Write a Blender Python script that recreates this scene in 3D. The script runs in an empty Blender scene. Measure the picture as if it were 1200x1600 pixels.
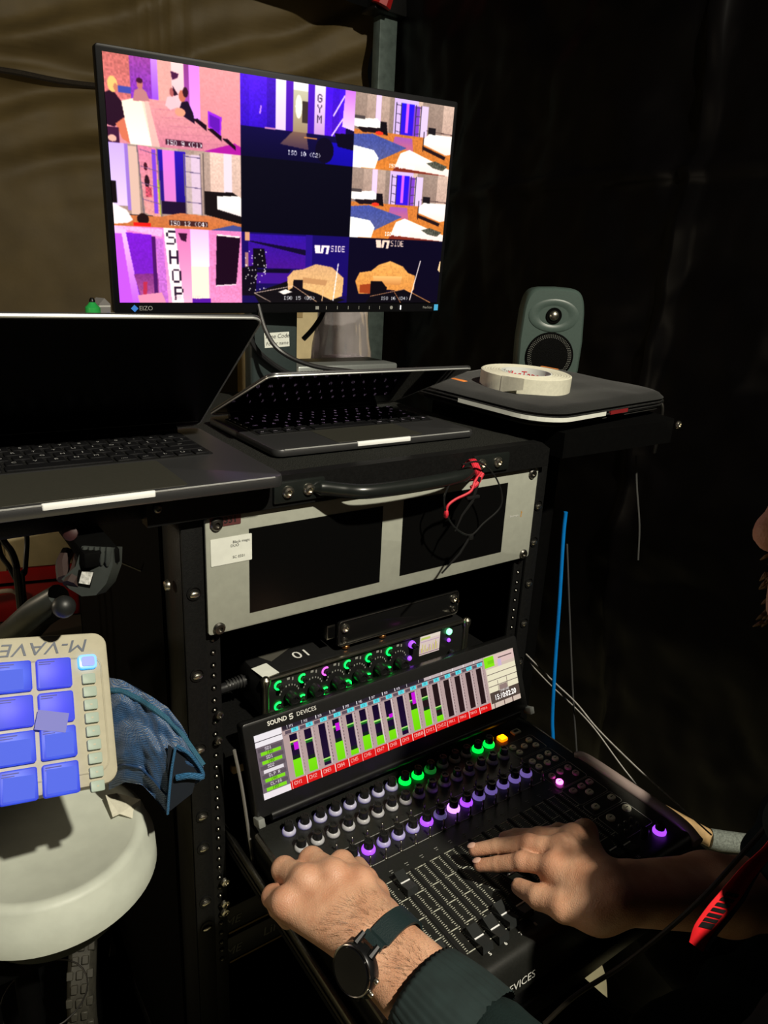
import bpy, bmesh, math, random
import numpy as np
from mathutils import Vector, Matrix

random.seed(7)
rng = np.random.default_rng(7)
scene = bpy.context.scene
COL = scene.collection

# ------------------------------------------------------------------ camera
F_PX = 1132.4
ROTV = np.array([0.324279, -0.612038, -0.051416])
TRV = np.array([-0.190278, 0.131437, 0.778270])


def rodrigues(w):
    th = np.linalg.norm(w)
    k = w / th
    K = np.array([[0, -k[2], k[1]], [k[2], 0, -k[0]], [-k[1], k[0], 0]])
    return np.eye(3) + math.sin(th) * K + (1 - math.cos(th)) * K @ K


CM = rodrigues(ROTV) @ np.array([[1, 0, 0], [0, 0, -1], [0, 1, 0.0]])   # world -> camera (x right, y down, z fwd)
CAM = -CM.T @ TRV + np.array([0, 0, 1.0])

cam_data = bpy.data.cameras.new('camera')
cam = bpy.data.objects.new('camera', cam_data)
COL.objects.link(cam)
Rw = CM.T @ np.diag([1, -1, -1])
cam.matrix_world = Matrix(((*Rw[0], CAM[0]), (*Rw[1], CAM[1]), (*Rw[2], CAM[2]), (0, 0, 0, 1)))
cam_data.sensor_fit = 'VERTICAL'
cam_data.sensor_height = 36.0
cam_data.lens = F_PX / 1600 * 36.0
cam_data.clip_start = 0.01
scene.camera = cam

# ------------------------------------------------------------------ world, lamps, exposure
world = bpy.data.worlds.new('night')
scene.world = world
world.use_nodes = True
world.node_tree.nodes['Background'].inputs[0].default_value = (0.8, 0.9, 1.0, 1)
world.node_tree.nodes['Background'].inputs[1].default_value = 0.0015
scene.view_settings.view_transform = 'Standard'
scene.view_settings.look = 'None'
scene.view_settings.exposure = 0.0
scene.view_settings.gamma = 1.0
scene.view_settings.use_curve_mapping = False

KEY_POS = Vector((0.185, -1.60, 2.80))
kd = bpy.data.lights.new('work_lamp', 'SPOT')
kd.energy = 310
kd.spot_size = math.radians(120)
kd.spot_blend = 0.4
kd.shadow_soft_size = 0.035
kd.color = (1.0, 0.93, 0.76)
key = bpy.data.objects.new('work_lamp', kd)
COL.objects.link(key)
key.location = KEY_POS
key.rotation_euler = (Vector((0.25, 0.3, 0.9)) - KEY_POS).to_track_quat('-Z', 'Y').to_euler()


fd = bpy.data.lights.new('back_lamp', 'POINT')
fd.energy = 9
fd.shadow_soft_size = 0.06
fd.color = (1.0, 0.84, 0.60)
back = bpy.data.objects.new('back_lamp', fd)
COL.objects.link(back)
back.location = (-0.95, 0.80, 1.18)


# ------------------------------------------------------------------ pixel -> world helpers
def at(u, v, **k):
    d = CM.T @ np.array([(u - 600) / F_PX, (v - 800) / F_PX, 1.0])
    a, val = list(k.items())[0]
    if a == 'd':
        return Vector(CAM + d * val)
    i = 'xyz'.index(a)
    return Vector(CAM + d * (val - CAM[i]) / d[i])


def srgb(r, g, b):
    def f(c):
        c = c / 255.0
        return c / 12.92 if c <= 0.04045 else ((c + 0.055) / 1.055) ** 2.4
    return (f(r), f(g), f(b), 1.0)


# ------------------------------------------------------------------ materials
MATS = {}


def mat(name, col, rough=0.5, metal=0.0, emit=None, strength=1.0, noise=0.0, nscale=60, bump=0.0, bscale=200,
        coat=0.0, spec=0.5, trans=0.0, alpha=1.0, weave=None, sampling=True, aniso=None, sss=0.0, sheen=0.0, ior=1.45):
    if name in MATS:
        return MATS[name]
    m = bpy.data.materials.new(name)
    m.use_nodes = True
    nt = m.node_tree
    b = nt.nodes['Principled BSDF']
    c = col if len(col) == 4 else (*col, 1)
    b.inputs['Base Color'].default_value = c
    b.inputs['Roughness'].default_value = rough
    b.inputs['Metallic'].default_value = metal
    b.inputs['IOR'].default_value = ior
    b.inputs['Specular IOR Level'].default_value = spec
    b.inputs['Coat Weight'].default_value = coat
    b.inputs['Transmission Weight'].default_value = trans
    b.inputs['Alpha'].default_value = alpha
    b.inputs['Sheen Weight'].default_value = sheen
    if sss:
        b.inputs['Subsurface Weight'].default_value = sss
        b.inputs['Subsurface Radius'].default_value = (0.004, 0.0015, 0.0008)
        b.inputs['Subsurface Scale'].default_value = 1.0
    tc = nt.nodes.new('ShaderNodeTexCoord')
    if noise > 0:
        n = nt.nodes.new('ShaderNodeTexNoise')
        n.inputs['Scale'].default_value = nscale
        n.inputs['Detail'].default_value = 5
        nt.links.new(tc.outputs['Object'], n.inputs['Vector'])
        r = nt.nodes.new('ShaderNodeMapRange')
        r.inputs['From Min'].default_value = 0.3
        r.inputs['From Max'].default_value = 0.7
        r.inputs['To Min'].default_value = 1 - noise
        r.inputs['To Max'].default_value = 1 + noise
        nt.links.new(n.outputs['Fac'], r.inputs['Value'])
        hs = nt.nodes.new('ShaderNodeHueSaturation')
        hs.inputs['Color'].default_value = c
        nt.links.new(r.outputs['Result'], hs.inputs['Value'])
        nt.links.new(hs.outputs['Color'], b.inputs['Base Color'])
    if bump > 0 or weave:
        bp = nt.nodes.new('ShaderNodeBump')
        bp.inputs['Strength'].default_value = bump
        bp.inputs['Distance'].default_value = 0.002
        if weave:
            w = nt.nodes.new('ShaderNodeTexWave')
            w.inputs['Scale'].default_value = weave
            w.wave_type = 'BANDS'
            w.bands_direction = 'DIAGONAL'
            w2 = nt.nodes.new('ShaderNodeTexWave')
            w2.inputs['Scale'].default_value = weave
            w2.bands_direction = 'Z'
            mx = nt.nodes.new('ShaderNodeMath')
            mx.operation = 'MULTIPLY'
            for q in (w, w2):
                nt.links.new(tc.outputs['Object'], q.inputs['Vector'])
            nt.links.new(w.outputs['Fac'], mx.inputs[0])
            nt.links.new(w2.outputs['Fac'], mx.inputs[1])
            nt.links.new(mx.outputs[0], bp.inputs['Height'])
        else:
            n2 = nt.nodes.new('ShaderNodeTexNoise')
            n2.inputs['Scale'].default_value = bscale
            n2.inputs['Detail'].default_value = 4
            nt.links.new(tc.outputs['Object'], n2.inputs['Vector'])
            nt.links.new(n2.outputs['Fac'], bp.inputs['Height'])
        nt.links.new(bp.outputs['Normal'], b.inputs['Normal'])
    if emit:
        b.inputs['Emission Color'].default_value = emit if len(emit) == 4 else (*emit, 1)
        b.inputs['Emission Strength'].default_value = strength
        if not sampling:
            m.cycles.emission_sampling = 'NONE'
    MATS[name] = m
    return m


def attr_mat(name, strength=1.0, rough=0.2, base=None, sampling='AUTO'):
    """screen: emission colour read from a colour attribute, glossy dark glass over it"""
    m = bpy.data.materials.new(name)
    m.use_nodes = True
    nt = m.node_tree
    b = nt.nodes['Principled BSDF']
    a = nt.nodes.new('ShaderNodeAttribute')
    a.attribute_name = 'Col'
    b.inputs['Base Color'].default_value = (0.0015, 0.0015, 0.002, 1)
    b.inputs['Specular IOR Level'].default_value = 0.2
    b.inputs['Roughness'].default_value = rough
    nt.links.new(a.outputs['Color'], b.inputs['Emission Color'])
    b.inputs['Emission Strength'].default_value = strength
    m.cycles.emission_sampling = sampling
    return m


BLK = mat('black_powder_coat', (0.006, 0.006, 0.006), 0.42, spec=0.25, noise=0.2, nscale=300, bump=0.15, bscale=900)
BLK2 = mat('black_plastic', (0.005, 0.005, 0.0055), 0.35, noise=0.15, nscale=200)
GLOSSBLK = mat('gloss_black', (0.004, 0.004, 0.005), 0.08)
MATBLK = mat('matte_black', (0.0016, 0.0016, 0.0016), 0.8, noise=0.2, nscale=100, spec=0.06)
STEEL = mat('bright_steel', (0.72, 0.68, 0.58), 0.28, 1.0, noise=0.15, nscale=500)
DARKSTEEL = mat('dark_steel', (0.20, 0.19, 0.17), 0.35, 1.0, noise=0.2, nscale=300)
WHITEPRINT = mat('white_print', (0.75, 0.75, 0.72), 0.6)
GREYPRINT = mat('grey_print', (0.30, 0.30, 0.28), 0.6)
DIMPRINT = mat('dim_print', (0.10, 0.10, 0.09), 0.6)
BLACKPRINT = mat('black_print', (0.01, 0.01, 0.01), 0.6)
REDPRINT = mat('red_print', (0.62, 0.02, 0.03), 0.6)
PAPER = mat('white_paper', (0.72, 0.74, 0.68), 0.7, noise=0.05, nscale=80)
ALU = mat('space_grey_aluminium', (0.15, 0.15, 0.155), 0.33, 0.85, noise=0.06, nscale=900)
ALU_LIT_EDGE = mat('aluminium_lit_edge', (0.70, 0.71, 0.70), 0.42, 0.7, noise=0.05, nscale=400)  # paler than the laptop body: lit edges put into the colour
KEYM = mat('key_black', (0.008, 0.008, 0.009), 0.28, noise=0.2, nscale=400)
RUBBER = mat('black_rubber', (0.012, 0.012, 0.012), 0.55, noise=0.2, nscale=200)
CABLE = mat('black_cable', (0.014, 0.014, 0.015), 0.4, noise=0.2, nscale=200)


# ------------------------------------------------------------------ mesh builder
class MB:
    def __init__(s):
        s.v = []
        s.f = []

    def add(s, verts, faces, M=None):
        o = len(s.v)
        if M is not None:
            verts = [M @ Vector(p) for p in verts]
        s.v.extend([tuple(p) for p in verts])
        s.f.extend([tuple(i + o for i in f) for f in faces])
        return s

    def bm(s, b, M=None):
        b.verts.ensure_lookup_table()
        b.verts.index_update()
        s.add([v.co.copy() for v in b.verts], [[v.index for v in f.verts] for f in b.faces], M)
        b.free()
        return s

    def box(s, c, size, bev=0.0, seg=2, M=None):
        b = bmesh.new()
        bmesh.ops.create_cube(b, size=1.0)
        bmesh.ops.scale(b, vec=size, verts=b.verts)
        if bev > 0:
            bmesh.ops.bevel(b, geom=b.edges[:], offset=bev, segments=seg, profile=0.5, affect='EDGES')
        bmesh.ops.translate(b, vec=c, verts=b.verts)
        return s.bm(b, M)

    def slab(s, w, d, h, r, c=(0, 0, 0), n=5, ebev=0.0, M=None, eseg=2):
        """rounded rectangle plate in xy (w,d), height h in z, centred at c; edge bevel ebev"""
        pts = []
        for (sx, sy, a0) in ((1, 1, 0), (-1, 1, 90), (-1, -1, 180), (1, -1, 270)):
            for i in range(n + 1):
                t = math.radians(a0 + 90 * i / n)
                pts.append((sx * (w / 2 - r), sy * (d / 2 - r), math.cos(t), math.sin(t)))
        prof = [(-h / 2, ebev)]
        if ebev > 0:
            prof = []
            for i in range(eseg + 1):
                t = math.pi / 2 * i / eseg
                prof.append((-h / 2 + ebev * (1 - math.sin(t)), ebev * (1 - math.cos(t))))
            prof = prof[::-1]
            prof = [(-h / 2 + ebev * (1 - math.cos(math.pi / 2 * i / eseg)), ebev * (1 - math.sin(math.pi / 2 * i / eseg))) for i in range(eseg + 1)]
            prof += [(-z, q) for z, q in prof[::-1]]
        else:
            prof = [(-h / 2, 0), (h / 2, 0)]
        V = []
        F = []
        m = len(pts)
        for z, q in prof:
            for (x, y, cx, cy) in pts:
                rr = max(r - q, 0.0)
                V.append((c[0] + x + cx * rr - (0 if r > q else 0), c[1] + y + cy * rr, c[2] + z))
        for k in range(len(prof) - 1):
            for i in range(m):
                j = (i + 1) % m
                F.append((k * m + i, k * m + j, (k + 1) * m + j, (k + 1) * m + i))
        F.append(tuple(range(m))[::-1])
        F.append(tuple(range((len(prof) - 1) * m, len(prof) * m)))
        return s.add(V, F, M)

    def tube(s, pts, r, n=10, caps=True, M=None):
        pts = [Vector(p) for p in pts]
        if not hasattr(r, '__len__'):
            r = [r] * len(pts)
        V = []
        F = []
        t0 = (pts[1] - pts[0]).normalized()
        up = Vector((0, 0, 1)) if abs(t0.z) < 0.9 else Vector((1, 0, 0))
        nrm = (up - t0 * up.dot(t0)).normalized()
        for i, p in enumerate(pts):
            a = pts[max(i - 1, 0)]
            b = pts[min(i + 1, len(pts) - 1)]
            t = (b - a).normalized()
            nrm = (nrm - t * nrm.dot(t)).normalized()
            bi = t.cross(nrm)
            for k in range(n):
                an = 2 * math.pi * k / n
                V.append(p + (nrm * math.cos(an) + bi * math.sin(an)) * r[i])
        for i in range(len(pts) - 1):
            for k in range(n):
                j = (k + 1) % n
                F.append((i * n + k, i * n + j, (i + 1) * n + j, (i + 1) * n + k))
        if caps:
            F.append(tuple(range(n))[::-1])
            F.append(tuple(range((len(pts) - 1) * n, len(pts) * n)))
        return s.add(V, F, M)

    def cyl(s, p0, p1, r0, r1=None, n=20, M=None):
        return s.tube([p0, p1], [r0, r0 if r1 is None else r1], n, True, M)

    def lathe(s, prof, n=24, M=None, cap0=True, cap1=True):
        V = []
        F = []
        for (r, z) in prof:
            for k in range(n):
                a = 2 * math.pi * k / n
                V.append((r * math.cos(a), r * math.sin(a), z))
        for i in range(len(prof) - 1):
            for k in range(n):
                j = (k + 1) % n
                F.append((i * n + k, i * n + j, (i + 1) * n + j, (i + 1) * n + k))
        if cap0:
            F.append(tuple(range(n))[::-1])
        if cap1:
            F.append(tuple(range((len(prof) - 1) * n, len(prof) * n)))
        return s.add(V, F, M)

    def sphere(s, c, r, n=16, sc=(1, 1, 1), M=None):
        prof = []
        V = []
        F = []
        h = n // 2
        for i in range(h + 1):
            t = math.pi * i / h
            for k in range(n):
                a = 2 * math.pi * k / n
                V.append((c[0] + r * sc[0] * math.sin(t) * math.cos(a), c[1] + r * sc[1] * math.sin(t) * math.sin(a), c[2] - r * sc[2] * math.cos(t)))
        for i in range(h):
            for k in range(n):
                j = (k + 1) % n
                F.append((i * n + k, i * n + j, (i + 1) * n + j, (i + 1) * n + k))
        return s.add(V, F, M)

    def prism(s, outline, z0, z1, M=None):
        n = len(outline)
        V = [(x, y, z0) for x, y in outline] + [(x, y, z1) for x, y in outline]
        F = [tuple(range(n))[::-1], tuple(range(n, 2 * n))]
        for i in range(n):
            j = (i + 1) % n
            F.append((i, j, n + j, n + i))
        return s.add(V, F, M)

    def quad(s, a, b, c, d):
        return s.add([a, b, c, d], [(0, 1, 2, 3)])

    def build(s, name, material, parent=None, smooth=True, angle=40, mw=None):
        me = bpy.data.meshes.new(name)
        me.from_pydata(s.v, [], s.f)
        return link_mesh(name, me, material, parent, smooth, angle, mw)


def link_mesh(name, me, material, parent=None, smooth=True, angle=40, mw=None):
    me.materials.append(material)
    me.validate()
    if smooth:
        me.polygons.foreach_set('use_smooth', [True] * len(me.polygons))
        try:
            me.set_sharp_from_angle(angle=math.radians(angle))
        except Exception:
            pass
    o = bpy.data.objects.new(name, me)
    COL.objects.link(o)
    if parent:
        o.parent = parent
    if mw is not None:
        o.matrix_basis = mw
    return o


def inst(o, parent, mb=None, material=None):
    c = o.copy()
    COL.objects.link(c)
    c.parent = parent
    if mb is not None:
        c.matrix_basis = mb
    return c


def tag(o, label, cat, group=None, kind=None):
    o['label'] = label
    o['category'] = cat
    if group:
        o['group'] = group
    if kind:
        o['kind'] = kind
    return o


def struct(o, label=None, cat=None):
    o['kind'] = 'structure'
    if label:
        o['label'] = label
    if cat:
        o['category'] = cat
    return o


def thing(name, label, cat, M=None, group=None):
    e = bpy.data.objects.new(name, None)
    COL.objects.link(e)
    e.empty_display_size = 0.02
    e.matrix_basis = M if M is not None else Matrix.Identity(4)
    return tag(e, label, cat, group)


def frame(o, x, y=None, z=None):
    """matrix from origin and two axes (x,y) or (x,z) (orthonormalised)"""
    x = Vector(x).normalized()
    if y is not None:
        y = Vector(y)
        y = (y - x * y.dot(x)).normalized()
        z = x.cross(y)
    else:
        z = Vector(z)
        z = (z - x * z.dot(x)).normalized()
        y = z.cross(x)
    o = Vector(o)
    return Matrix(((x.x, y.x, z.x, o.x), (x.y, y.y, z.y, o.y), (x.z, y.z, z.z, o.z), (0, 0, 0, 1)))


def T(x, y, z):
    return Matrix.Translation((x, y, z))


def RX(a): return Matrix.Rotation(math.radians(a), 4, 'X')
def RY(a): return Matrix.Rotation(math.radians(a), 4, 'Y')
def RZ(a): return Matrix.Rotation(math.radians(a), 4, 'Z')


def text(name, s, size, material, parent, M, align='CENTER', depth=0.0, shear=0.0, spacing=1.0, sx=1.0, bold=0.0):
    """flat lettering in the xy plane of M"""
    cu = bpy.data.curves.new('tmp_text', 'FONT')
    cu.body = s
    cu.size = size
    cu.align_x = align
    cu.align_y = 'CENTER'
    cu.shear = shear
    cu.space_character = spacing
    cu.extrude = depth
    cu.offset = bold
    cu.resolution_u = 3
    ob = bpy.data.objects.new('tmp_text', cu)
    COL.objects.link(ob)
    dg = bpy.context.evaluated_depsgraph_get()
    me = bpy.data.meshes.new_from_object(ob.evaluated_get(dg))
    bpy.data.objects.remove(ob)
    bpy.data.curves.remove(cu)
    if sx != 1.0:
        me.transform(Matrix.Diagonal((sx, 1, 1, 1)))
    me.materials.clear()
    o = link_mesh(name, me, material, parent, False, mw=M)
    return o


def spline(pts, n=8):
    """Catmull-Rom through points"""
    P = [Vector(p) for p in pts]
    P = [P[0] * 2 - P[1]] + P + [P[-1] * 2 - P[-2]]
    out = []
    for i in range(1, len(P) - 2):
        for k in range(n):
            t = k / n
            a, b, c, d = P[i - 1], P[i], P[i + 1], P[i + 2]
            out.append(0.5 * ((2 * b) + (c - a) * t + (2 * a - 5 * b + 4 * c - d) * t * t + (3 * b - a - 3 * c + d) * t ** 3))
    out.append(P[-2])
    return out


def hide_grid(name, fn, nu, nv, material, parent=None):
    """grid surface from fn(u,v)->Vector, u,v in 0..1"""
    mb = MB()
    for j in range(nv + 1):
        for i in range(nu + 1):
            mb.v.append(tuple(fn(i / nu, j / nv)))
    for j in range(nv):
        for i in range(nu):
            a = j * (nu + 1) + i
            mb.f.append((a, a + 1, a + nu + 2, a + nu + 1))
    return mb.build(name, material, parent, True, 180)


# ------------------------------------------------------------------ raster painter for lit screens (colour attribute on a grid)
FONT5 = {
    '0': '01110100011001110101110011000101110', '1': '00100011000010000100001000010001110', '2': '01110100010000100110010001000011111',
    '3': '11110000010000101110000010000111110', '4': '00010001100101010010111110001000010', '5': '11111100001111000001000011000101110',
    '6': '01110100001000011110100011000101110', '7': '11111000010001000100010000100001000', '8': '01110100011000101110100011000101110',
    '9': '01110100011000101111000010000101110', ':': '00000001000010000000001000010000000', '(': '00010001000100001000010000010000010',
    ')': '01000001000001000010000100010001000', 'I': '01110001000010000100001000010001110', 'S': '01111100001000001110000010000111110',
    'O': '01110100011000110001100011000101110', 'C': '01110100011000010000100001000101110', 'D': '11110100011000110001100011000111110',
    'G': '01110100011000010111100011000101110', 'Y': '10001100010101000100001000010000100', 'M': '10001110111010110101100011000110001',
    'H': '10001100011000111111100011000110001', 'P': '11110100011000111110100001000010000', 'N': '10001110011010110011100011000110001',
    'E': '11111100001000011110100001000011111', 'h': '10000100001011011001100011000110001', '.': '00000000000000000000000000110001100', ' ': '0' * 35,
    'X': '10001100010101000100010101000110001', 'L': '10000100001000010000100001000011111', 'R': '11110100011000111110101001001010001',
    'A': '01110100011000111111100011000110001', 'T': '11111001000010000100001000010000100', '-': '00000000000000011111000000000000000',
    'B': '11110100011000111110100011000111110', 'U': '10001100011000110001100011000101110', 'V': '10001100011000110001010100101000100',
    'F': '11111100001000011110100001000010000', '/': '00001000010001000100010001000010000', 'K': '10001100101010011000101001001010001',
}


def lin(c):
    c = np.asarray(c, float) / 255.0
    return np.where(c <= 0.04045, c / 12.92, ((c + 0.055) / 1.055) ** 2.4)


class Canvas:
    def __init__(s, w, h, bg=(0, 0, 0)):
        s.w, s.h = w, h
        s.a = np.zeros((h, w, 3))
        s.a[:] = bg
        s.win = (0, 0, w, h)
        yy, xx = np.mgrid[0:h, 0:w]
        s.X = xx + 0.5
        s.Y = yy + 0.5

    def window(s, x0, y0, x1, y1):
        s.win = (x0, y0, x1, y1)

    def _p(s, x, y):
        x0, y0, x1, y1 = s.win
        return x0 + x * (x1 - x0), y0 + y * (y1 - y0)

    def _clip(s):
        x0, y0, x1, y1 = s.win
        return (s.X >= x0) & (s.X < x1) & (s.Y >= y0) & (s.Y < y1)

    def poly(s, pts, c, c2=None, a=1.0, tex=0.0, seed=1, planks=0):
        P = [s._p(*p) for p in pts]
        xs = [p[0] for p in P]
        ys = [p[1] for p in P]
        i0, i1 = max(int(min(xs)) - 1, 0), min(int(max(xs)) + 2, s.w)
        j0, j1 = max(int(min(ys)) - 1, 0), min(int(max(ys)) + 2, s.h)
        if i1 <= i0 or j1 <= j0:
            return
        X = s.X[j0:j1, i0:i1]
        Y = s.Y[j0:j1, i0:i1]
        ins = np.zeros(X.shape, bool)
        n = len(P)
        for k in range(n):
            xa, ya = P[k]
            xb, yb = P[(k + 1) % n]
            if ya == yb:
                continue
            cond = ((ya > Y) != (yb > Y)) & (X < (xb - xa) * (Y - ya) / (yb - ya) + xa)
            ins ^= cond
        ins &= s._clip()[j0:j1, i0:i1]
        col = np.zeros(X.shape + (3,))
        col[:] = c
        if c2 is not None:
            t = ((Y - min(ys)) / max(max(ys) - min(ys), 1e-6))[..., None].clip(0, 1)
            col = col * (1 - t) + np.asarray(c2, float) * t
        if tex > 0:
            r = np.random.default_rng(seed)
            g = r.random((X.shape[0] // 3 + 2, X.shape[1] // 3 + 2))
            g = np.kron(g, np.ones((3, 3)))[:X.shape[0], :X.shape[1]]
            col *= (1 + 0.6 * tex * (g - 0.5) * 2)[..., None]
        if planks:
            r = np.random.default_rng(seed + 5)
            q = 1 + (r.random(planks + 1) - 0.5) * 0.35
            idx = (((X - min(xs)) / max(max(xs) - min(xs), 1)) * planks).astype(int).clip(0, planks)
            col *= q[idx][..., None]
        sub = s.a[j0:j1, i0:i1]
        sub[ins] = sub[ins] * (1 - a) + col[ins].clip(0, 255) * a

    def rect(s, x0, y0, x1, y1, c, c2=None, **k):
        s.poly([(x0, y0), (x1, y0), (x1, y1), (x0, y1)], c, c2, **k)

    def ell(s, cx, cy, rx, ry, c, c2=None, **k):
        s.poly([(cx + rx * math.cos(t * math.pi / 10), cy + ry * math.sin(t * math.pi / 10)) for t in range(20)], c, c2, **k)

    def line(s, x0, y0, x1, y1, w, c, **k):
        a = s._p(x0, y0)
        b = s._p(x1, y1)
        dx, dy = b[0] - a[0], b[1] - a[1]
        L = math.hypot(dx, dy) or 1
        nx, ny = -dy / L * w / 2, dx / L * w / 2
        x0_, y0_, x1_, y1_ = s.win
        W, H = x1_ - x0_, y1_ - y0_
        q = [((p[0] + sx * nx - x0_) / W, (p[1] + sx * ny - y0_) / H) for p, sx in ((a, 1), (b, 1), (b, -1), (a, -1))]
        s.poly(q, c, **k)

    def txt(s, st, x, y, px, c, bg=None, vertical=False, sx=1.0):
        """5x7 lettering, top-left at window coords, px = cell size in canvas pixels"""
        ox, oy = s._p(x, y)
        if bg is not None:
            x0_, y0_, x1_, y1_ = s.win
            wpx = len(st) * 6 * px * sx
            s.a[max(int(oy - px), 0):int(oy + 8 * px), max(int(ox - px), 0):int(ox + wpx)] = bg
        for ch in st:
            g = FONT5.get(ch, FONT5[' '])
            for r in range(7):
                for q in range(5):
                    if g[r * 5 + q] == '1':
                        xa, xb = int(round(ox + q * px * sx)), int(round(ox + (q + 1) * px * sx))
                        ya, yb = int(round(oy + r * px)), int(round(oy + (r + 1) * px))
                        s.a[max(ya, 0):max(yb, ya + 1), max(xa, 0):max(xb, xa + 1)] = c
            if vertical:
                oy += 9 * px
            else:
                ox += 6 * px * sx

    def blur(s):
        a = np.pad(s.a, ((1, 1), (1, 1), (0, 0)), 'edge')
        a = (a[:-2] + 2 * a[1:-1] + a[2:]) / 4
        s.a = (a[:, :-2] + 2 * a[:, 1:-1] + a[:, 2:]) / 4

    def mesh(s, name, W, H, material, parent, M, faces=True):
        """screen grid in the local xz plane (x right, z up, normal -y), colour per face corner"""
        w, h = s.w, s.h
        gx = np.linspace(-W / 2, W / 2, w + 1)
        gz = np.linspace(H / 2, -H / 2, h + 1)
        V = np.zeros(((w + 1) * (h + 1), 3))
        V[:, 0] = np.tile(gx, h + 1)
        V[:, 2] = np.repeat(gz, w + 1)
        i, j = np.meshgrid(np.arange(w), np.arange(h))
        a = (j * (w + 1) + i).ravel()
        Fq = np.stack([a + w + 1, a + w + 2, a + 1, a], 1)
        me = bpy.data.meshes.new(name)
        me.vertices.add(len(V))
        me.vertices.foreach_set('co', V.ravel())
        me.loops.add(len(Fq) * 4)
        me.loops.foreach_set('vertex_index', Fq.ravel().astype(np.int32))
        me.polygons.add(len(Fq))
        me.polygons.foreach_set('loop_start', np.arange(0, len(Fq) * 4, 4, dtype=np.int32))
        me.update(calc_edges=True)
        at_ = me.color_attributes.new('Col', 'FLOAT_COLOR', 'CORNER')
        c = np.ones((len(Fq), 4, 4), np.float32)
        c[:, :, :3] = lin(s.a).reshape(-1, 1, 3)
        at_.data.foreach_set('color', c.ravel())
        me.materials.append(material)
        o = bpy.data.objects.new(name, me)
        COL.objects.link(o)
        o.parent = parent
        o.matrix_basis = M
        return o


_tg = {}


def text_geo(s, size):
    k = (s, size)
    if k not in _tg:
        cu = bpy.data.curves.new('tmp_text', 'FONT')
        cu.body = s
        cu.size = size
        cu.align_x = 'CENTER'
        cu.align_y = 'CENTER'
        cu.resolution_u = 2
        ob = bpy.data.objects.new('tmp_text', cu)
        COL.objects.link(ob)
        me = bpy.data.meshes.new_from_object(ob.evaluated_get(bpy.context.evaluated_depsgraph_get()))
        _tg[k] = ([v.co.copy() for v in me.vertices], [list(p.vertices) for p in me.polygons])
        bpy.data.objects.remove(ob)
        bpy.data.curves.remove(cu)
        bpy.data.meshes.remove(me)
    return _tg[k]


from mathutils import noise as mnoise


def nz(x, y, z=0.0, o=1):
    return mnoise.fractal(Vector((x, y, z)), 1.0, 2.0, o)


# ================================================================== SETTING
CONC = mat('concrete_floor', (0.34, 0.31, 0.19), 0.85, noise=0.35, nscale=9, bump=0.4, bscale=60)
TARP = mat('brown_tarpaulin', (0.088, 0.060, 0.020), 0.66, noise=0.18, nscale=7, bump=0.12, bscale=120)
BLACKTARP = mat('black_tarpaulin', (0.0016, 0.0013, 0.0014), 0.38, noise=0.3, nscale=10, spec=0.16)
mb = MB()
mb.box((0.2, 0.6, -0.02), (7.0, 7.0, 0.04))
struct(mb.build('floor', CONC, smooth=False), 'bare pale concrete floor in deep shadow', 'floor')

POLE = Vector((1.45, 1.92, 0))
WL = Vector((-0.951, 0.309, 0))       # along the brown tarpaulin wall, away from the corner pole
WLN = Vector((-0.309, -0.951, 0))     # its normal, into the tent
WR = Vector((-0.122, -0.9925, 0))     # along the black wall towards the camera
WRN = Vector((-0.9925, 0.122, 0))


def on_plane(u, v, P, n):
    d = Vector(CM.T @ np.array([(u - 600) / F_PX, (v - 800) / F_PX, 1.0]))
    c = Vector(CAM)
    return c + d * ((Vector(P) - c).dot(n) / d.dot(n))


SEAM_Z = on_plane(75, 121, POLE, WLN).z
TOP_Z = on_plane(555, 78, POLE, WLN).z


def tarp_left(u, v):
    s = u * 4.6
    z = v * 2.90
    d = 0.035 * nz(s * 0.8, z * 0.7, 1.3, 3)
    q = (z - SEAM_Z)
    d += 0.030 * math.exp(-(q / 0.018) ** 2) - 0.02 * math.exp(-((q - 0.05) / 0.03) ** 2)
    # gathered pinch where the tarp is tied
    for s0 in (1.92, 2.9, 0.75):
        ds = s - s0
        m = math.exp(-(ds / 0.10) ** 2)
        d += 0.03 * m * math.exp(-abs(q) / 0.22) * math.cos(ds * 90)
    # sagging diagonal folds near the corner, under the roof
    m = max(0, min(1, (1.62 - s) / 0.4)) * max(0, min(1, (z - (TOP_Z - 0.62)) / 0.25))
    ph = (z - TOP_Z) * 23 + s * 8.5 + 1.6 * nz(s * 1.7, z * 1.7, 8, 2)
    d += m * (0.032 * math.sin(ph) + 0.010 * math.sin(ph * 2.3 + 1) + 0.018 * nz(s * 4, z * 4, 2, 2))
    d += 0.006 * nz(s * 6, z * 6, 5, 2)
    p = POLE + WL * s + WLN * d
    return Vector((p.x, p.y, z))


struct(hide_grid('wall_left', tarp_left, 260, 190, TARP), 'brown tarpaulin wall with a roped seam and sagging folds', 'wall')


def tarp_right(u, v):
    s = u * 4.9
    z = v * 2.95
    a = nz(s * 1.1, z * 0.9, 7, 3)
    d = 0.06 * a + 0.03 * abs(nz(s * 2.6, z * 2.2, 3, 2)) + 0.012 * abs(nz(s * 7, z * 7, 9, 2))
    d += 0.02 * math.exp(-((z - 1.62 - 0.01 * s) / 0.014) ** 2)
    for s0 in (1.55, 2.6):
        d += 0.022 * math.exp(-((s - s0 - 0.05 * nz(z * 2, s0, 0, 1)) / 0.014) ** 2)
    p = POLE + WR * (s - 0.02) + WRN * d + Vector((0.06, 0, 0))
    return Vector((p.x, p.y, z))


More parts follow.
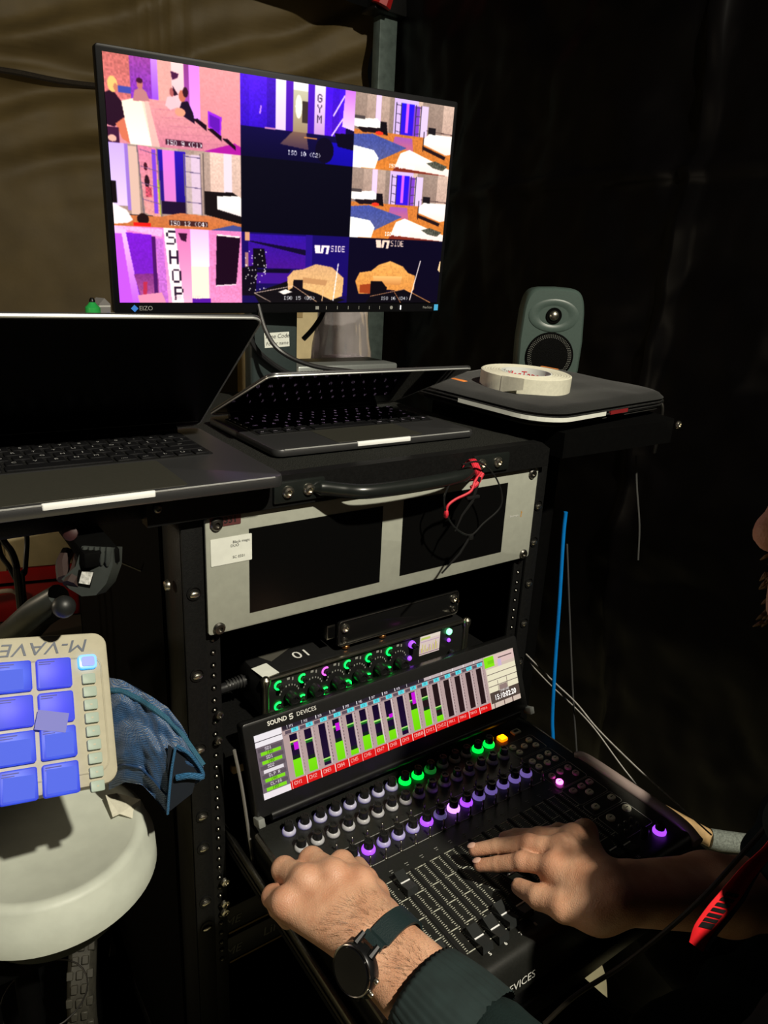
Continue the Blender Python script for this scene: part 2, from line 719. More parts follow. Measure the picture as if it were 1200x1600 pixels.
struct(hide_grid('wall_right', tarp_right, 240, 150, BLACKTARP), 'creased black plastic sheet wall of the tent', 'wall')
mb = MB()
mb.box((0.2, 0.6, 2.98), (7.0, 7.0, 0.04))
struct(mb.build('ceiling', MATBLK, smooth=False), 'black tent roof overhead', 'ceiling')


def valance(u, v):
    s = u * 4.6
    zb = TOP_Z + 0.085 + 0.13 * max(0, s - 0.1)
    z = zb + v * (2.95 - zb)
    d = 0.16 - 0.05 * v + 0.02 * nz(s * 2, z * 2, 4, 2)
    p = POLE + WL * s + WLN * d
    return Vector((p.x, p.y, z + 0.012 * math.sin(s * 5) * (1 - v)))


struct(hide_grid('trim_1', valance, 80, 14, MATBLK), 'black drape band hanging along the top of the brown wall', 'drape')

# rope along the seam of the brown tarp
mb = MB()
pts = []
for i in range(220):
    s = i / 219 * 4.4
    zz = SEAM_Z - 0.010 * abs(math.sin(s * 2.2))
    p = tarp_left(s / 4.6, zz / 2.90) + WLN * 0.006
    pts.append((p.x, p.y, zz))
mb.tube(pts, 0.009, 6)
mb.build('rope', mat('dark_rope', (0.015, 0.010, 0.005), 0.9, noise=0.4, nscale=200), bpy.data.objects['wall_left'])['label'] = 'dark rope laced along the seam'

# tent corner pole
pt = thing('tent_pole', 'grey upright metal tent pole in the corner behind the big monitor', 'pole', T(1.425, 1.80, 0))
PG = mat('pole_grey', (0.10, 0.13, 0.12), 0.45, 0.3, noise=0.2, nscale=40)
mb = MB(); mb.box((0, 0, 1.13), (0.075, 0.045, 2.26), 0.004); mb.build('upright', PG, pt)
mb = MB(); mb.box((-0.02, -0.02, 2.34), (0.14, 0.09, 0.22), 0.006); mb.cyl((0.0, -0.02, 2.45), (0, -0.02, 2.9), 0.03); mb.build('corner_joint', BLK, pt)
mb = MB(); mb.tube(spline([(-0.07, -0.07, 2.24), (-0.055, -0.085, 2.30), (-0.035, -0.085, 2.36), (-0.03, -0.07, 2.41)]), [0.035, 0.035, 0.034, 0.034, 0.033, 0.032, 0.031, 0.03, 0.03, 0.029, 0.028, 0.028, 0.027, 0.026, 0.025, 0.024, 0.024, 0.023, 0.022, 0.02, 0.018, 0.017, 0.016, 0.015, 0.013][:25], 8)
mb.build('red_clip', mat('red_clip', (0.35, 0.01, 0.01), 0.5), pt)['label'] = 'red plastic clip'
mb = MB(); mb.lathe([(0.012, 0), (0.02, 0.004), (0.02, 0.012), (0.01, 0.018)], 12, T(-0.14, -0.09, 2.31) @ RX(90)); mb.build('bolt', STEEL, pt)

# ================================================================== CART: deck, rack, rails
DECK_Z = 1.166
cart = thing('equipment_rack', 'black metal equipment rack cart carrying the laptops and the screen panel', 'rack', T(0.24, 0.2, 0))
INV = T(-0.24, -0.2, 0)


def rb(mb_, name, m, label=None, parent=None, smooth=True):
    o = mb_.build(name, m, parent or cart, smooth)
    o.matrix_basis = INV if parent is None else Matrix.Identity(4)
    if label:
        o['label'] = label
    return o


mb = MB()
mb.box((0.215, 0.26, 1.150), (0.55, 0.52, 0.030), 0.004)
mb.box((-0.19, 0.13, 1.152), (0.27, 0.26, 0.026), 0.004)
mb.prism([(-0.06, 1.135), (-0.06, 1.166), (-0.046, 1.170), (0.475, 1.170), (0.492, 1.160), (0.492, 1.135)], -0.012, 0.004, Matrix(((1, 0, 0, 0), (0, 0, 1, 0), (0, 1, 0, 0), (0, 0, 0, 1))))
rb(mb, 'top_frame', BLK)
FOAM = mat('speckled_foam', (0.016, 0.0165, 0.0145), 0.9, noise=1.0, spec=0.15, nscale=700, bump=1.0, bscale=650)
mb = MB(); mb.box((0.215, 0.262, 1.1655), (0.52, 0.50, 0.003)); rb(mb, 'foam_liner', FOAM, 'grey speckled foam lining the top', smooth=False)
# side rails (front flanges + rack strips)
for sx, x0, x1 in ((-1, -0.024, -0.001), (1, 0.4836, 0.506)):
    mb = MB()
    mb.box(((x0 + x1) / 2, 0.002, 0.66), (abs(x1 - x0), 0.005, 0.96), 0.001)
    xo = x0 if sx < 0 else x1
    mb.box((xo - sx * 0.002, 0.03, 0.66), (0.004, 0.06, 0.96), 0.001)
    xi0, xi1 = (-0.001, 0.017) if sx < 0 else (0.4656, 0.4836)
    mb.box(((xi0 + xi1) / 2, 0.0065, 0.66), (0.018, 0.004, 0.96), 0.0006)
    rail = rb(mb, 'rack_rail', BLK)
    # big rivet holes on the flange
    xc = (x0 + x1) / 2
    zs = [1.052, 0.955, 0.86, 0.768, 0.722, 0.640, 0.60] if sx < 0 else [1.075, 1.02, 0.955, 0.89, 0.825, 0.76]
    proto = None
    for zz in zs:
        if proto is None:
            m2 = MB()
            Mh = RX(90)
            m2.lathe([(0.0082, 0.0), (0.0082, 0.0016), (0.0064, 0.0018), (0.0064, 0.0002)], 16, Mh, True, True)
            proto = rb(m2, 'rivet_ring', BLK)
            proto.parent = rail; proto.matrix_basis = T(xc, -0.0005, zz)
            m3 = MB(); m3.lathe([(0.0058, 0), (0.0052, 0.002), (0.003, 0.003)], 14, RX(90) @ RZ(0)); m3.v = [(x, y, z * 0.6 - 0.0022) for x, y, z in m3.v]
            ins = rb(m3, 'rivet', STEEL)
            ins.parent = rail; ins.matrix_basis = T(xc, -0.001, zz)
        else:
            inst(proto, rail, T(xc, -0.0005, zz)); inst(ins, rail, T(xc, -0.001, zz))
    # small threaded holes in the inner strip
    m4 = MB()
    m5 = MB()
    z = 0.99
    k = 0
    xs = (xi0 + xi1) / 2
    while z > 0.52:
        m4.lathe([(0.0034, 0.0), (0.0034, 0.0006)], 10, T(xs, 0.0042, z) @ RX(90))
        m5.lathe([(0.0021, 0.0), (0.0012, 0.001)], 8, T(xs, 0.0036, z - 0.001) @ RX(90))
        z -= (0.0159, 0.0159, 0.0127)[k % 3]; k += 1
    h = rb(m4, 'thread_holes', MATBLK); h.parent = rail; h.matrix_basis = Matrix.Identity(4); h['kind'] = 'stuff'
    h = rb(m5, 'thread_inserts', DARKSTEEL); h.parent = rail; h.matrix_basis = Matrix.Identity(4); h['kind'] = 'stuff'
# rack side panels, back posts, base and casters
for x in (-0.026, 0.508):
    mb = MB(); mb.box((x, 0.27, 0.66), (0.003, 0.42, 0.96)); rb(mb, 'side_panel', MATBLK, smooth=False)
mb = MB(); mb.box((0.2413, 0.49, 0.66), (0.536, 0.004, 0.96)); rb(mb, 'back_panel', MATBLK, smooth=False)
mb = MB(); mb.box((0.2413, 0.25, 0.165), (0.54, 0.50, 0.03), 0.004); rb(mb, 'base', BLK)
for x, y in ((0.0, 0.06), (0.48, 0.06), (0.0, 0.45), (0.48, 0.45)):
    mb = MB(); mb.cyl((x - 0.015, y, 0.06), (x + 0.015, y, 0.06), 0.06, n=24); mb.box((x, y, 0.135), (0.05, 0.05, 0.03)); rb(mb, 'caster', RUBBER)
# bolt on the side panel and on the deck
def hexbolt(r=0.006):
    m = MB(); m.lathe([(r, 0), (r * 1.02, r * 0.25), (r * 0.8, r * 0.62), (r * 0.45, r * 0.72), (r * 0.42, r * 0.4)], 16, RX(90)); return m
b = hexbolt(0.0062); o = rb(b, 'bolt', STEEL); o.matrix_basis = INV @ T(-0.029, 0.03, 1.052) @ RZ(-90)
b = hexbolt(0.0045); o = rb(b, 'bolt', DARKSTEEL); o.matrix_basis = INV @ T(-0.05, -0.0125, 1.153)
# carrying handle on the front edge
hd = MB()
zt = 1.152
pth = spline([(0.118, -0.015, zt), (0.130, -0.018, zt), (0.150, -0.030, zt - 0.002), (0.175, -0.042, zt - 0.003), (0.24, -0.045, zt - 0.003), (0.305, -0.042, zt - 0.002), (0.332, -0.030, zt), (0.350, -0.018, zt), (0.360, -0.015, zt)], 8)
np_ = len(pth)
hd.tube(pth, [0.0085 * min(1.0, 0.45 + 0.09 * min(i, np_ - 1 - i)) for i in range(np_)], 14)
hd.box((0.103, -0.0135, zt), (0.062, 0.005, 0.024), 0.002)
hd.box((0.382, -0.0135, zt), (0.062, 0.005, 0.024), 0.002)
handle = rb(hd, 'handle', mat('handle_black', (0.010, 0.012, 0.011), 0.28, noise=0.1, nscale=60))
pb = None
for x in (0.088, 0.113, 0.364, 0.392):
    m = hexbolt(0.0068)
    o = rb(m, 'bolt', STEEL); o.parent = handle; o.matrix_basis = T(x, -0.0155, zt + 0.0005)

# battery units with faint lettering low in the rack
for i, zc in enumerate((0.575, 0.525)):
    e = thing('battery_unit', ['black rack battery unit under the fader console, upper of two', 'black rack battery unit at the bottom of the frame, lower of two'][i], 'battery', T(0.2413, 0.2, zc - 0.022), 'rack batteries')
    mb = MB(); mb.box((0, 0.0, 0.022), (0.44, 0.36, 0.043), 0.002); mb.build('case', MATBLK, e)
    mb = MB(); mb.box((0, -0.185, 0.022), (0.4826, 0.004, 0.043), 0.001); mb.build('face_plate', BLK, e)
    text('lettering', 'LiFe', 0.020, DIMPRINT, e, T(-0.155, -0.1875, 0.024) @ RX(90), shear=0.1)
    text('lettering', 'ME', 0.018, DIMPRINT, e, T(-0.215, -0.1875, 0.020) @ RX(90), shear=0.25)
    mb = MB(); mb.box((-0.07, -0.1878, 0.003), (0.3, 0.001, 0.003)); mb.build('gold_strip', mat('gold_strip', (0.12, 0.08, 0.03), 0.5, 0.6), e)

# ================================================================== dual screen rack panel
pan = thing('rack_monitor_panel', 'grey rack panel with two dark screens and white inventory sticker', 'monitor panel', T(0, -0.0005, 1.0))
PANELG = mat('panel_grey', (0.325, 0.335, 0.285), 0.42, noise=0.05, nscale=120, bump=0.04, bscale=900)
PX = Matrix(((1, 0, 0, 0), (0, 0, -1, 0), (0, 1, 0, 0), (0, 0, 0, 1)))      # local xy plane -> xz facing -y
mb = MB(); mb.slab(0.4826, 0.1325, 0.0045, 0.004, (0.2413, 0.06625, 0.0022), 4, 0.001, PX); mb.build('plate', PANELG, pan)
mb = MB(); mb.box((0.2413, 0.05, 0.066), (0.43, 0.095, 0.125)); mb.build('housing', MATBLK, pan)


def px_on_panel(u, v):
    p = at(u, v, y=-0.005)
    return p.x, p.z - 1.0


a = [px_on_panel(*q) for q in ((388, 829), (596, 789), (391, 957), (595, 909))]
b = [px_on_panel(*q) for q in ((629, 782), (792, 754), (626, 899), (784, 862))]
SCRG = mat('dark_screen_glass', (0.003, 0.003, 0.003), 0.22)
for q in (a, b):
    xa, xb = (q[0][0] + q[2][0]) / 2, (q[1][0] + q[3][0]) / 2
    za, zb = (q[2][1] + q[3][1]) / 2, (q[0][1] + q[1][1]) / 2
    mb = MB(); mb.box(((xa + xb) / 2, -0.0047, (za + zb) / 2), (xb - xa, 0.0006, zb - za)); mb.build('screen', SCRG, pan, False)['label'] = 'switched off dark screen'
for (x, z) in ((0.012, 0.0065), (0.4705, 0.0065), (0.4705, 0.125), (0.012, 0.125)):
    mb = MB(); mb.lathe([(0.0068, 0), (0.0070, 0.0015), (0.0055, 0.0035), (0.003, 0.0038), (0.0028, 0.0015)], 18, T(x, -0.0046, z) @ RX(90)); mb.build('screw', DARKSTEEL, pan)
xs0, zs0 = px_on_panel(330, 846); xs1, zs1 = px_on_panel(384, 873)
st_w, st_h = 0.046, 0.030
sc = ((xs0 + xs1) / 2 + 0.003, (zs0 + zs1) / 2)
mb = MB(); mb.slab(st_w, st_h, 0.0003, 0.001, (sc[0], sc[1], 0.0049), 3, 0, PX); stk = mb.build('sticker', PAPER, pan, False); stk['label'] = 'white inventory sticker'
for s_, dz, dx in (('Black magic', 0.0085, 0.011), ('DUO', 0.0045, 0.0035), ('SC 0331', -0.0085, 0.008)):
    text('lettering', s_, 0.0042, BLACKPRINT, stk, T(sc[0] + dx, -0.0053, sc[1] + dz) @ RX(90))
x_, z_ = px_on_panel(352, 813)
mb = MB(); mb.slab(0.034, 0.012, 0.0003, 0.001, (x_, z_, 0.0049), 3, 0, PX); tg = mb.build('number_tag', mat('dark_tag', (0.10, 0.03, 0.03), 0.5), pan, False)
text('lettering', '0331', 0.010, BLACKPRINT, tg, T(x_ + 0.003, -0.0053, z_) @ RX(90), bold=0.0002)
x_, z_ = px_on_panel(803, 806)
text('lettering', 'Blackmagic', 0.0038, WHITEPRINT, pan, T(x_, -0.0049, z_) @ RX(90))
text('lettering', 'design', 0.0038, mat('orange_print', (0.75, 0.35, 0.03), 0.6), pan, T(x_ + 0.0135, -0.0049, z_ + 0.001) @ RX(90) @ RZ(90))

# ================================================================== LAPTOPS
ROWS = [
    (0.62, ['ESC', '1', '2', '3', '4', '5', '6', '7', '8', '9', '0', 'A', 'B', 'C'], [1.45] + [1] * 12 + [1.05]),
    (1.0, list('`1234567890-=') + ['DEL'], [1] * 13 + [1.5]),
    (1.0, ['TAB'] + list('QWERTYUIOP[]\\'), [1.5] + [1] * 13),
    (1.0, ['CAPS'] + list("ASDFGHJKL;'") + ['RET'], [1.78] + [1] * 11 + [1.78]),
    (1.0, ['SH'] + list('ZXCVBNM,./') + ['SH'], [2.35] + [1] * 10 + [2.35]),
    (1.0, ['FN', 'CTL', 'OPT', 'CMD', '', 'CMD', 'OPT', 'L', 'U', 'R'], [1, 1, 1, 1.25, 5.3, 1.25, 1, 1, 1, 1]),
]
_key_mesh = {}


def make_laptop(name, label, M, W, D, base_t, lid_deg, kb_w, tp_w, tp_d, deckmat, lidlen, glass, legm):
    e = thing(name, label, 'laptop', M, 'open laptops on the rack')
    mb = MB(); mb.slab(W, D, base_t, 0.012, (0, D / 2, base_t / 2 + 0.0012), 6, 0.003); base = mb.build('base', deckmat, e)
    ft = MB()
    for x in (-1, 1):
        for y in (0.03, D - 0.03):
            ft.cyl((x * (W / 2 - 0.03), y, 0), (x * (W / 2 - 0.03), y, 0.0015), 0.008, n=14)
    f_ = ft.build('rubber_foot', RUBBER, base)
    top = base_t + 0.0012
    pitch = kb_w / 14.5
    kd = pitch * 5.62
    y1 = D - 0.028
    y0 = y1 - kd
    mb = MB(); mb.slab(kb_w + 0.004, kd + 0.003, 0.0008, 0.004, (0, (y0 + y1) / 2, top + 0.0001), 4); mb.build('keyboard_well', mat('key_well', (0.004, 0.004, 0.004), 0.6), base)
    leg = MB()
    y = y1
    gap = 0.0032
    for hgt, labs, wid in ROWS:
        tot = sum(wid)
        x = -kb_w / 2
        kh = pitch * hgt - gap
        yc = y - pitch * hgt / 2
        for lb, wd in zip(labs, wid):
            kw = kb_w * wd / tot
            key_ = (round(kw, 4), round(kh, 4))
            if key_ not in _key_mesh:
                k = MB(); k.slab(kw - gap, kh, 0.0022, 0.0018, (0, 0, 0.0011), 2, 0.0006, None, 1)
                o = k.build('key', KEYM, base)
                _key_mesh[key_] = o.data
            else:
                o = bpy.data.objects.new('key', _key_mesh[key_]); COL.objects.link(o); o.parent = base
            o.matrix_basis = T(x + kw / 2, yc, top + 0.0003)
            if lb:
                big = len(lb) == 1
                v, f = text_geo(lb, pitch * (0.36 if big else 0.16))
                leg.add(v, f, T(x + kw / 2 + (0 if big else -0.002), yc - (0.0 if big else 0.003), top + 0.00275))
            x += kw
        y -= pitch * hgt
    leg.build('key_legends', legm, base, False)
    mb = MB(); mb.slab(tp_w, tp_d, 0.0006, 0.004, (0, 0.006 + tp_d / 2, top + 0.00005), 4); mb.build('trackpad', mat('trackpad_grey', (0.19, 0.185, 0.15), 0.36, 0.85, noise=0.05, nscale=300), base)
    # thumb notch in the front edge (key light painted in as near-white)
    mb = MB(); mb.slab(0.095 * W / 0.3557, 0.004, 0.0055, 0.0018, (0, 0.0012, top - 0.0028), 3, 0.0005)
    mb.build('thumb_notch', mat('notch_highlight', (0.92, 0.93, 0.92), 0.5, 0.0), base)
    mb = MB(); mb.tube([(-W / 2 + 0.012, 0.0006, top - 0.0012), (W / 2 - 0.012, 0.0006, top - 0.0012)], 0.0009, 6); mb.build('front_edge_highlight', ALU_LIT_EDGE, base)  # thin strip added as a painted highlight along the deck front
    mb = MB(); mb.cyl((-W / 2 + 0.03, D - 0.006, top), (W / 2 - 0.03, D - 0.006, top), 0.0045, n=12); mb.build('hinge', BLK2, base)
    # lid
    lt = 0.0045
    ML = T(0, D - 0.006, top + 0.002) @ RX(-lid_deg)      # local: +y towards front when closed
    ML = T(0, D - 0.006, top + 0.002) @ Matrix.Rotation(math.radians(-lid_deg), 4, 'X')
    mb = MB(); mb.slab(W, lidlen, lt, 0.012, (0, -lidlen / 2, lt / 2 + 0.001), 6, 0.0018, ML); lid = mb.build('lid', ALU_LIT_EDGE if False else deckmat, e)
    mb = MB(); mb.slab(W - 0.006, lidlen - 0.008, 0.0006, 0.009, (0, -lidlen / 2, 0.0007), 6, 0, ML); mb.build('screen', glass, lid)
    rim = MB()
    path = []
    r = 0.0105
    for (sx, sy, a0) in ((1, 1, 0), (-1, 1, 90), (-1, -1, 180), (1, -1, 270)):
        for i in range(5):
            t = math.radians(a0 + 90 * i / 4)
            path.append((sx * (W / 2 - 0.0012 - r) + r * math.cos(t), -lidlen / 2 + sy * (lidlen / 2 - 0.0012 - r) + r * math.sin(t), 0.0012))
    path.append(path[0])
    rim.tube(path, 0.0012, 6, False, ML)
    rim.build('lid_rim', ALU_LIT_EDGE, lid)
    mb = MB(); mb.box((0, -0.014, 0.0002), (W - 0.012, 0.0012, 0.0004), M=ML); mb.build('bezel_line', mat('bezel_line', (0.07, 0.07, 0.07), 0.4), lid)
    return e


big = make_laptop('laptop', 'larger dark grey laptop with black screen overhanging the left front of the rack', T(-0.108, -0.043, DECK_Z + 0.0014) @ RZ(-1.2), 0.3557, 0.248, 0.0125, 37, 0.285, 0.160, 0.098, ALU, 0.242, mat('dull_laptop_glass', (0.0012, 0.0012, 0.0012), 0.30, spec=0.08), mat('legend_print', (0.34, 0.34, 0.34), 0.6))
small = make_laptop('laptop', 'smaller laptop with half closed lid in front of the tape sleeve', T(0.264, 0.058, DECK_Z + 0.0014) @ RZ(-0.8), 0.304, 0.212, 0.0098, 22.5, 0.272, 0.130, 0.078, ALU, 0.207, mat('laptop_glass', (0.003, 0.002, 0.003), 0.05, spec=0.9), mat('legend_glow', (0.5, 0.5, 0.5), 0.6, emit=(0.9, 0.6, 0.95), strength=0.22, sampling=False))  # faint violet glow added to the key legends so the screen mirrors them

# ================================================================== MONITOR
MC = Vector((0.296, 0.352, 1.471))
yw, pi_, ro = -0.081, -0.073, 0.022
MF = frame(MC, (math.cos(yw) * math.cos(ro), math.sin(yw) * math.cos(ro), math.sin(ro)), z=(-math.sin(yw) * math.sin(pi_), math.cos(yw) * math.sin(pi_), math.cos(pi_)))
mon = thing('monitor', 'large widescreen monitor showing a grid of coloured camera views', 'monitor', MF)
BW, BH = 0.540, 0.320
mb = MB(); mb.slab(BW, BH, 0.018, 0.004, (0, 0, -0.0095), 3, 0.0015, PX); mb.build('bezel', mat('bezel_black', (0.004, 0.004, 0.005), 0.45, noise=0.1, nscale=300, spec=0.2), mon)
mb = MB(); mb.slab(0.36, 0.22, 0.035, 0.02, (0, 0, -0.034), 4, 0.006, PX); mb.build('rear_housing', BLK2, mon)

SW, SH = 0.5245, 0.2960
cv = Canvas(720, 405, (4, 3, 14))
WHT = (250, 246, 236)


def tile(c, r):
    cv.window(c * 240, r * 135, (c + 1) * 240, (r + 1) * 135)


def osd(s, x=0.42, y=0.9, bg=None):
    cv.txt(s, x, y, 1.1, (250, 250, 250), bg)


# --- meeting table view
tile(0, 0)
cv.rect(0, 0, 1, 1, (228, 148, 150), (216, 134, 146), tex=0.05)
cv.rect(0, 0, 0.18, 0.6, (196, 104, 96), (210, 110, 110), tex=0.22, seed=3)
cv.rect(0.18, 0, 0.34, 0.6, (150, 62, 150), (120, 40, 190), tex=0.2, seed=4)
cv.rect(0.33, 0, 0.375, 0.6, (200, 130, 245), (140, 60, 235))
cv.rect(0.375, 0, 0.475, 0.6, (222, 160, 150), tex=0.05)
cv.rect(0.475, 0, 0.575, 0.6, (248, 205, 200), (235, 180, 190))
cv.poly([(0.47, 0.1), (0.53, 0.12), (0.52, 0.17), (0.48, 0.2)], (70, 20, 60))
cv.rect(0.565, 0, 0.615, 0.7, (140, 55, 130), (170, 70, 190))
cv.rect(0.605, 0, 0.685, 0.8, (222, 130, 252), (230, 150, 245))
cv.rect(0.685, 0, 1, 1, (226, 150, 150), (220, 128, 140), tex=0.06, seed=8)
cv.poly([(0.74, 0.5), (0.85, 0.56), (0.84, 0.8), (0.74, 0.70)], (150, 30, 220))
cv.poly([(0.755, 0.54), (0.835, 0.585), (0.83, 0.76), (0.755, 0.68)], (95, 15, 170))
cv.poly([(0.11, 0.5), (0.30, 0.455), (0.44, 0.45), (0.98, 0.90), (0.7, 1.0), (0.15, 1.0)], (228, 150, 148), (205, 120, 140), tex=0.08, seed=2)
cv.poly([(0.70, 1.0), (0.95, 0.86), (1, 0.9), (1, 1)], (170, 20, 150))
for i in range(5):
    cv.line(0.34 + i * 0.05, 0.56 + i * 0.09, 0.62 + i * 0.07, 0.53 + i * 0.09, 1.2, (196, 112, 132), a=0.7)
cv.poly([(0.105, 0.52), (0.19, 0.47), (0.27, 0.47), (0.31, 1), (0.155, 1)], (255, 236, 205), (255, 246, 224))
cv.poly([(0.25, 0.47), (0.30, 0.47), (0.37, 1), (0.31, 1)], (246, 196, 176), a=0.7)
cv.poly([(0.0, 0.44), (0.05, 0.40), (0.11, 0.52), (0.125, 0.70), (0.05, 0.82), (0, 0.8)], (36, 8, 30))
cv.ell(0.055, 0.34, 0.035, 0.09, (240, 190, 110)); cv.ell(0.075, 0.37, 0.015, 0.045, (200, 120, 90))
cv.poly([(0.06, 0.78), (0.12, 0.70), (0.14, 0.86), (0.15, 0.99), (0.10, 0.95)], (210, 110, 80))
cv.rect(0, 0.82, 0.08, 1, (60, 20, 50)); cv.ell(0.03, 0.95, 0.03, 0.04, (225, 170, 150))
cv.rect(0.09, 0.35, 0.18, 0.42, (60, 70, 160))
cv.poly([(0.19, 0.5), (0.205, 0.38), (0.25, 0.33), (0.29, 0.38), (0.31, 0.48), (0.19, 0.5)], (185, 118, 120)); cv.ell(0.245, 0.30, 0.022, 0.055, (190, 110, 100)); cv.ell(0.245, 0.26, 0.024, 0.03, (60, 15, 40))
cv.poly([(0.42, 0.50), (0.44, 0.40), (0.49, 0.38), (0.52, 0.5), (0.46, 0.55)], (230, 185, 190)); cv.ell(0.475, 0.34, 0.018, 0.05, (170, 85, 85)); cv.poly([(0.48, 0.26), (0.52, 0.36), (0.49, 0.38)], (40, 10, 30))
cv.poly([(0.52, 0.54), (0.545, 0.44), (0.59, 0.42), (0.63, 0.56), (0.64, 0.68), (0.55, 0.60)], (26, 8, 34)); cv.ell(0.55, 0.37, 0.026, 0.07, (196, 105, 80)); cv.ell(0.575, 0.32, 0.02, 0.06, (50, 15, 30)); cv.ell(0.53, 0.56, 0.04, 0.05, (230, 150, 120))
for k in range(3):
    cv.poly([(0.62 + k * 0.115, 0.62 + k * 0.10), (0.66 + k * 0.115, 0.61 + k * 0.10), (0.73 + k * 0.115, 0.68 + k * 0.11), (0.73 + k * 0.115, 0.75 + k * 0.10)], (22, 4, 18))
osd('ISO 9 (C1)', 0.42, 0.905, (60, 20, 40))
# --- gym view
tile(1, 0)
cv.rect(0, 0, 1, 1, (10, 4, 52))
cv.rect(0, 0, 0.29, 0.62, (74, 26, 205), (46, 10, 170), tex=0.12, planks=4, seed=2)
cv.line(0.17, 0.35, 0.16, 0.45, 3, (190, 130, 250))
cv.rect(0.29, 0, 0.38, 0.66, (240, 225, 246), (222, 190, 225))
cv.rect(0.38, 0, 0.44, 0.66, (84, 26, 180), (60, 14, 160))
cv.rect(0.44, 0, 0.57, 0.10, (245, 240, 236))
cv.rect(0.44, 0.10, 0.57, 0.80, (196, 190, 160), (140, 108, 78))
cv.rect(0.52, 0.22, 0.57, 0.5, (58, 44, 40)); cv.ell(0.49, 0.3, 0.03, 0.15, (235, 232, 214))
cv.rect(0.57, 0, 0.63, 0.66, (78, 22, 190), (58, 14, 165))
cv.rect(0.63, 0, 0.725, 0.66, (240, 222, 240), (190, 140, 200))
cv.rect(0.725, 0, 0.92, 0.66, (60, 12, 210), (74, 18, 190), tex=0.1, planks=3, seed=9)
cv.line(0.80, 0.36, 0.90, 0.08, 3.0, (225, 190, 255)); cv.line(0.79, 0.62, 0.89, 0.38, 3.0, (225, 190, 255))
cv.poly([(0.905, 0), (1, 0), (1, 0.52), (0.885, 0.48)], (200, 110, 235), (235, 200, 240))
cv.rect(0, 0.62, 1, 1, (12, 5, 58), (6, 3, 40))
cv.poly([(0.44, 0.62), (0.56, 0.62), (0.585, 0.84), (0.33, 0.80)], (120, 88, 76), (70, 48, 66))
cv.rect(0.2, 0.61, 0.29, 0.63, (190, 120, 170)); cv.line(0.54, 0.68, 0.66, 0.68, 2, (210, 130, 60))
cv.poly([(0.78, 0.70), (1, 0.72), (1, 1), (0.74, 1)], (20, 6, 170), (16, 5, 150))
cv.ell(0.73, 0.82, 0.085, 0.17, (8, 3, 26)); cv.poly([(0.82, 0.58), (1, 0.56), (1, 0.78), (0.85, 0.75)], (7, 3, 22))
cv.txt('GYM', 0.655, 0.10, 2.0, (52, 36, 60), vertical=True)
osd('ISO 10 (C2)', 0.4, 0.87)


# --- bedroom view (twice)
def bedroom(lbl):
    cv.rect(0, 0, 1, 0.52, (176, 150, 134), (160, 132, 118), tex=0.10, planks=9, seed=6)
    cv.rect(0.20, 0, 0.25, 0.42, (226, 196, 240)); cv.rect(0.38, 0, 0.62, 0.5, (206, 176, 226))
    cv.rect(0.445, 0.05, 0.585, 0.53, (34, 14, 228), (46, 16, 200)); cv.rect(0.50, 0.05, 0.53, 0.45, (205, 90, 240))
    cv.rect(0.58, 0.07, 0.64, 0.5, (120, 60, 190)); cv.rect(0.66, 0.05, 0.73, 0.5, (214, 190, 226))
    for x in (0.40, 0.45, 0.60, 0.655):
        cv.line(x, 0.05, x, 0.5, 1.4, (52, 40, 60))
    for k in range(4):
        cv.line(0.40, 0.08 + k * 0.12, 0.45, 0.09 + k * 0.12, 1.2, (60, 48, 66)); cv.line(0.60, 0.09 + k * 0.12, 0.655, 0.08 + k * 0.12, 1.2, (60, 48, 66))
    cv.rect(0, 0.48, 1, 1, (196, 112, 48), (206, 118, 44), tex=0.14, seed=12)
    cv.poly([(0.40, 0.52), (0.58, 0.52), (0.60, 0.70), (0.38, 0.66)], (150, 76, 190), (190, 96, 130), a=0.85)
    cv.poly([(0, 0.55), (0.18, 0.52), (0.53, 0.66), (0.25, 0.88), (0, 0.74)], (62, 74, 150), (80, 84, 134), tex=0.16, seed=5)
    cv.poly([(0, 0.34), (0.22, 0.31), (0.26, 0.38), (0.25, 0.45), (0.06, 0.46), (0, 0.44)], WHT); cv.poly([(0.02, 0.45), (0.26, 0.43), (0.24, 0.50), (0.08, 0.51)], (24, 12, 18))
    cv.rect(0, 0.30, 0.1, 0.34, (70, 60, 60)); cv.poly([(0.25, 0.34), (0.31, 0.34), (0.33, 0.52), (0.25, 0.5)], (14, 8, 14)); cv.ell(0.245, 0.50, 0.04, 0.025, (230, 50, 30))
    cv.poly([(0.70, 0.50), (0.76, 0.42), (1.0, 0.42), (1.0, 0.68), (0.95, 0.70), (0.70, 0.58)], WHT, (238, 214, 204)); cv.poly([(0.69, 0.60), (0.95, 0.72), (0.94, 0.77), (0.69, 0.65)], (30, 16, 20))
    cv.line(0.70, 0.40, 0.70, 0.68, 1.3, (40, 24, 30)); cv.line(0.72, 0.38, 1, 0.40, 1.3, (60, 40, 40)); cv.poly([(0.74, 0.33), (0.82, 0.33), (0.82, 0.43), (0.74, 0.42)], (24, 18, 22))
    cv.poly([(0, 0.70), (0.20, 0.74), (0.25, 0.84), (0.22, 0.99), (0, 1)], WHT)
    cv.poly([(0.42, 0.93), (0.47, 0.74), (0.56, 0.68), (0.84, 0.82), (1, 0.90), (1, 1), (0.45, 1)], WHT, (240, 218, 206))
    cv.poly([(0.42, 0.94), (1, 1.0), (0.4, 1)], (120, 40, 26)); cv.poly([(0.75, 0.84), (0.84, 0.80), (0.98, 0.86), (0.93, 0.93), (0.82, 0.90)], (74, 74, 62), tex=0.5, seed=3)
    cv.txt(lbl, 0.36, 0.90, 1.0, (250, 250, 250))


tile(2, 0); bedroom('ISO 11 (C3)')
tile(2, 1); bedroom('ISO 13 (D1)')
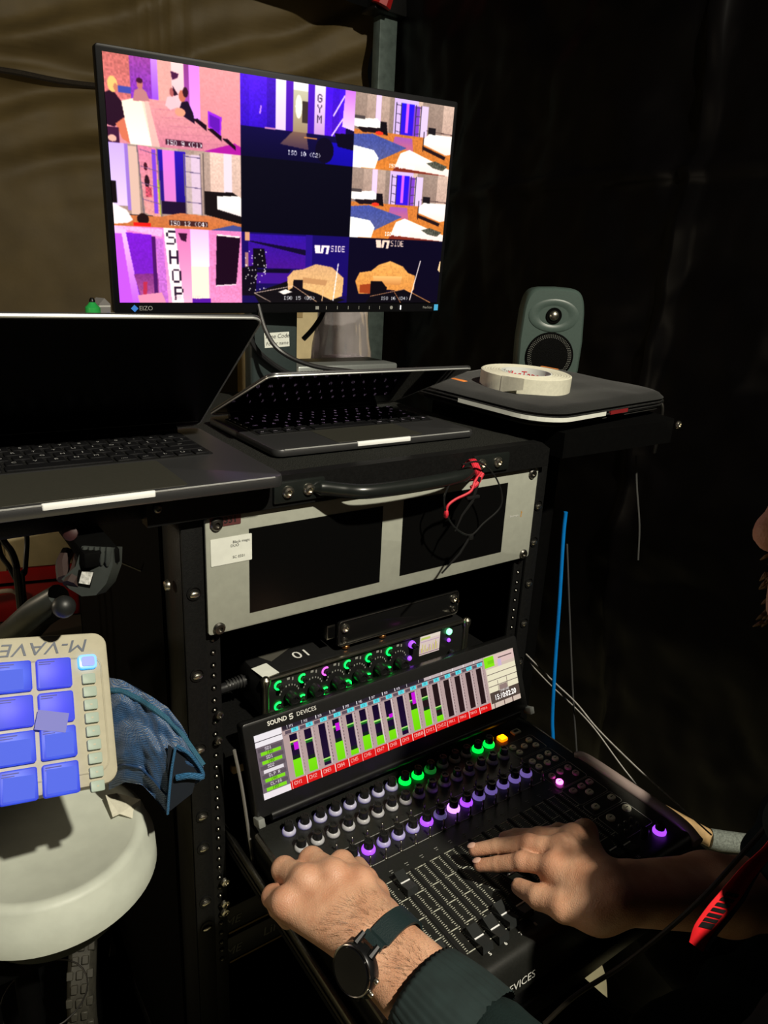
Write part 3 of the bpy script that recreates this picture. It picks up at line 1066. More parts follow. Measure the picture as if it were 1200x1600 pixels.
# --- glass door view
tile(0, 1)
cv.rect(0, 0, 1, 0.85, (196, 166, 150), (182, 150, 136), tex=0.10, planks=8, seed=20)
cv.rect(0, 0, 0.13, 0.75, (196, 164, 240), (222, 196, 240)); cv.rect(0.11, 0, 0.135, 0.8, (150, 110, 200)); cv.rect(0.135, 0.02, 0.2, 0.85, (214, 176, 158))
cv.rect(0.0, 0.45, 0.035, 0.72, (16, 8, 10))
cv.rect(0.34, 0.03, 0.56, 0.80, (40, 14, 170), (24, 8, 110)); cv.rect(0.385, 0.03, 0.475, 0.68, (222, 112, 214), (214, 120, 190)); cv.rect(0.35, 0.28, 0.385, 0.75, (36, 14, 120)); cv.rect(0.36, 0.66, 0.56, 0.82, (26, 10, 40))
cv.poly([(0.20, 0.0), (0.345, 0.02), (0.36, 0.9), (0.235, 0.82)], (216, 120, 150), (220, 150, 140), tex=0.12, seed=3); cv.ell(0.255, 0.25, 0.014, 0.05, (60, 16, 30)); cv.ell(0.26, 0.43, 0.018, 0.08, (40, 14, 26)); cv.rect(0.245, 0.5, 0.29, 0.62, (190, 70, 90), tex=0.5)
cv.rect(0.305, 0.04, 0.335, 0.82, (120, 60, 210)); cv.poly([(0.335, 0.4), (0.35, 0.4), (0.365, 0.9), (0.35, 0.9)], (170, 180, 60))
for x0, x1, y0, y1 in ((0.20, 0.225, 0.0, 0.86), (0.345, 0.36, 0.02, 0.90), (0.545, 0.55, 0.05, 0.84), (0.67, 0.675, 0.04, 0.86)):
    cv.line(x0, y0, x1, y1, 2.2, (112, 96, 104))
cv.poly([(0.555, 0.06), (0.665, 0.05), (0.67, 0.84), (0.555, 0.80)], (206, 180, 190), (190, 170, 160), a=0.8, tex=0.08)
cv.rect(0.60, 0.06, 0.67, 0.8, (226, 196, 226), a=0.6)
for k in range(4):
    cv.line(0.555, 0.08 + k * 0.19, 0.67, 0.09 + k * 0.19, 1.3, (90, 74, 110)); cv.line(0.22, 0.05 + k * 0.2, 0.35, 0.10 + k * 0.2, 1.3, (120, 80, 120))
cv.rect(0.69, 0.02, 0.70, 0.8, (96, 80, 74)); cv.rect(0.86, 0, 0.925, 0.62, (226, 206, 214))
cv.poly([(0, 0.86), (0.35, 0.86), (0.5, 0.80), (1, 0.84), (1, 1), (0, 1)], (198, 112, 66), (190, 104, 50), tex=0.12, seed=8)
cv.poly([(0.70, 0.50), (0.93, 0.49), (1, 0.56), (1, 0.9), (0.70, 0.80)], (18, 10, 12)); cv.poly([(0.80, 0.55), (0.98, 0.53), (1, 0.56), (1, 0.80), (0.80, 0.72)], WHT, (230, 216, 210))
cv.poly([(0.74, 1.0), (0.93, 0.92), (1, 0.94), (1, 1)], (62, 70, 134)); cv.poly([(0, 0.72), (0.1, 0.80), (0.14, 0.92), (0.10, 0.96), (0, 0.98)], (240, 222, 220)); cv.ell(0.215, 0.9, 0.045, 0.07, (30, 12, 14)); cv.rect(0.14, 0.95, 0.27, 0.99, (225, 24, 20))
osd('ISO 12 (C4)', 0.42, 0.905, (60, 30, 30))
# --- shop view
tile(0, 2)
cv.rect(0, 0, 1, 1, (226, 120, 200), (238, 150, 190), tex=0.08)
cv.poly([(0, 0), (0.08, 0), (0.17, 1), (0, 1)], (240, 190, 245), (190, 90, 240)); cv.poly([(0, 0.1), (0.05, 0.1), (0.10, 1), (0, 1)], (190, 80, 235))
cv.poly([(0.08, 0.08), (0.27, 0.10), (0.30, 1), (0.16, 1)], (120, 22, 200), (110, 30, 170), tex=0.1); cv.poly([(0.12, 0.62), (0.31, 0.6), (0.32, 0.92), (0.17, 0.95)], (120, 40, 120), (170, 80, 140), tex=0.15)
cv.poly([(0, 0), (0.36, 0.02), (0.35, 0.12), (0.02, 0.03)], (240, 170, 215), tex=0.1); cv.rect(0.27, 0.12, 0.30, 0.9, (70, 16, 90)); cv.poly([(0.30, 0.14), (0.36, 0.14), (0.38, 1), (0.31, 1)], (196, 104, 200), tex=0.15)
cv.poly([(0.19, 0.72), (0.22, 0.72), (0.21, 0.95), (0.18, 0.95)], (180, 40, 70)); cv.poly([(0.14, 0.9), (0.33, 0.86), (0.36, 1), (0.15, 1)], (222, 138, 166))
cv.poly([(0.365, 0.0), (0.455, 0.0), (0.505, 1), (0.41, 1)], (248, 240, 232), (252, 230, 226))
cv.poly([(0.46, 0), (0.57, 0), (0.58, 1), (0.505, 1)], (214, 110, 170), (246, 170, 200)); cv.poly([(0.48, 0.06), (0.55, 0.06), (0.54, 0.17), (0.50, 0.15)], (50, 12, 40))
cv.rect(0.575, 0, 0.725, 0.5, (240, 180, 244), (250, 226, 236)); cv.rect(0.575, 0.5, 0.715, 0.95, (252, 240, 200)); cv.rect(0.575, 0.94, 0.73, 1, (80, 8, 150))
cv.rect(0.73, 0, 1, 1, (224, 124, 180), (226, 130, 180), tex=0.12, seed=15)
cv.poly([(0.79, 0.06), (0.99, 0.08), (0.95, 0.74), (0.775, 0.76)], (24, 3, 22)); cv.line(0.79, 0.06, 0.985, 0.08, 2.5, (250, 235, 225)); cv.line(0.775, 0.76, 0.95, 0.74, 2, (248, 220, 225))
for ch, y, x in (('S', 0.03, 0.385), ('H', 0.29, 0.40), ('O', 0.54, 0.415), ('P', 0.78, 0.43)):
    cv.txt(ch, x, y, 3.6, (40, 22, 46))
cv.txt('ISO 14 (D2)', 0.42, 0.90, 0.9, (210, 170, 190))
# --- dark set with sofa
tile(1, 2)
cv.rect(0, 0, 1, 1, (22, 6, 92), (18, 6, 70))
cv.rect(0.06, 0.02, 0.58, 0.5, (46, 12, 150), (66, 14, 130), tex=0.1); cv.poly([(0, 0.1), (0.58, 0.22), (0.58, 0.30), (0.1, 0.14)], (14, 4, 40)); cv.rect(0.58, 0, 0.64, 0.6, (36, 12, 124)); cv.rect(0.64, 0, 1, 0.9, (20, 6, 92))
cv.poly([(0, 0.52), (0.45, 0.5), (0.42, 0.56), (0, 0.58)], (10, 4, 30)); cv.rect(0.1, 0.56, 0.5, 0.72, (58, 14, 130))
cv.rect(0.03, 0, 0.07, 0.12, (210, 150, 110)); cv.rect(0.03, 0.28, 0.06, 0.55, (160, 110, 110)); cv.poly([(0.1, 0.22), (0.2, 0.22), (0.22, 0.5), (0.1, 0.5)], (8, 4, 14)); cv.poly([(0.0, 0.5), (0.14, 0.45), (0.12, 0.9), (0, 0.9)], (10, 4, 18))
r_ = np.random.default_rng(4)
for k in range(46):
    cv.ell(0.02 + 0.2 * r_.random(), 0.22 + 0.62 * r_.random(), 0.005, 0.009, (230, 222, 215))
cv.poly([(0.1, 0.86), (0.45, 0.66), (0.98, 0.96), (0.9, 1), (0.15, 1)], (12, 8, 12))
cv.poly([(0.42, 0.82), (0.41, 0.62), (0.47, 0.52), (0.56, 0.50), (0.68, 0.42), (0.84, 0.46), (0.96, 0.62), (0.95, 0.9), (0.84, 0.96), (0.7, 0.86), (0.58, 0.80), (0.5, 0.74)], (206, 158, 110), (226, 176, 110), tex=0.10, seed=7)
cv.poly([(0.56, 0.62), (0.8, 0.66), (0.78, 0.74), (0.56, 0.70)], (186, 134, 86)); cv.poly([(0.46, 0.82), (0.47, 0.66), (0.56, 0.66), (0.56, 0.82)], (12, 6, 14))
cv.line(0.11, 0.86, 0.47, 0.75, 1.2, (220, 190, 170)); cv.line(0.11, 0.86, 0.26, 0.99, 1.2, (200, 170, 150)); cv.line(0.47, 0.75, 0.7, 0.99, 1.2, (220, 170, 130)); cv.poly([(0.33, 0.84), (0.4, 0.80), (0.46, 0.84), (0.38, 0.88)], (238, 226, 214))
cv.line(0.90, 0.40, 0.86, 0.97, 2.4, (240, 226, 222)); cv.line(0.76, 0.8, 0.75, 0.98, 2, (226, 180, 130))


def inside(x, y, c):
    cv.poly([(x, y), (x + 0.055, y), (x + 0.06, y + 0.12), (x + 0.012, y + 0.12)], c)
    cv.poly([(x + 0.07, y), (x + 0.15, y), (x + 0.135, y + 0.13), (x + 0.11, y + 0.13), (x + 0.12, y + 0.03), (x + 0.095, y + 0.03), (x + 0.085, y + 0.12), (x + 0.062, y + 0.12)], c)
    x0_, y0_, x1_, y1_ = cv.win
    cv.txt('SIDE', x + 0.16, y, 1.7, c, sx=0.85)


inside(0.66, 0.14, (244, 226, 222))
osd('ISO 15 (D3)', 0.38, 0.9)
# --- black set with sofa
tile(2, 2)
cv.rect(0, 0, 1, 1, (6, 3, 26), (8, 4, 24))
cv.poly([(0.12, 0.86), (0.08, 0.66), (0.12, 0.53), (0.24, 0.50), (0.32, 0.40), (0.44, 0.34), (0.58, 0.42), (0.64, 0.52), (0.72, 0.56), (0.72, 0.78), (0.64, 0.92), (0.5, 0.80), (0.3, 0.78), (0.24, 0.86)], (226, 160, 82), (206, 128, 56), tex=0.14, seed=11)
cv.poly([(0.26, 0.58), (0.58, 0.58), (0.56, 0.72), (0.28, 0.70)], (236, 178, 104), (196, 124, 62)); cv.poly([(0.13, 0.72), (0.24, 0.70), (0.24, 0.86), (0.13, 0.84)], (150, 58, 24))
cv.poly([(0.24, 0.66), (0.36, 0.66), (0.42, 0.76), (0.40, 0.92), (0.24, 0.92)], (8, 4, 10)); cv.poly([(0.24, 0.9), (0.6, 0.78), (0.92, 1), (0.2, 1)], (8, 5, 12)); cv.line(0.24, 0.90, 0.62, 0.78, 1.2, (190, 130, 90)); cv.line(0.62, 0.78, 0.92, 1, 1.4, (226, 150, 80)); cv.line(0.5, 0.82, 0.58, 1, 1.2, (190, 120, 70))
cv.line(0.77, 0.32, 0.68, 0.96, 2.2, (244, 226, 214)); cv.poly([(0.99, 0.32), (1, 0.32), (1, 0.5), (0.975, 0.46)], (226, 190, 140))
inside(0.27, 0.02, (236, 204, 182))
osd('ISO 16 (D4)', 0.36, 0.9)
tile(1, 1); cv.rect(0, 0, 1, 1, (4, 3, 18), (3, 2, 14))
cv.blur(); scr = cv.mesh('screen', SW, SH, attr_mat('monitor_picture', 1.4, 0.25), mon, T(0, -0.0012, 0.0035))
scr['label'] = 'lit screen split into nine camera views'
# bezel marks
mb = MB(); mb.prism([(-0.005, 0), (0, -0.005), (0.005, 0), (0, 0.005)], 0, 0.0002, T(-0.243, -0.0008, -0.1525) @ RX(90)); lg = mb.build('maker_emblem', mat('eizo_blue', (0.03, 0.16, 0.55), 0.5, emit=(0.05, 0.25, 0.8), strength=0.25, sampling=False), mon, False)
text('lettering', 'EIZO', 0.0085, GREYPRINT, mon, T(-0.2275, -0.0009, -0.1525) @ RX(90))
mk = MB()
for i in range(6):
    mk.box((0.052 + i * 0.0195, -0.0008, -0.1525), (0.0009, 0.0004, 0.005))
mk.box((0.036, -0.0008, -0.1525), (0.006, 0.0004, 0.005))
mk.build('button_marks', GREYPRINT, mon, False)
mb = MB(); mb.lathe([(0.0028, 0), (0.0028, 0.0003)], 16, T(0.172, -0.0006, -0.1525) @ RX(90)); mb.build('power_button', GREYPRINT, mon, False)
mb = MB(); mb.box((0.190, -0.0008, -0.1525), (0.0018, 0.0004, 0.007)); mb.build('power_light', mat('white_led', (1, 1, 1), 0.5, emit=(1, 1, 1), strength=1.2, sampling=False), mon, False)
mb = MB(); mb.box((0.2615, -0.0008, -0.1525), (0.008, 0.0004, 0.010)); mb.build('energy_sticker', mat('sky_blue', (0.06, 0.40, 0.75), 0.5, emit=(0.1, 0.5, 0.9), strength=0.12), mon, False)['label'] = 'small sky blue sticker'
text('lettering', 'FlexScan', 0.0055, GREYPRINT, mon, T(0.244, -0.0009, -0.1525) @ RX(90))
# stand
cxs = at(428, 545, y=0.40)
MI = MF.inverted()
mb = MB()
mb.slab(0.082, 0.030, 0.225, 0.006, (cxs.x, 0.41, DECK_Z + 0.012 + 0.1125), 3, 0.002, MI)
mb.build('stand_column', mat('stand_grey', (0.028, 0.040, 0.040), 0.5, noise=0.1, nscale=200), mon)['label'] = 'dark grey stand column'
mb = MB(); mb.slab(0.12, 0.10, 0.010, 0.02, (cxs.x - 0.01, 0.37, DECK_Z + 0.0072), 5, 0.002, MI); mb.build('stand_base', BLK2, mon)
mb = MB(); mb.box((cxs.x * 0.5 + MC.x * 0.5, 0.405, DECK_Z + 0.232), (abs(MC.x - cxs.x) + 0.08, 0.03, 0.05), 0.004, M=MI); mb.build('stand_neck', BLK2, mon)
lp = at(433, 531, y=0.394)
tl = thing('label_tape', 'white tape label with handwriting on the monitor stand', 'label', T(lp.x, 0.3945, lp.z) @ RY(-3))
mb = MB(); mb.box((0, 0, 0), (0.044, 0.0003, 0.023)); mb.build('tape', PAPER, tl, False)
text('handwriting', 'Time Code', 0.0095, BLACKPRINT, tl, T(0, -0.0004, 0.0055) @ RX(90), shear=0.2)
text('handwriting', 'Folder name', 0.0078, BLACKPRINT, tl, T(0, -0.0004, -0.0055) @ RX(90), shear=0.2)


# ------------------------------------------------------------------ things whose parts are laid out in world coordinates
INVM = {}


def wthing(name, label, cat, base, group=None):
    e = thing(name, label, cat, T(*base), group)
    INVM[e.name] = T(*base).inverted()
    return e


def put(mb_, name, m, parent, M=None, smooth=True, label=None, angle=40):
    o = mb_.build(name, m, parent, smooth, angle)
    o.matrix_basis = INVM.get(parent.name, Matrix.Identity(4)) @ (M if M is not None else Matrix.Identity(4))
    if label:
        o['label'] = label
    return o


def wtext(name, s, size, m, parent, M, **k):
    return text(name, s, size, m, parent, INVM.get(parent.name, Matrix.Identity(4)) @ M, **k)


def place(o, parent, M):
    c = bpy.data.objects.new(o.name.split('.')[0], o.data)
    COL.objects.link(c)
    c.parent = parent
    c.matrix_basis = INVM.get(parent.name, Matrix.Identity(4)) @ M
    return c


def led(name, rgb, s, base=None):
    return mat(name, base or (0.3, 0.3, 0.3), 0.3, emit=rgb, strength=s)


GREEN = led('green_light', (0.0, 1.0, 0.06), 1.5, (0.02, 0.10, 0.03))
GREEN_DIM = led('green_glow_dim', (0.02, 1.0, 0.10), 0.10)
PURPLE = led('violet_light', (0.36, 0.06, 1.0), 1.5, (0.08, 0.05, 0.15))
PURPLE_HI = led('bright_violet_light', (0.50, 0.18, 1.0), 3.0)
PURPLE_DIM = led('soft_violet_light', (0.30, 0.20, 0.75), 0.42)
CLEAR = mat('frosted_acrylic', (0.42, 0.42, 0.44), 0.25, noise=0.1, nscale=300)
CLEARV = led('frosted_violet', (0.34, 0.28, 0.75), 0.20, (0.42, 0.42, 0.46))
ORANGE = led('orange_light', (1.0, 0.16, 0.0), 2.6)
YELLOW = led('yellow_light', (1.0, 0.60, 0.0), 3.0)
PINK = led('pink_light', (1.0, 0.10, 0.75), 7.0)

# ================================================================== FADER CONSOLE
CX0, CX1 = 0.033, 0.468
CZ = 0.757
con = wthing('fader_console', 'black sixteen channel fader console with a wide lit meter screen', 'mixing console', (0.25, -0.18, 0.712))
CONB = mat('console_black', (0.014, 0.0145, 0.013), 0.36, noise=0.15, nscale=500, bump=0.05, bscale=1200)
prof = [(-0.020, 0.714), (-0.020, 0.757), (-0.312, 0.757)]
for i in range(7):                                    # rounded front ridge
    t = math.pi / 2 * i / 6
    prof.append((-0.318 - 0.012 * math.sin(t), 0.7465 + 0.0125 * math.cos(t)))
prof += [(-0.336, 0.722), (-0.334, 0.714)]
mb = MB()
Mp = Matrix(((0, 0, 1, 0), (1, 0, 0, 0), (0, 1, 0, 0), (0, 0, 0, 1)))
mb.prism(prof, CX0, CX1, Mp)
body = put(mb, 'body', CONB, con, angle=35)
# side cheeks: left has a steel edge, right a glossy rounded arm rest
mb = MB(); mb.tube([(CX0 - 0.002, -0.055, 0.760), (CX0 - 0.002, -0.31, 0.757)], 0.0032, 8); put(mb, 'edge_trim', DARKSTEEL, con)
mb = MB(); mb.tube(spline([(CX1 - 0.001, -0.028, 0.757), (CX1 + 0.0005, -0.06, 0.7572), (CX1 + 0.0005, -0.14, 0.7572)], 4), 0.0012, 6); put(mb, 'edge_trim', DARKSTEEL, con)
mb = MB(); mb.tube(spline([(CX1 + 0.001, -0.146, 0.752), (CX1 + 0.007, -0.158, 0.756), (CX1 + 0.0085, -0.22, 0.757), (CX1 + 0.0085, -0.30, 0.757), (CX1 + 0.003, -0.332, 0.752)], 6), 0.0078, 12); put(mb, 'arm_rest', mat('armrest_gloss', (0.36, 0.28, 0.26), 0.3, 0.2), con, label='glossy rounded side rail')

# screen housing (tilted back)
TLc, BLc = Vector((0, -0.013, 0.879)), Vector((0, -0.052, 0.781))
upv = (TLc - BLc).normalized()
SF = frame((0.2505, (TLc.y + BLc.y) / 2, (TLc.z + BLc.z) / 2), (1, 0, 0), z=upv)     # local x right, z up the screen, y back
HHh = (TLc - BLc).length
mb = MB(); mb.slab(0.435, HHh + 0.004, 0.018, 0.004, (0, 0, -0.0095), 3, 0.0015, PX)
hous = put(mb, 'screen_housing', mat('housing_black', (0.009, 0.009, 0.009), 0.3, noise=0.1, nscale=200), con, SF)
for x in (-0.2165, 0.2165):
    mb = MB(); mb.box((x, -0.001, -HHh / 2 - 0.004), (0.008, 0.016, 0.010), 0.001)
    put(mb, 'bumper', mat('bumper_grey', (0.20, 0.21, 0.20), 0.5), hous)
mb = MB(); mb.cyl((-0.20, 0.004, -HHh / 2 - 0.004), (0.20, 0.004, -HHh / 2 - 0.004), 0.006, n=12); put(mb, 'hinge_bar', BLK2, hous)

cv = Canvas(840, 152, (186, 160, 158))
cv.window(0, 0, 840, 152)
UW, UH = 0.412, 0.0745
# left system column
cv.rect(0, 0, 0.085, 1, (118, 104, 112))
cv.rect(0, 0.0, 0.085, 0.19, (246, 240, 244)); cv.rect(0, 0.10, 0.085, 0.115, (90, 80, 88))
for k in range(5):
    y = 0.22 + k * 0.138
    cv.rect(0.005, y, 0.08, y + 0.055, (96, 84, 92))
    cv.txt(['SD1', 'SD1', 'SD2', 'D.PWR', 'CL-16'][k], 0.026, y, 1.0, (240, 230, 236))
    cv.rect(0.012, y + 0.062, 0.074, y + 0.118, (236, 228, 232) if k == 2 else (132, 226, 30))
    if k != 2:
        cv.txt('100', 0.030, y + 0.066, 0.9, (60, 110, 20))
cv.rect(0, 0.90, 0.085, 1, (246, 236, 240))
# top scales
cv.rect(0.087, 0.0, 0.855, 0.055, (196, 180, 180)); cv.rect(0.087, 0.055, 0.855, 0.07, (80, 68, 78)); cv.rect(0.087, 0.0, 0.60, 0.05, (44, 36, 48))
for k in range(16):
    x0 = 0.092 + k * 0.0475
    cv.rect(x0 + 0.01, 0.0, x0 + 0.012, 0.055, (250, 246, 246))
    if k < 9:
        cv.txt('X' + str(k + 1), x0 + 0.018, 0.004, 0.9, (236, 226, 232))
    cv.rect(x0 + 0.002, 0.085, x0 + 0.021, 0.135, (96, 80, 92)); cv.rect(x0 + 0.022, 0.075, x0 + 0.045, 0.14, (92, 226, 236))
    cv.txt('16', x0 + 0.027, 0.083, 0.85, (30, 120, 140))
    # channel strip
    dark = (20, 6, 40) if k < 9 else (34, 20, 22)
    cv.rect(x0 + 0.013, 0.165, x0 + 0.036, 0.835, dark, (30, 10, 50) if k < 9 else (38, 22, 24))
    for q in range(12):
        cv.rect(x0 + 0.0445, 0.17 + q * 0.055, x0 + 0.0460, 0.20 + q * 0.055, (96, 76, 82))
    cv.rect(x0 + 0.039, 0.16, x0 + 0.0405, 0.84, (240, 226, 226))
cv.rect(0.087, 0.145, 0.855, 0.15, (120, 104, 112))
lev = [0.28, 0.20, 0.0, 0.30, 0.09, 0.24, 0.15, 0.17, 0.0, 0.37, 0.28, 0.10, 0, 0, 0, 0]
pk = [0.55, 0.50, 0.10, 0.55, 0.50, 0.47, 0.40, 0.38, 0.12, 0.53, 0.50, 0.25, 0, 0, 0, 0]
mg = {0: (0.30, 0.42), 3: (0.24, 0.36), 7: (0.40, 0.47), 9: (0.18, 0.38)}
for k in range(12):
    x0 = 0.092 + k * 0.0475
    if lev[k]:
        cv.rect(x0 + 0.011, 0.845 - lev[k], x0 + 0.038, 0.845, (128, 236, 16), (118, 224, 10))
        cv.rect(x0 + 0.013, 0.845 - lev[k] - 0.06, x0 + 0.036, 0.845 - lev[k], (14, 40, 20), a=0.8)
    cv.rect(x0 + 0.011, 0.845 - pk[k] - 0.022, x0 + 0.038, 0.845 - pk[k], (226, 222, 130) if k in (0,) else (176, 240, 120))
    cv.rect(x0 + 0.013, 0.845 - pk[k], x0 + 0.036, 0.845 - pk[k] + 0.035, (24, 110, 30))
    if k in mg:
        cv.rect(x0 + 0.022, mg[k][0], x0 + 0.036, mg[k][1], (208, 20, 224))
# red name strip
cv.rect(0.085, 0.87, 0.86, 1.0, (226, 22, 22))
for k in range(16):
    x0 = 0.089 + k * 0.0478
    cv.rect(x0, 0.87, x0 + 0.002, 1.0, (252, 236, 230))
    if k < 12:
        cv.txt('CH' + str(k + 1), x0 + 0.008, 0.895, 1.25, (252, 190, 180))
    else:
        cv.txt('TRK' + str(k - 11), x0 + 0.006, 0.90, 1.05, (252, 190, 180))
# right panel: transport and timecode
cv.rect(0.86, 0, 1, 1, (216, 196, 180))
cv.rect(0.86, 0.02, 0.905, 0.22, (140, 236, 20)); cv.rect(0.875, 0.09, 0.915, 0.16, (120, 214, 20)); cv.rect(0.905, 0.02, 1, 0.19, (228, 196, 190)); cv.rect(0.925, 0.08, 0.99, 0.10, (90, 70, 70))
cv.rect(0.92, 0.12, 0.937, 0.26, (210, 186, 216))
for k in range(4):
    cv.rect(0.863, 0.25 + k * 0.115, 1, 0.35 + k * 0.115, (240, 232, 200)); cv.rect(0.863, 0.35 + k * 0.115, 1, 0.362 + k * 0.115, (110, 92, 90))
cv.rect(0.905, 0.5, 0.907, 0.70, (120, 100, 96)); cv.rect(0.948, 0.48, 0.950, 0.70, (120, 100, 96)); cv.rect(0.91, 0.60, 0.947, 0.70, (150, 128, 122))
cv.rect(0.863, 0.70, 1, 0.91, (84, 70, 62))
cv.txt('TIMECODE', 0.908, 0.70, 0.8, (240, 232, 226))
for k in range(2):
    cv.rect(0.863, 0.925 + k * 0.04, 1, 0.93 + k * 0.04, (90, 60, 60))
for x in (0.875, 0.92, 0.96):
    cv.rect(x, 0.91, x + 0.004, 1, (90, 60, 60))
ui = cv.mesh('screen', UW, UH, attr_mat('console_picture', 0.95, 0.2), hous, T(0, -0.0008, 0.0015))
ui['label'] = 'lit meter display with timecode'
text('timecode_digits', '15:10:02:20', 0.0105, mat('digit_glow', (0.5, 0.5, 0.5), 0.5, emit=(1, 0.97, 0.93), strength=1.0, sampling=False), hous, T(0.412 / 2 - 0.0285, -0.0012, 0.0015 + UH * (0.5 - 0.815)) @ RX(90), sx=0.86, bold=0.0002)
text('lettering', 'SOUND', 0.0072, WHITEPRINT, hous, T(-0.1745, -0.0010, HHh / 2 - 0.0055) @ RX(90), bold=0.0002)
text('lettering', 'DEVICES', 0.0072, WHITEPRINT, hous, T(-0.1355, -0.0010, HHh / 2 - 0.0055) @ RX(90))
em = MB(); em.tube(spline([(0.003, 0.0035, 0), (-0.002, 0.003, 0), (-0.002, 0.0, 0), (0.002, 0, 0), (0.002, -0.003, 0), (-0.003, -0.0035, 0)], 4), 0.0009, 6)
o = put(em, 'maker_emblem', WHITEPRINT, hous, T(-0.1565, -0.0012, HHh / 2 - 0.0055) @ RX(90) @ Matrix.Diagonal((0.8, 0.8, 0.8, 1)))

# knobs
kmesh = {}


def knob_proto(r, h, key_):
    if key_ in kmesh:
        return kmesh[key_]
    m = MB(); m.lathe([(r * 0.80, 0.004), (r * 0.78, h * 0.92), (r * 0.70, h), (r * 0.48, h * 0.985), (r * 0.40, h * 0.90)], 18, None, True, True)
    m.box((0, r * 0.60, h), (0.0008, r * 0.45, 0.0006))
    me = bpy.data.meshes.new('knob'); me.from_pydata(m.v, [], m.f); me.materials.append(mat('knob_black', (0.010, 0.010, 0.010), 0.3))
    me.polygons.foreach_set('use_smooth', [True] * len(me.polygons)); me.set_sharp_from_angle(angle=math.radians(40))
    kmesh[key_] = me
    return me


def ring_proto(r, m_):
    k = ('ring', r, m_.name)
    if k in kmesh:
        return kmesh[k]
    m = MB(); m.lathe([(r * 1.12, 0), (r * 1.14, 0.0022), (r * 1.0, 0.0046), (r * 0.82, 0.0052)], 20, None, True, True)
    me = bpy.data.meshes.new('light_ring'); me.from_pydata(m.v, [], m.f); me.materials.append(m_)
    me.polygons.foreach_set('use_smooth', [True] * len(me.polygons))
    kmesh[k] = me
    return me


def add_knob(parent, x, y, z, r, h, ringm, M=None):
    MM = INVM.get(parent.name, Matrix.Identity(4)) @ (M if M is not None else T(x, y, z))
    o = bpy.data.objects.new('knob', knob_proto(r, h, (r, h))); COL.objects.link(o); o.parent = parent; o.matrix_basis = MM
    if ringm:
        q = bpy.data.objects.new('light_ring', ring_proto(r, ringm)); COL.objects.link(q); q.parent = o
    return o


def chx(i):
    return 0.066 + 0.0209 * (i - 1)


for i in range(1, 17):
    rm = GREEN if i in (9, 10, 15, 16) else (GREEN_DIM if i == 11 else (CLEARV if i < 9 else CLEAR))
    add_knob(con, chx(i), -0.066, CZ, 0.0072, 0.014, rm)
    add_knob(con, chx(i), -0.0955, CZ, 0.0072, 0.014, CLEAR)
    rm = {4: PURPLE, 5: PURPLE_DIM, 7: PURPLE_DIM, 8: PURPLE, 9: CLEARV, 10: PURPLE_HI, 11: PURPLE}.get(i, PURPLE_DIM)
    add_knob(con, chx(i), -0.138, CZ, 0.0072, 0.014, rm)
add_knob(con, 0.441, -0.299, CZ, 0.0072, 0.013, PURPLE)
add_knob(con, 0.4125, -0.297, CZ, 0.006, 0.016, None)
# toggle switches between rows
for i in range(1, 17):
    for y, hgt in ((-0.121, 0.010), (-0.158, 0.013)):
        m = MB(); m.tube([(0, 0, 0), (0, 0.001, hgt)], [0.0010, 0.0013], 8); m.lathe([(0.0028, 0), (0.0026, 0.0018), (0.0015, 0.002)], 10)
        if i == 1 and y == -0.121:
            pass
        key_ = ('tog', y)
        if key_ not in kmesh:
            me = bpy.data.meshes.new('toggle'); me.from_pydata(m.v, [], m.f); me.materials.append(DARKSTEEL); me.polygons.foreach_set('use_smooth', [True] * len(me.polygons)); kmesh[key_] = me
        o = bpy.data.objects.new('toggle_switch', kmesh[key_]); COL.objects.link(o); o.parent = con
        o.matrix_basis = INVM[con.name] @ T(chx(i) + 0.0100, y, CZ)
# printed lines on the deck
pm = MB()
for y in (-0.1225, -0.1595):
    pm.box((0.222, y, CZ + 0.0002), (0.335, 0.0006, 0.0003))
for i in range(1, 17):
    pm.box((chx(i) + 0.004, -0.176, CZ + 0.0002), (0.0045, 0.0005, 0.0003)); pm.box((chx(i) + 0.004, -0.1790, CZ + 0.0002), (0.0030, 0.0005, 0.0003))
put(pm, 'deck_print', GREYPRINT, con, smooth=False)
# fader slots, scales and caps
FX = [chx(i) + 0.004 for i in range(1, 17)]
FY0, FY1 = -0.186, -0.3005
sl = MB(); sl.box((0, 0, 0), (0.0034, FY0 - FY1, 0.0008))
sl0 = put(sl, 'fader_slot', mat('slot_black', (0.001, 0.001, 0.001), 0.9), con, T(FX[0], (FY0 + FY1) / 2, CZ + 0.0002), False)
for x in FX[1:]:
    place(sl0, con, T(x, (FY0 + FY1) / 2, CZ + 0.0002))
for n_, x in enumerate(FX):
    s_ = MB()
    for side in (-1, 1):
        for k in range(45):
            yy = FY0 - 0.002 - k * (FY0 - FY1 - 0.004) / 44
            long_ = k % 11 == 0
            w_ = 0.0024 if k % 5 else 0.0034
            s_.box((x + side * (0.0052 + w_ / 2 - 0.0012), yy, CZ + 0.00015), (w_, 0.00055, 0.0003))
            if long_:
                s_.box((x + side * 0.0068, yy, CZ + 0.00015), (0.0072, 0.0009, 0.0003))
    put(s_, 'fader_scale', mat('scale_print', (0.52, 0.52, 0.44), 0.6), con, smooth=False)
fpos = {1: 0.55, 2: 0.97, 3: 0.93, 4: 0.14, 5: 0.955, 6: 0.96, 7: 0.9, 8: 0.9, 9: 0.6, 10: 0.5, 11: 0.95, 12: 0.95, 13: 0.9, 14: 0.95, 15: 0.92, 16: 0.95}
fc = MB()
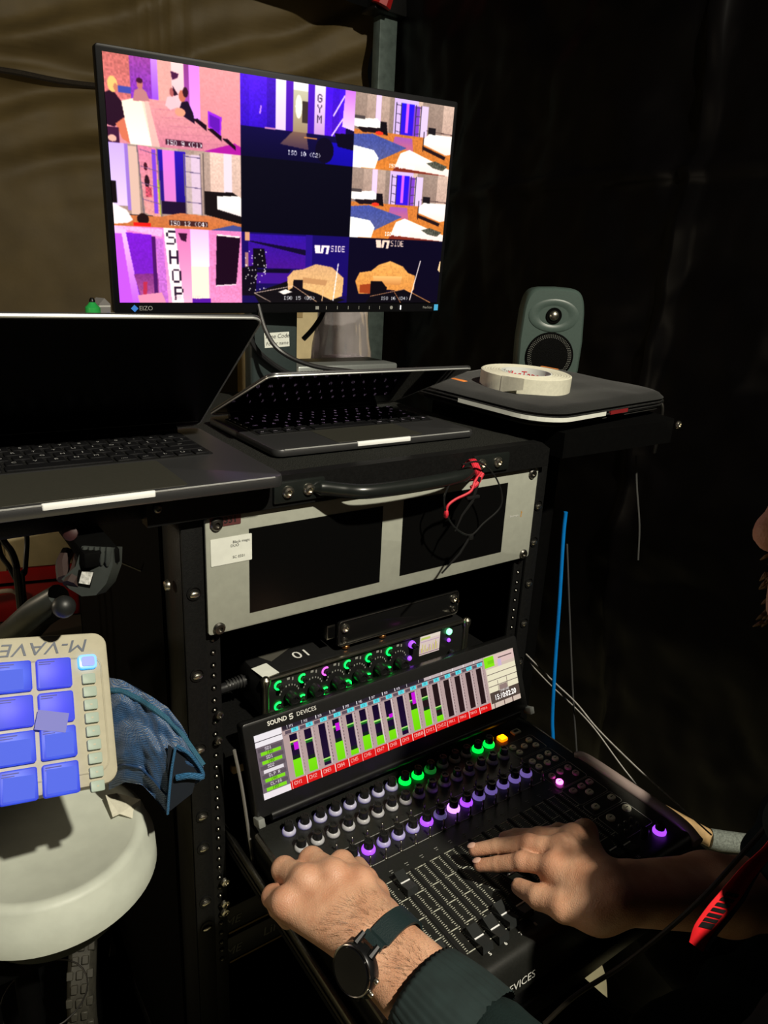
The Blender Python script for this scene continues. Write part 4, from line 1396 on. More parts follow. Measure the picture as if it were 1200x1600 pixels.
V = [(x * 1.22, y * 1.25, z * 1.25) for x, y, z in [(-0.0055, -0.0115, 0.002), (0.0055, -0.0115, 0.002), (0.0055, 0.0115, 0.002), (-0.0055, 0.0115, 0.002),
     (-0.0052, -0.0100, 0.0085), (0.0052, -0.0100, 0.0085), (0.0050, -0.0012, 0.0062), (-0.0050, -0.0012, 0.0062),
     (0.0050, 0.0012, 0.0062), (-0.0050, 0.0012, 0.0062), (0.0052, 0.0100, 0.0095), (-0.0052, 0.0100, 0.0095)]]
fc.add(V, [(3, 2, 1, 0), (0, 1, 5, 4), (4, 5, 6, 7), (7, 6, 8, 9), (9, 8, 10, 11), (11, 10, 2, 3), (1, 2, 10, 8, 6, 5), (0, 4, 7, 9, 11, 3)])
fc.box((0, 0, 0.001), (0.002, 0.006, 0.003))
fl = MB(); fl.box((0, 0, 0.0080), (0.0116, 0.0014, 0.0006))
FCM = mat('fader_cap', (0.022, 0.024, 0.024), 0.22)
cap0 = None
for i in range(1, 17):
    Mx = T(FX[i - 1], FY0 + (FY1 - FY0) * fpos[i], CZ)
    if cap0 is None:
        cap0 = put(fc, 'fader_cap', FCM, con, Mx, False)
        ln0 = fl.build('white_line', mat('line_white', (0.85, 0.86, 0.88), 0.4), cap0, False)
    else:
        c = place(cap0, con, Mx)
        q = bpy.data.objects.new('white_line', ln0.data); COL.objects.link(q); q.parent = c
for i in range(1, 17):
    wtext('lettering', str(i), 0.0058, WHITEPRINT, con, T(FX[i - 1] + 0.0015, -0.3105, CZ + 0.0003), bold=0.0001)
wtext('lettering', 'SOUND DEVICES', 0.0125, WHITEPRINT, con, T(0.150, -0.3362, 0.7325) @ RX(84), sx=0.95)
# button groups on the right
BT = mat('button_cream', (0.72, 0.70, 0.56), 0.45)
BTP = mat('button_cream_pink_lit', (0.50, 0.33, 0.36), 0.45)  # cream buttons with the pinkish light on them put into the colour
groups = [([(0.404, -0.089), (0.420, -0.095), (0.404, -0.102), (0.436, -0.0885), (0.436, -0.102)], 'round'),
          ([(0.405, -0.125), (0.421, -0.124), (0.4045, -0.1376), (0.4368, -0.1238), (0.421, -0.1372), (0.437, -0.137)], 'round'),
          ([(0.4054, -0.160), (0.4217, -0.1594), (0.4375, -0.1594), (0.4378, -0.1724), (0.4053, -0.1734)], 'round'),
          ([(0.4069, -0.195), (0.4233, -0.1947), (0.4389, -0.1945), (0.4232, -0.2076)], 'square'),
          ([(0.4082, -0.230), (0.4397, -0.2295)], 'square'), ([(0.4086, -0.2528), (0.4404, -0.2523)], 'big')]
lm = MB()
for gi, (pts_, kind) in enumerate(groups):
    xs_ = [p[0] for p in pts_]; ys_ = [p[1] for p in pts_]
    xa, xb, ya, yb = 0.395, 0.449, min(ys_) - 0.010, max(ys_) + 0.0095
    if gi == 5:
        ya = -0.285
    path = []
    for (sx, sy, a0) in ((1, 1, 0), (-1, 1, 90), (-1, -1, 180), (1, -1, 270)):
        for k in range(4):
            t = math.radians(a0 + 30 * k)
            path.append(((xa + xb) / 2 + sx * ((xb - xa) / 2 - 0.004) + 0.004 * math.cos(t), (ya + yb) / 2 + sy * ((yb - ya) / 2 - 0.004) + 0.004 * math.sin(t), CZ + 0.0002))
    path.append(path[0])
    lm.tube(path, 0.00035, 4, False)
    for pi2, (x, y) in enumerate(pts_):
        lit = gi == 2 and pi2 == 4
        m = MB()
        if kind == 'square':
            m.slab(0.0098, 0.0088, 0.003, 0.003, (0, 0, 0.0015), 3, 0.0008)
        else:
            rr = 0.0047 if kind == 'round' else 0.0056
            m.lathe([(rr, 0), (rr, 0.0022), (rr * 0.85, 0.003), (rr * 0.3, 0.0026)], 16)
        bo = put(m, 'button', PINK if lit else (BTP if (gi == 2 or (gi == 3 and pi2 < 3)) else BT), con, T(x, y, CZ))
        q = MB(); q.box((0, 0, 0.0032), (0.0046, 0.0010, 0.0002)); q.build('legend', BLACKPRINT, bo, False)
put(lm, 'button_outlines', GREYPRINT, con, smooth=False)
m = MB(); m.slab(0.0135, 0.012, 0.004, 0.003, (0, 0, 0.002), 3, 0.001); rec = put(m, 'record_button', ORANGE, con, T(0.405, -0.0663, CZ), label='glowing orange square button')
path = []
m = MB(); m.box((0, 0, 0.0042), (0.009, 0.0018, 0.0004)); 
for dx, dy, sx, sy in ((0, 0.0035, 0.009, 0.002), (0, -0.0035, 0.009, 0.002), (0.004, 0, 0.002, 0.008), (-0.004, 0, 0.002, 0.008)):
    m.box((dx, dy, 0.0043), (sx, sy, 0.0004))
m.build('glowing_edge', YELLOW, rec, False)
m = MB(); m.slab(0.0150, 0.0095, 0.003, 0.002, (0, 0, 0.0015), 3, 0.0008); o = put(m, 'button', BT, con, T(0.4332, -0.0648, CZ))
m = MB(); m.box((0, 0, 0.0032), (0.008, 0.004, 0.0002)); m.build('legend', BLACKPRINT, o, False)
# miniature trim pots and sockets by the front right corner
for k in range(6):
    m = MB(); m.lathe([(0.002, 0), (0.002, 0.004), (0.001, 0.0045)], 10); put(m, 'trim_pot', DARKSTEEL, con, T(0.405 + (k % 3) * 0.011, -0.2685 - (k // 3) * 0.009, CZ))

# drawer tray the console sits on + slides
tr = wthing('sliding_tray', 'black sliding rack tray carrying the fader console', 'tray', (0.2413, -0.10, 0.700))
mb = MB(); mb.box((0.2413, 0.02, 0.7035), (0.446, 0.72, 0.006)); put(mb, 'tray', BLK, tr, smooth=False)
mb = MB(); mb.box((0.2413, -0.344, 0.700), (0.446, 0.006, 0.022), 0.002); put(mb, 'front_lip', BLK, tr)
for x in (0.0205, 0.462):
    mb = MB(); mb.box((x, -0.13, 0.722), (0.005, 0.42, 0.010), 0.001); put(mb, 'slide_rail', DARKSTEEL, tr)
    mb = MB(); mb.box((x + (0.006 if x < 0.2 else -0.006) * 0.0, -0.15, 0.7085), (0.003, 0.38, 0.006)); put(mb, 'slide_rail', DARKSTEEL, tr)
# thin rod hanging next to the drawer
mb = MB(); mb.tube(spline([at(366, 1172, y=-0.03), at(378, 1230, y=-0.035), at(390, 1310, y=-0.04), at(398, 1370, y=-0.045)], 6), 0.0019, 6)
tag(mb.build('wire_rod', mat('grey_wire', (0.30, 0.29, 0.27), 0.4, 0.5)), 'thin grey wire hanging beside the left rack rail', 'wire')
p = at(371, 1198, y=0.03)
mb = MB(); mb.slab(0.017, 0.010, 0.012, 0.003, tuple(p), 3, 0.002); tag(mb.build('wood_chip', mat('pale_wood', (0.55, 0.36, 0.18), 0.6, noise=0.2, nscale=60)), 'small pale wooden wedge behind the console screen', 'wedge')
# rack screws between rail and console
for u, v in ((343, 1117), (342, 1157)):
    q = at(u, v, y=-0.002)
    o = rb(hexbolt(0.0052), 'rack_screw', DARKSTEEL); o.matrix_basis = INV @ T(q.x, -0.001, q.z)
for u, v in ((352, 1378), (352, 1412), (352, 1425)):
    q = at(u, v, y=-0.002)
    o = rb(hexbolt(0.006), 'rack_screw', STEEL); o.matrix_basis = INV @ T(q.x, -0.001, q.z)

# ================================================================== FIELD MIXER behind the console screen
mix = wthing('field_mixer', 'compact field mixer with green ringed knobs above the console screen', 'audio mixer', (0.245, 0.10, 0.845))
MY = 0.030
mA = at(414, 1062, y=MY); mB_ = at(728, 972, y=MY)
mx0, mx1 = 0.080, 0.405
mzt, mzb = 0.9035, 0.848
mb = MB(); mb.box(((mx0 + mx1) / 2, MY + 0.080, (mzt + mzb) / 2), (mx1 - mx0, 0.150, mzt - mzb), 0.003); put(mb, 'case', mat('mixer_black', (0.010, 0.010, 0.010), 0.4, noise=0.1, nscale=200), mix)
mb = MB(); mb.box(((mx0 + mx1) / 2, MY + 0.002, (mzt + mzb) / 2), (mx1 - mx0 - 0.010, 0.006, mzt - mzb - 0.006), 0.001); mfp = put(mb, 'front_plate', mat('mixer_face', (0.012, 0.012, 0.012), 0.35), mix)
for x in (mx0 + 0.002, mx1 - 0.002):
    mb = MB(); mb.lathe([(0.0055, mzb - 0.004), (0.0052, mzb + 0.004), (0.0040, mzb + 0.012), (0.0040, mzt - 0.010), (0.0062, mzt - 0.003), (0.0062, mzt + 0.002), (0.003, mzt + 0.005)], 14); put(mb, 'corner_post', mat('post_alu', (0.55, 0.52, 0.42), 0.3, 1.0), mix, T(x, MY - 0.004, 0))
mb = MB(); mb.box(((mx0 + mx1) / 2, MY - 0.002, mzt + 0.0005), (mx1 - mx0 - 0.01, 0.007, 0.0035), 0.001); put(mb, 'top_rail', mat('rail_alu', (0.38, 0.36, 0.30), 0.35, 1.0), mix)
mb = MB(); mb.box(((mx0 + mx1) / 2, MY - 0.002, mzb + 0.0005), (mx1 - mx0 - 0.01, 0.007, 0.0045), 0.001); put(mb, 'bottom_rail', mat('rail_alu', (0, 0, 0)), mix)
# tape across the top with the number, and sticker
mb = MB(); mb.box((0, 0, 0), (0.050, 0.022, 0.0004)); put(mb, 'tape_strip', mat('grey_tape', (0.075, 0.072, 0.06), 0.5), mix, T(0.125, MY + 0.055, mzt + 0.0004) @ RZ(28), False)
mb = MB(); mb.box((0, 0, 0), (0.022, 0.028, 0.0004)); put(mb, 'sticker', PAPER, mix, T(mx0 + 0.010, MY + 0.014, mzt + 0.0026) @ RZ(8), False, 'small blank white sticker')
wtext('lettering', '01', 0.024, WHITEPRINT, mix, T(0.150, MY + 0.030, mzt + 0.0008), sx=1.1)
FM = T(0, MY - 0.0012, 0) @ RX(90)
def fknob(x, z, r, h, ringm):
    return add_knob(mix, 0, 0, 0, r, h, ringm, T(x, MY - 0.0012, z) @ RX(90))


ARC_G = led('green_arc', (0.0, 1.0, 0.08), 3.0, (0.02, 0.1, 0.03)); ARC_P = led('pink_arc', (0.8, 0.12, 0.75), 1.6, (0.1, 0.05, 0.1))
for k in range(6):
    x = mx0 + 0.028 + k * 0.0335
    top_m = PURPLE if k == 2 else GREEN
    zt_, zb_ = mzt - 0.013, mzb + 0.013
    for (xx, zz, m_) in ((x - 0.0075, zt_, top_m), (x - 0.0075, zb_, GREEN)):
        m = MB(); pathr = [(0.0052 * math.cos(math.radians(a)), 0.0052 * math.sin(math.radians(a)), 0.0012) for a in range(60 if (k not in (3,) or zz == zt_) else 0, 301 if (k not in (3,) or zz == zt_) else 361, 15)]
        m.tube(pathr, 0.0012, 6); put(m, 'light_arc', ARC_P if m_ is PURPLE else ARC_G, mix, T(xx, MY - 0.0012, zz) @ RX(90))
        fknob(xx, zz, 0.0040, 0.010, None)
    fknob(x + 0.0075, (zt_ + zb_) / 2 - 0.003, 0.0098, 0.018, None)
    pr_ = MB()
    for a in range(20, 170, 18):
        ca, sa = math.cos(math.radians(a)), math.sin(math.radians(a))
        pr_.box((x + 0.0075 + 0.0135 * ca, MY - 0.0014, (zt_ + zb_) / 2 - 0.003 + 0.0135 * sa), (0.0014, 0.0003, 0.0022))
    pr_.box((x + 0.006, MY - 0.0014, mzt - 0.008), (0.004, 0.0003, 0.003)); pr_.box((x + 0.012, MY - 0.0014, mzt - 0.0095), (0.002, 0.0003, 0.004))
    pr_.box((x + 0.004, MY - 0.0014, mzb + 0.008), (0.006, 0.0003, 0.003))
    put(pr_, 'knob_print', GREYPRINT, mix, smooth=False)
fknob(0.305, mzt - 0.012, 0.0048, 0.013, PURPLE)
m = MB(); m.sphere((0, 0, 0), 0.0035, 10); put(m, 'violet_button', PURPLE, mix, T(0.303, MY - 0.002, mzb + 0.022))
fknob(0.300, mzb + 0.010, 0.0055, 0.012, None)
cv = Canvas(84, 60, (226, 206, 196)); cv.window(0, 0, 84, 60)
cv.rect(0, 0, 1, 0.16, (236, 222, 206)); cv.rect(0.05, 0.08, 0.5, 0.2, (196, 210, 110)); cv.rect(0.03, 0.28, 0.97, 0.34, (200, 170, 190))
r_ = np.random.default_rng(2)
for k in range(20):
    h_ = 0.1 + 0.4 * r_.random(); cv.rect(0.04 + k * 0.046, 0.86 - h_, 0.07 + k * 0.046, 0.86, (206, 196, 90) if k % 3 else (190, 150, 190))
cv.rect(0, 0.9, 1, 0.95, (150, 120, 130))
cv.mesh('display', 0.036, 0.030, attr_mat('mixer_picture', 0.9, 0.25), mfp, T(0.338, MY - 0.0018, mzt - 0.0205))['label'] = 'small lit display'
m = MB(); m.lathe([(0.0046, 0), (0.0046, 0.003), (0.003, 0.004)], 16); put(m, 'lit_button', led('bright_green', (0.15, 1.0, 0.35), 3.0), mix, T(0.372, MY - 0.0012, mzt - 0.010) @ RX(90), label='round glowing green button')
m = MB(); m.sphere((0, 0, 0), 0.003, 10); put(m, 'violet_button', PURPLE, mix, T(0.373, MY - 0.002, mzt - 0.024))
fknob(0.377, mzb + 0.013, 0.0065, 0.012, None)
# glowing strip standing in for green light spilled under the knobs
m = MB(); m.box((0.235, MY - 0.004, mzb - 0.0015), (0.30, 0.004, 0.0012)); put(m, 'green_spill', led('green_spill_glow', (0.02, 0.8, 0.06), 0.5), mix, smooth=False)
# cable plugged into the mixer's left side
mb = MB(); mb.tube(spline([(mx0 - 0.002, 0.075, 0.880), (mx0 - 0.030, 0.075, 0.878), (mx0 - 0.055, 0.09, 0.865), (mx0 - 0.06, 0.13, 0.80), (0.03, 0.2, 0.72)], 8), 0.0065, 10)
cb = wthing('audio_cable', 'black audio cable plugged into the left side of the field mixer', 'cable', (0.05, 0.1, 0.72))
put(mb, 'lead', CABLE, cb)
mb = MB()
for k in range(6):
    mb.cyl((mx0 - 0.006 - k * 0.004, 0.075, 0.880), (mx0 - 0.0085 - k * 0.004, 0.075, 0.880), 0.0088 - 0.0004 * k, n=14)
put(mb, 'strain_relief', RUBBER, cb)
# rack shelf under the mixer
sh = wthing('rack_shelf', 'black rack shelf under the field mixer', 'shelf', (0.24, 0.18, 0.835))
mb = MB(); mb.box((0.2413, 0.20, 0.838), (0.448, 0.40, 0.004)); put(mb, 'plate', BLK, sh, smooth=False)

# black receiver bar above the mixer
br = wthing('receiver_bar', 'glossy black bar unit with hex bolts above the field mixer', 'receiver', (0.29, 0.08, 0.906))
BA = at(527, 972, y=0.042); BB = at(714, 922, y=0.042)
bx0, bx1, bzt, bzb = BA.x, BB.x + 0.002, 0.949, 0.912
mb = MB(); mb.slab(bx1 - bx0, bzt - bzb, 0.006, 0.005, ((bx0 + bx1) / 2, (bzt + bzb) / 2, -0.042), 4, 0.001, PX); put(mb, 'face', mat('bar_gloss', (0.006, 0.006, 0.006), 0.18), br)
mb = MB(); mb.box(((bx0 + bx1) / 2, 0.11, (bzt + bzb) / 2), (bx1 - bx0 - 0.004, 0.13, bzt - bzb - 0.003)); put(mb, 'case', MATBLK, br, smooth=False)
fr = []
w_, h_ = (bx1 - bx0) / 2 - 0.001, (bzt - bzb) / 2 - 0.001
for (sx, sy, a0) in ((1, 1, 0), (-1, 1, 90), (-1, -1, 180), (1, -1, 270)):
    for k in range(4):
        t = math.radians(a0 + 30 * k); fr.append(((bx0 + bx1) / 2 + sx * (w_ - 0.005) + 0.005 * math.cos(t), 0.0385, (bzt + bzb) / 2 + sy * (h_ - 0.005) + 0.005 * math.sin(t)))
fr.append(fr[0])
mb = MB(); mb.tube(fr, 0.0007, 6, False); put(mb, 'edge_rim', DARKSTEEL, br)
for x, z in ((bx0 + 0.010, bzt - 0.011), (bx0 + 0.010, bzb + 0.008), (bx1 - 0.010, bzt - 0.011), (bx1 - 0.010, bzb + 0.010)):
    top_ = z > 0.93
    o = put(hexbolt(0.0062 if top_ else 0.0048), 'bolt', STEEL if top_ else DARKSTEEL, br, T(x, 0.039, z))
mb = MB(); mb.box((bx0 - 0.007, 0.05, (bzt + bzb) / 2 + 0.003), (0.012, 0.010, 0.020), 0.0005); ub = put(mb, 'connector', mat('usb_shell', (0.18, 0.17, 0.15), 0.35, 1.0), br)
mb = MB(); mb.box((bx0 - 0.007, 0.0445, (bzt + bzb) / 2 + 0.003), (0.009, 0.0015, 0.015)); put(mb, 'socket', MATBLK, ub, smooth=False)
BRASS = mat('copper_brass', (0.75, 0.33, 0.12), 0.35, 1.0)
for x in (bx0 + 0.016, bx0 + 0.075):
    mb = MB(); mb.lathe([(0.006, 0), (0.006, 0.0035), (0.005, 0.0045)], 14); put(mb, 'brass_stud', BRASS, br, T(x, 0.046, bzb - 0.0065))
mb = MB(); mb.lathe([(0.003, 0), (0.003, 0.004)], 10, RX(90)); put(mb, 'brass_stud', BRASS, br, T(bx1 - 0.001, 0.043, bzt - 0.018))

# zip ties and red cord on the handle
zt_ = wthing('cord_tie', 'red cord and black zip ties looped around the right of the rack handle', 'cord', (0.34, -0.05, 1.15))
RED = mat('red_cord', (0.60, 0.02, 0.04), 0.6, noise=0.2, nscale=300)
def hp(u, v, y=-0.05): return at(u, v, y=y)
mb = MB()
ring = []
for k in range(17):
    a = 2 * math.pi * k / 16
    ring.append((0.337 + 0.003 * math.sin(a * 2), -0.029 + 0.0115 * math.cos(a), 1.152 + 0.0115 * math.sin(a)))
for dx in (-0.004, -0.001, 0.002):
    mb.tube([(p[0] + dx, p[1], p[2]) for p in ring], 0.0022, 6, False)
mb.tube(spline([hp(752, 738, -0.045), hp(742, 752, -0.05), hp(735, 768, -0.054), hp(712, 780), hp(700, 790), hp(697, 803)], 6), 0.0016, 6)
mb.tube(spline([hp(754, 740, -0.045), hp(745, 756, -0.05), hp(736, 762, -0.05)], 5), 0.0026, 6)
mb.sphere(tuple(hp(697, 803)), 0.006, 8, (0.5, 0.6, 1.0))
put(mb, 'red_cord', RED, zt_)
ZT = mat('zip_tie_black', (0.012, 0.012, 0.012), 0.3)
mb = MB(); mb.tube(spline([hp(722, 726), hp(748, 722), hp(772, 742), hp(784, 772), hp(780, 795), hp(755, 818), hp(736, 836), hp(715, 828), hp(700, 808), hp(694, 780), hp(702, 756)], 6), 0.0012, 6); put(mb, 'zip_tie', ZT, zt_)
mb = MB(); mb.tube([hp(736, 836), hp(718, 865), hp(690, 896, -0.045)], [0.0016, 0.0016, 0.0011], 6); mb.box(tuple(hp(735, 839)), (0.007, 0.005, 0.007), 0.001); put(mb, 'zip_tie', ZT, zt_)
mb = MB(); mb.tube([hp(750, 745), hp(738, 783), hp(722, 805), hp(711, 830)], [0.002, 0.002, 0.0015, 0.001], 6); mb.box(tuple(hp(739, 777)), (0.020, 0.004, 0.004), 0.001, M=None); put(mb, 'zip_tie', ZT, zt_)

# ================================================================== SIDE SHELF, SLEEVE, TAPE, SPEAKER
SHZ = 1.178
ss = wthing('side_shelf', 'black side shelf on a pole right of the rack carrying sleeve and speaker', 'shelf', (0.75, 0.22, 0))
mb = MB(); mb.prism([(0.522, -0.010), (0.775, -0.010), (0.79, 0.0), (0.86, 0.26), (0.86, 0.285), (0.522, 0.285)], SHZ - 0.036, SHZ); put(mb, 'shelf_board', MATBLK, ss)
mb = MB(); mb.cyl((0.66, 0.14, 0.02), (0.66, 0.14, SHZ - 0.03), 0.022); put(mb, 'pole', MATBLK, ss)
mb = MB(); mb.cyl((0.66, 0.14, 0.007), (0.66, 0.14, 0.025), 0.10, 0.09, 28); put(mb, 'foot', MATBLK, ss)
q = at(1060, 657, y=-0.0105)
o = put(hexbolt(0.0065), 'bolt', STEEL, ss, T(q.x, -0.0105, min(max(q.z, SHZ - 0.03), SHZ - 0.008)))

sn = Vector((math.sin(0.075) * math.cos(-2.44), math.sin(0.075) * math.sin(-2.44), math.cos(0.075)))
SLM = frame(Vector((0.633, 0.147, 1.222)) - sn * 0.0345, (math.cos(0.14), math.sin(0.14), 0), z=sn)
slv = thing('laptop_sleeve', 'black padded laptop sleeve with orange tabs and papers poking out', 'sleeve', SLM)
NEO = mat('black_neoprene', (0.008, 0.0085, 0.0078), 0.9, spec=0.2, noise=0.35, nscale=500, bump=0.5, bscale=900, sheen=0.2)
NEO2 = mat('black_neoprene_edge', (0.020, 0.020, 0.017), 0.8, noise=0.5, nscale=600, bump=0.5, bscale=900)


def pillow(w, d, h, r, z0, puff):
    """rounded cushion slab with a soft, slightly domed top"""
    m = MB(); n = 44
    nx, ny = 40, 32
    def P(u, v, top):
        x = (u - 0.5) * 2; y = (v - 0.5) * 2
        # squircle map
        X = x; Y = y
        e = max(abs(x), abs(y))
        q = (1 - abs(x) ** 7) ** (1 / 3) * (1 - abs(y) ** 7) ** (1 / 3)
        cx_, cy_ = x * (w / 2), y * (d / 2)
        kx = max(0, abs(cx_) - (w / 2 - r)); ky = max(0, abs(cy_) - (d / 2 - r))
        L = math.hypot(kx, ky)
        if kx > 0 and ky > 0 and L > 0:
            s_ = max(kx, ky) / L
            kx *= s_; ky *= s_
            cx_ = math.copysign(w / 2 - r + kx, cx_); cy_ = math.copysign(d / 2 - r + ky, cy_)
        zz = z0 + h / 2 + (h / 2) * q * (1 if top else -1)
        if top:
            zz += puff * q * nz(cx_ * 9, cy_ * 9, 3, 2)
        return (cx_, cy_, zz)
    for top in (True, False):
        o_ = len(m.v)
        for j in range(ny + 1):
            for i in range(nx + 1):
                m.v.append(P(i / nx, j / ny, top))
        for j in range(ny):
            for i in range(nx):
                a = o_ + j * (nx + 1) + i
                f = (a, a + 1, a + nx + 2, a + nx + 1)
                m.f.append(f if top else f[::-1])
    return m


pillow(0.362, 0.284, 0.022, 0.055, 0.0125, 0.004).build('upper_panel', NEO, slv, True, 180)
pillow(0.354, 0.276, 0.013, 0.055, 0.0, 0.0).build('lower_panel', NEO2, slv, True, 180)
def perim(w, d, r, z, n=8):
    out = []
    for (sx, sy, a0) in ((1, 1, 0), (-1, 1, 90), (-1, -1, 180), (1, -1, 270)):
        for k in range(n + 1):
            t = math.radians(a0 + 90 * k / n); out.append((sx * (w / 2 - r) + r * math.cos(t), sy * (d / 2 - r) + r * math.sin(t), z))
    out.append(out[0])
    return out


m = MB(); m.tube(perim(0.360, 0.282, 0.055, 0.0185), 0.0016, 6, False); m.tube(perim(0.360, 0.282, 0.055, 0.0135), 0.0014, 6, False); m.build('zip', mat('zip_black', (0.012, 0.012, 0.012), 0.4, noise=0.4, nscale=900, bump=0.8, bscale=1500), slv)
# papers seen in the open zip, along front-left and front-right rim
pp = perim(0.358, 0.280, 0.055, 0.0155, 8)
def strip(idx, h0, h1, off, name, m_):
    m = MB()
    for a, b in zip(idx[:-1], idx[1:]):
        A = Vector(pp[a]); B = Vector(pp[b])
        m.quad((A.x * off, A.y * off, h0), (B.x * off, B.y * off, h0), (B.x * off, B.y * off, h1), (A.x * off, A.y * off, h1))
    return m.build(name, m_, slv, True, 180)


A0, B0 = Vector(pp[17]), Vector(pp[18])
m = MB()
ps = perim(0.366, 0.288, 0.058, 0.0, 8)
seq = [Vector(ps[26]), Vector(ps[27])]
def along(a, b, n): return [a.lerp(b, k / n) for k in range(n + 1)]
front = along(Vector(ps[26]), Vector(ps[27]), 20)
left = along(Vector(ps[17]), Vector(ps[18]), 10)
corner = [Vector(ps[k]) for k in range(18, 27)]
corner_r = [Vector(ps[k]) for k in range(27, 36)]
def band(path, z0, z1, name, mm):
    m = MB()
    for a, b in zip(path[:-1], path[1:]):
        m.quad((a.x, a.y, z0), (b.x, b.y, z0), (b.x, b.y, z1), (a.x, a.y, z1))
        m.quad((a.x * 0.98, a.y * 0.98, z0), (a.x * 0.98, a.y * 0.98, z1), (b.x * 0.98, b.y * 0.98, z1), (b.x * 0.98, b.y * 0.98, z0))
    return m.build(name, mm, slv, True, 180)


band(left[4:] + corner[1:] + front[1:8], 0.0125, 0.0185, 'paper_edge', PAPER)['label'] = 'white paper showing through the zip'
band(front[8:13], 0.0125, 0.0185, 'red_paper_edge', mat('dark_red', (0.20, 0.01, 0.012), 0.6))
band(corner_r[2:8], 0.0125, 0.0190, 'paper_edge', PAPER)
OR = mat('orange_tab', (0.85, 0.26, 0.05), 0.6)
m = MB(); m.box((-0.135, 0.06, 0.0325), (0.010, 0.028, 0.006), 0.0015, M=None); m.build('orange_tab', OR, slv)
m = MB(); m.box((0.150, 0.09, 0.0325), (0.007, 0.038, 0.005), 0.0015); m.build('orange_tab', OR, slv)
m = MB(); m.tube(spline([(0.172, -0.115, 0.016), (0.178, -0.124, 0.004), (0.180, -0.126, -0.02), (0.180, -0.126, -0.05)], 5), 0.003, 8); m.box((0.180, -0.126, -0.062), (0.007, 0.004, 0.032), 0.001); m.build('zip_pull', DARKSTEEL, slv)

# roll of tape on the sleeve
SLT = Vector((0.633, 0.147, 1.222)) + sn * 0.0012
tq = on_plane(820, 594, SLT + sn * 0.0125, sn) - sn * 0.0125
tc_ = tq
tp = thing('tape_roll', 'roll of cream cloth tape with peeled end lying on the black sleeve', 'tape', frame(tq, (1, 0, 0), z=sn))
TAPE = mat('cream_cloth_tape', (0.66, 0.64, 0.52), 0.65, noise=0.06, nscale=200, bump=0.15, bscale=900)
TAPES = mat('tape_side', (0.60, 0.57, 0.40), 0.7, noise=0.15, nscale=300)
RO, RI, HT = 0.0690, 0.0375, 0.0254
prof = [(RO, 0.0008), (RO, HT - 0.0006)]
r = RO - 0.0005
k = 0
while r > RI + 0.002:                      # wound layers, edges slightly uneven
    prof.append((r, HT + (0.0004 if k % 2 else -0.0003) * (1 + 0.6 * math.sin(k * 2.1)))); r -= 0.0021; k += 1
prof += [(RI + 0.0015, HT - 0.0004)]
m = MB(); m.lathe(prof + [(RI + 0.0015, 0.0008)], 56, None, False, False); m.f += []
m.build('tape_winding', TAPE, tp, True, 30)
m = MB(); m.lathe([(RI + 0.0016, 0.0), (RI + 0.0016, HT + 0.0003), (RI, HT + 0.0003), (RI, 0.0)], 48, None, False, False); m.build('core', mat('core_white', (0.70, 0.72, 0.70), 0.6), tp, True, 30)
m = MB(); m.lathe([(RO, 0.0006), (RI, 0.0006)], 48, None, False, False); m.build('underside', TAPES, tp)
# red lettering bent around the inside of the core
def bend_text(s, size, a_mid, z, m_, name):
    v, f = text_geo(s, size)
    M_ = MB(); rad = RI - 0.0004
    M_.add([(rad * math.cos(a_mid - p.x / rad), rad * math.sin(a_mid - p.x / rad), z + p.y) for p in v], f)
    return M_.build(name, m_, tp, False)


# far inner wall as seen from the camera
cdir = math.atan2(tc_.y - CAM[1], tc_.x - CAM[0])
bend_text('MagTape', 0.0150, cdir + 0.12, 0.0145, REDPRINT, 'lettering')
bend_text('M', 0.0150, cdir - 1.05, 0.0145, REDPRINT, 'lettering')
bend_text('MagTape', 0.0110, cdir + 1.15, 0.0195, GREYPRINT, 'lettering')
# peeled flap
fa = cdir + math.pi - 0.42
m = MB()
rows = []
for i in range(9):
    t = i / 8
    rr = RO + 0.0006 + 0.011 * t ** 1.6
    an = fa + 0.50 * t - 0.10
    for zz in (0.001 + 0.010 * t, HT + 0.002 * t):
        rows.append((rr * math.cos(an), rr * math.sin(an), zz))
for i in range(8):
    a = 2 * i; m.add([rows[a], rows[a + 2], rows[a + 3], rows[a + 1]], [(0, 1, 2, 3)])
m.v = m.v + []
m.build('peeled_end', TAPE, tp, True, 60)

# loudspeaker
spp = at(868, 603, d=1.45)
SPZ = 1.172
SPB = Vector((spp.x, 0.360, SPZ))
st2 = wthing('speaker_stand', 'black pole stand under the small loudspeaker behind the sleeve', 'stand', (SPB.x, SPB.y, 0))
mb = MB(); mb.slab(0.13, 0.13, 0.012, 0.01, (SPB.x, SPB.y, SPZ - 0.0065), 3); put(mb, 'top_plate', MATBLK, st2)
mb = MB(); mb.cyl((SPB.x, SPB.y, 0.02), (SPB.x, SPB.y, SPZ - 0.012), 0.018); put(mb, 'pole', MATBLK, st2)
mb = MB(); mb.cyl((SPB.x, SPB.y, 0.007), (SPB.x, SPB.y, 0.022), 0.10, 0.09, 28); put(mb, 'foot', MATBLK, st2)
sp = thing('loudspeaker', 'small dark green grey studio loudspeaker with rounded cabinet behind the tape', 'speaker', T(SPB.x, SPB.y, SPZ) @ RZ(math.degrees(math.atan2(-0.62, 0.78)) * 1.0) @ Matrix.Diagonal((0.85, 0.85, 0.85, 1)))
SPM = mat('speaker_grey_green', (0.060, 0.088, 0.078), 0.38, noise=0.06, nscale=200, bump=0.03, bscale=800)
SWd, SHt, SDp = 0.148, 0.222, 0.140
m = MB()
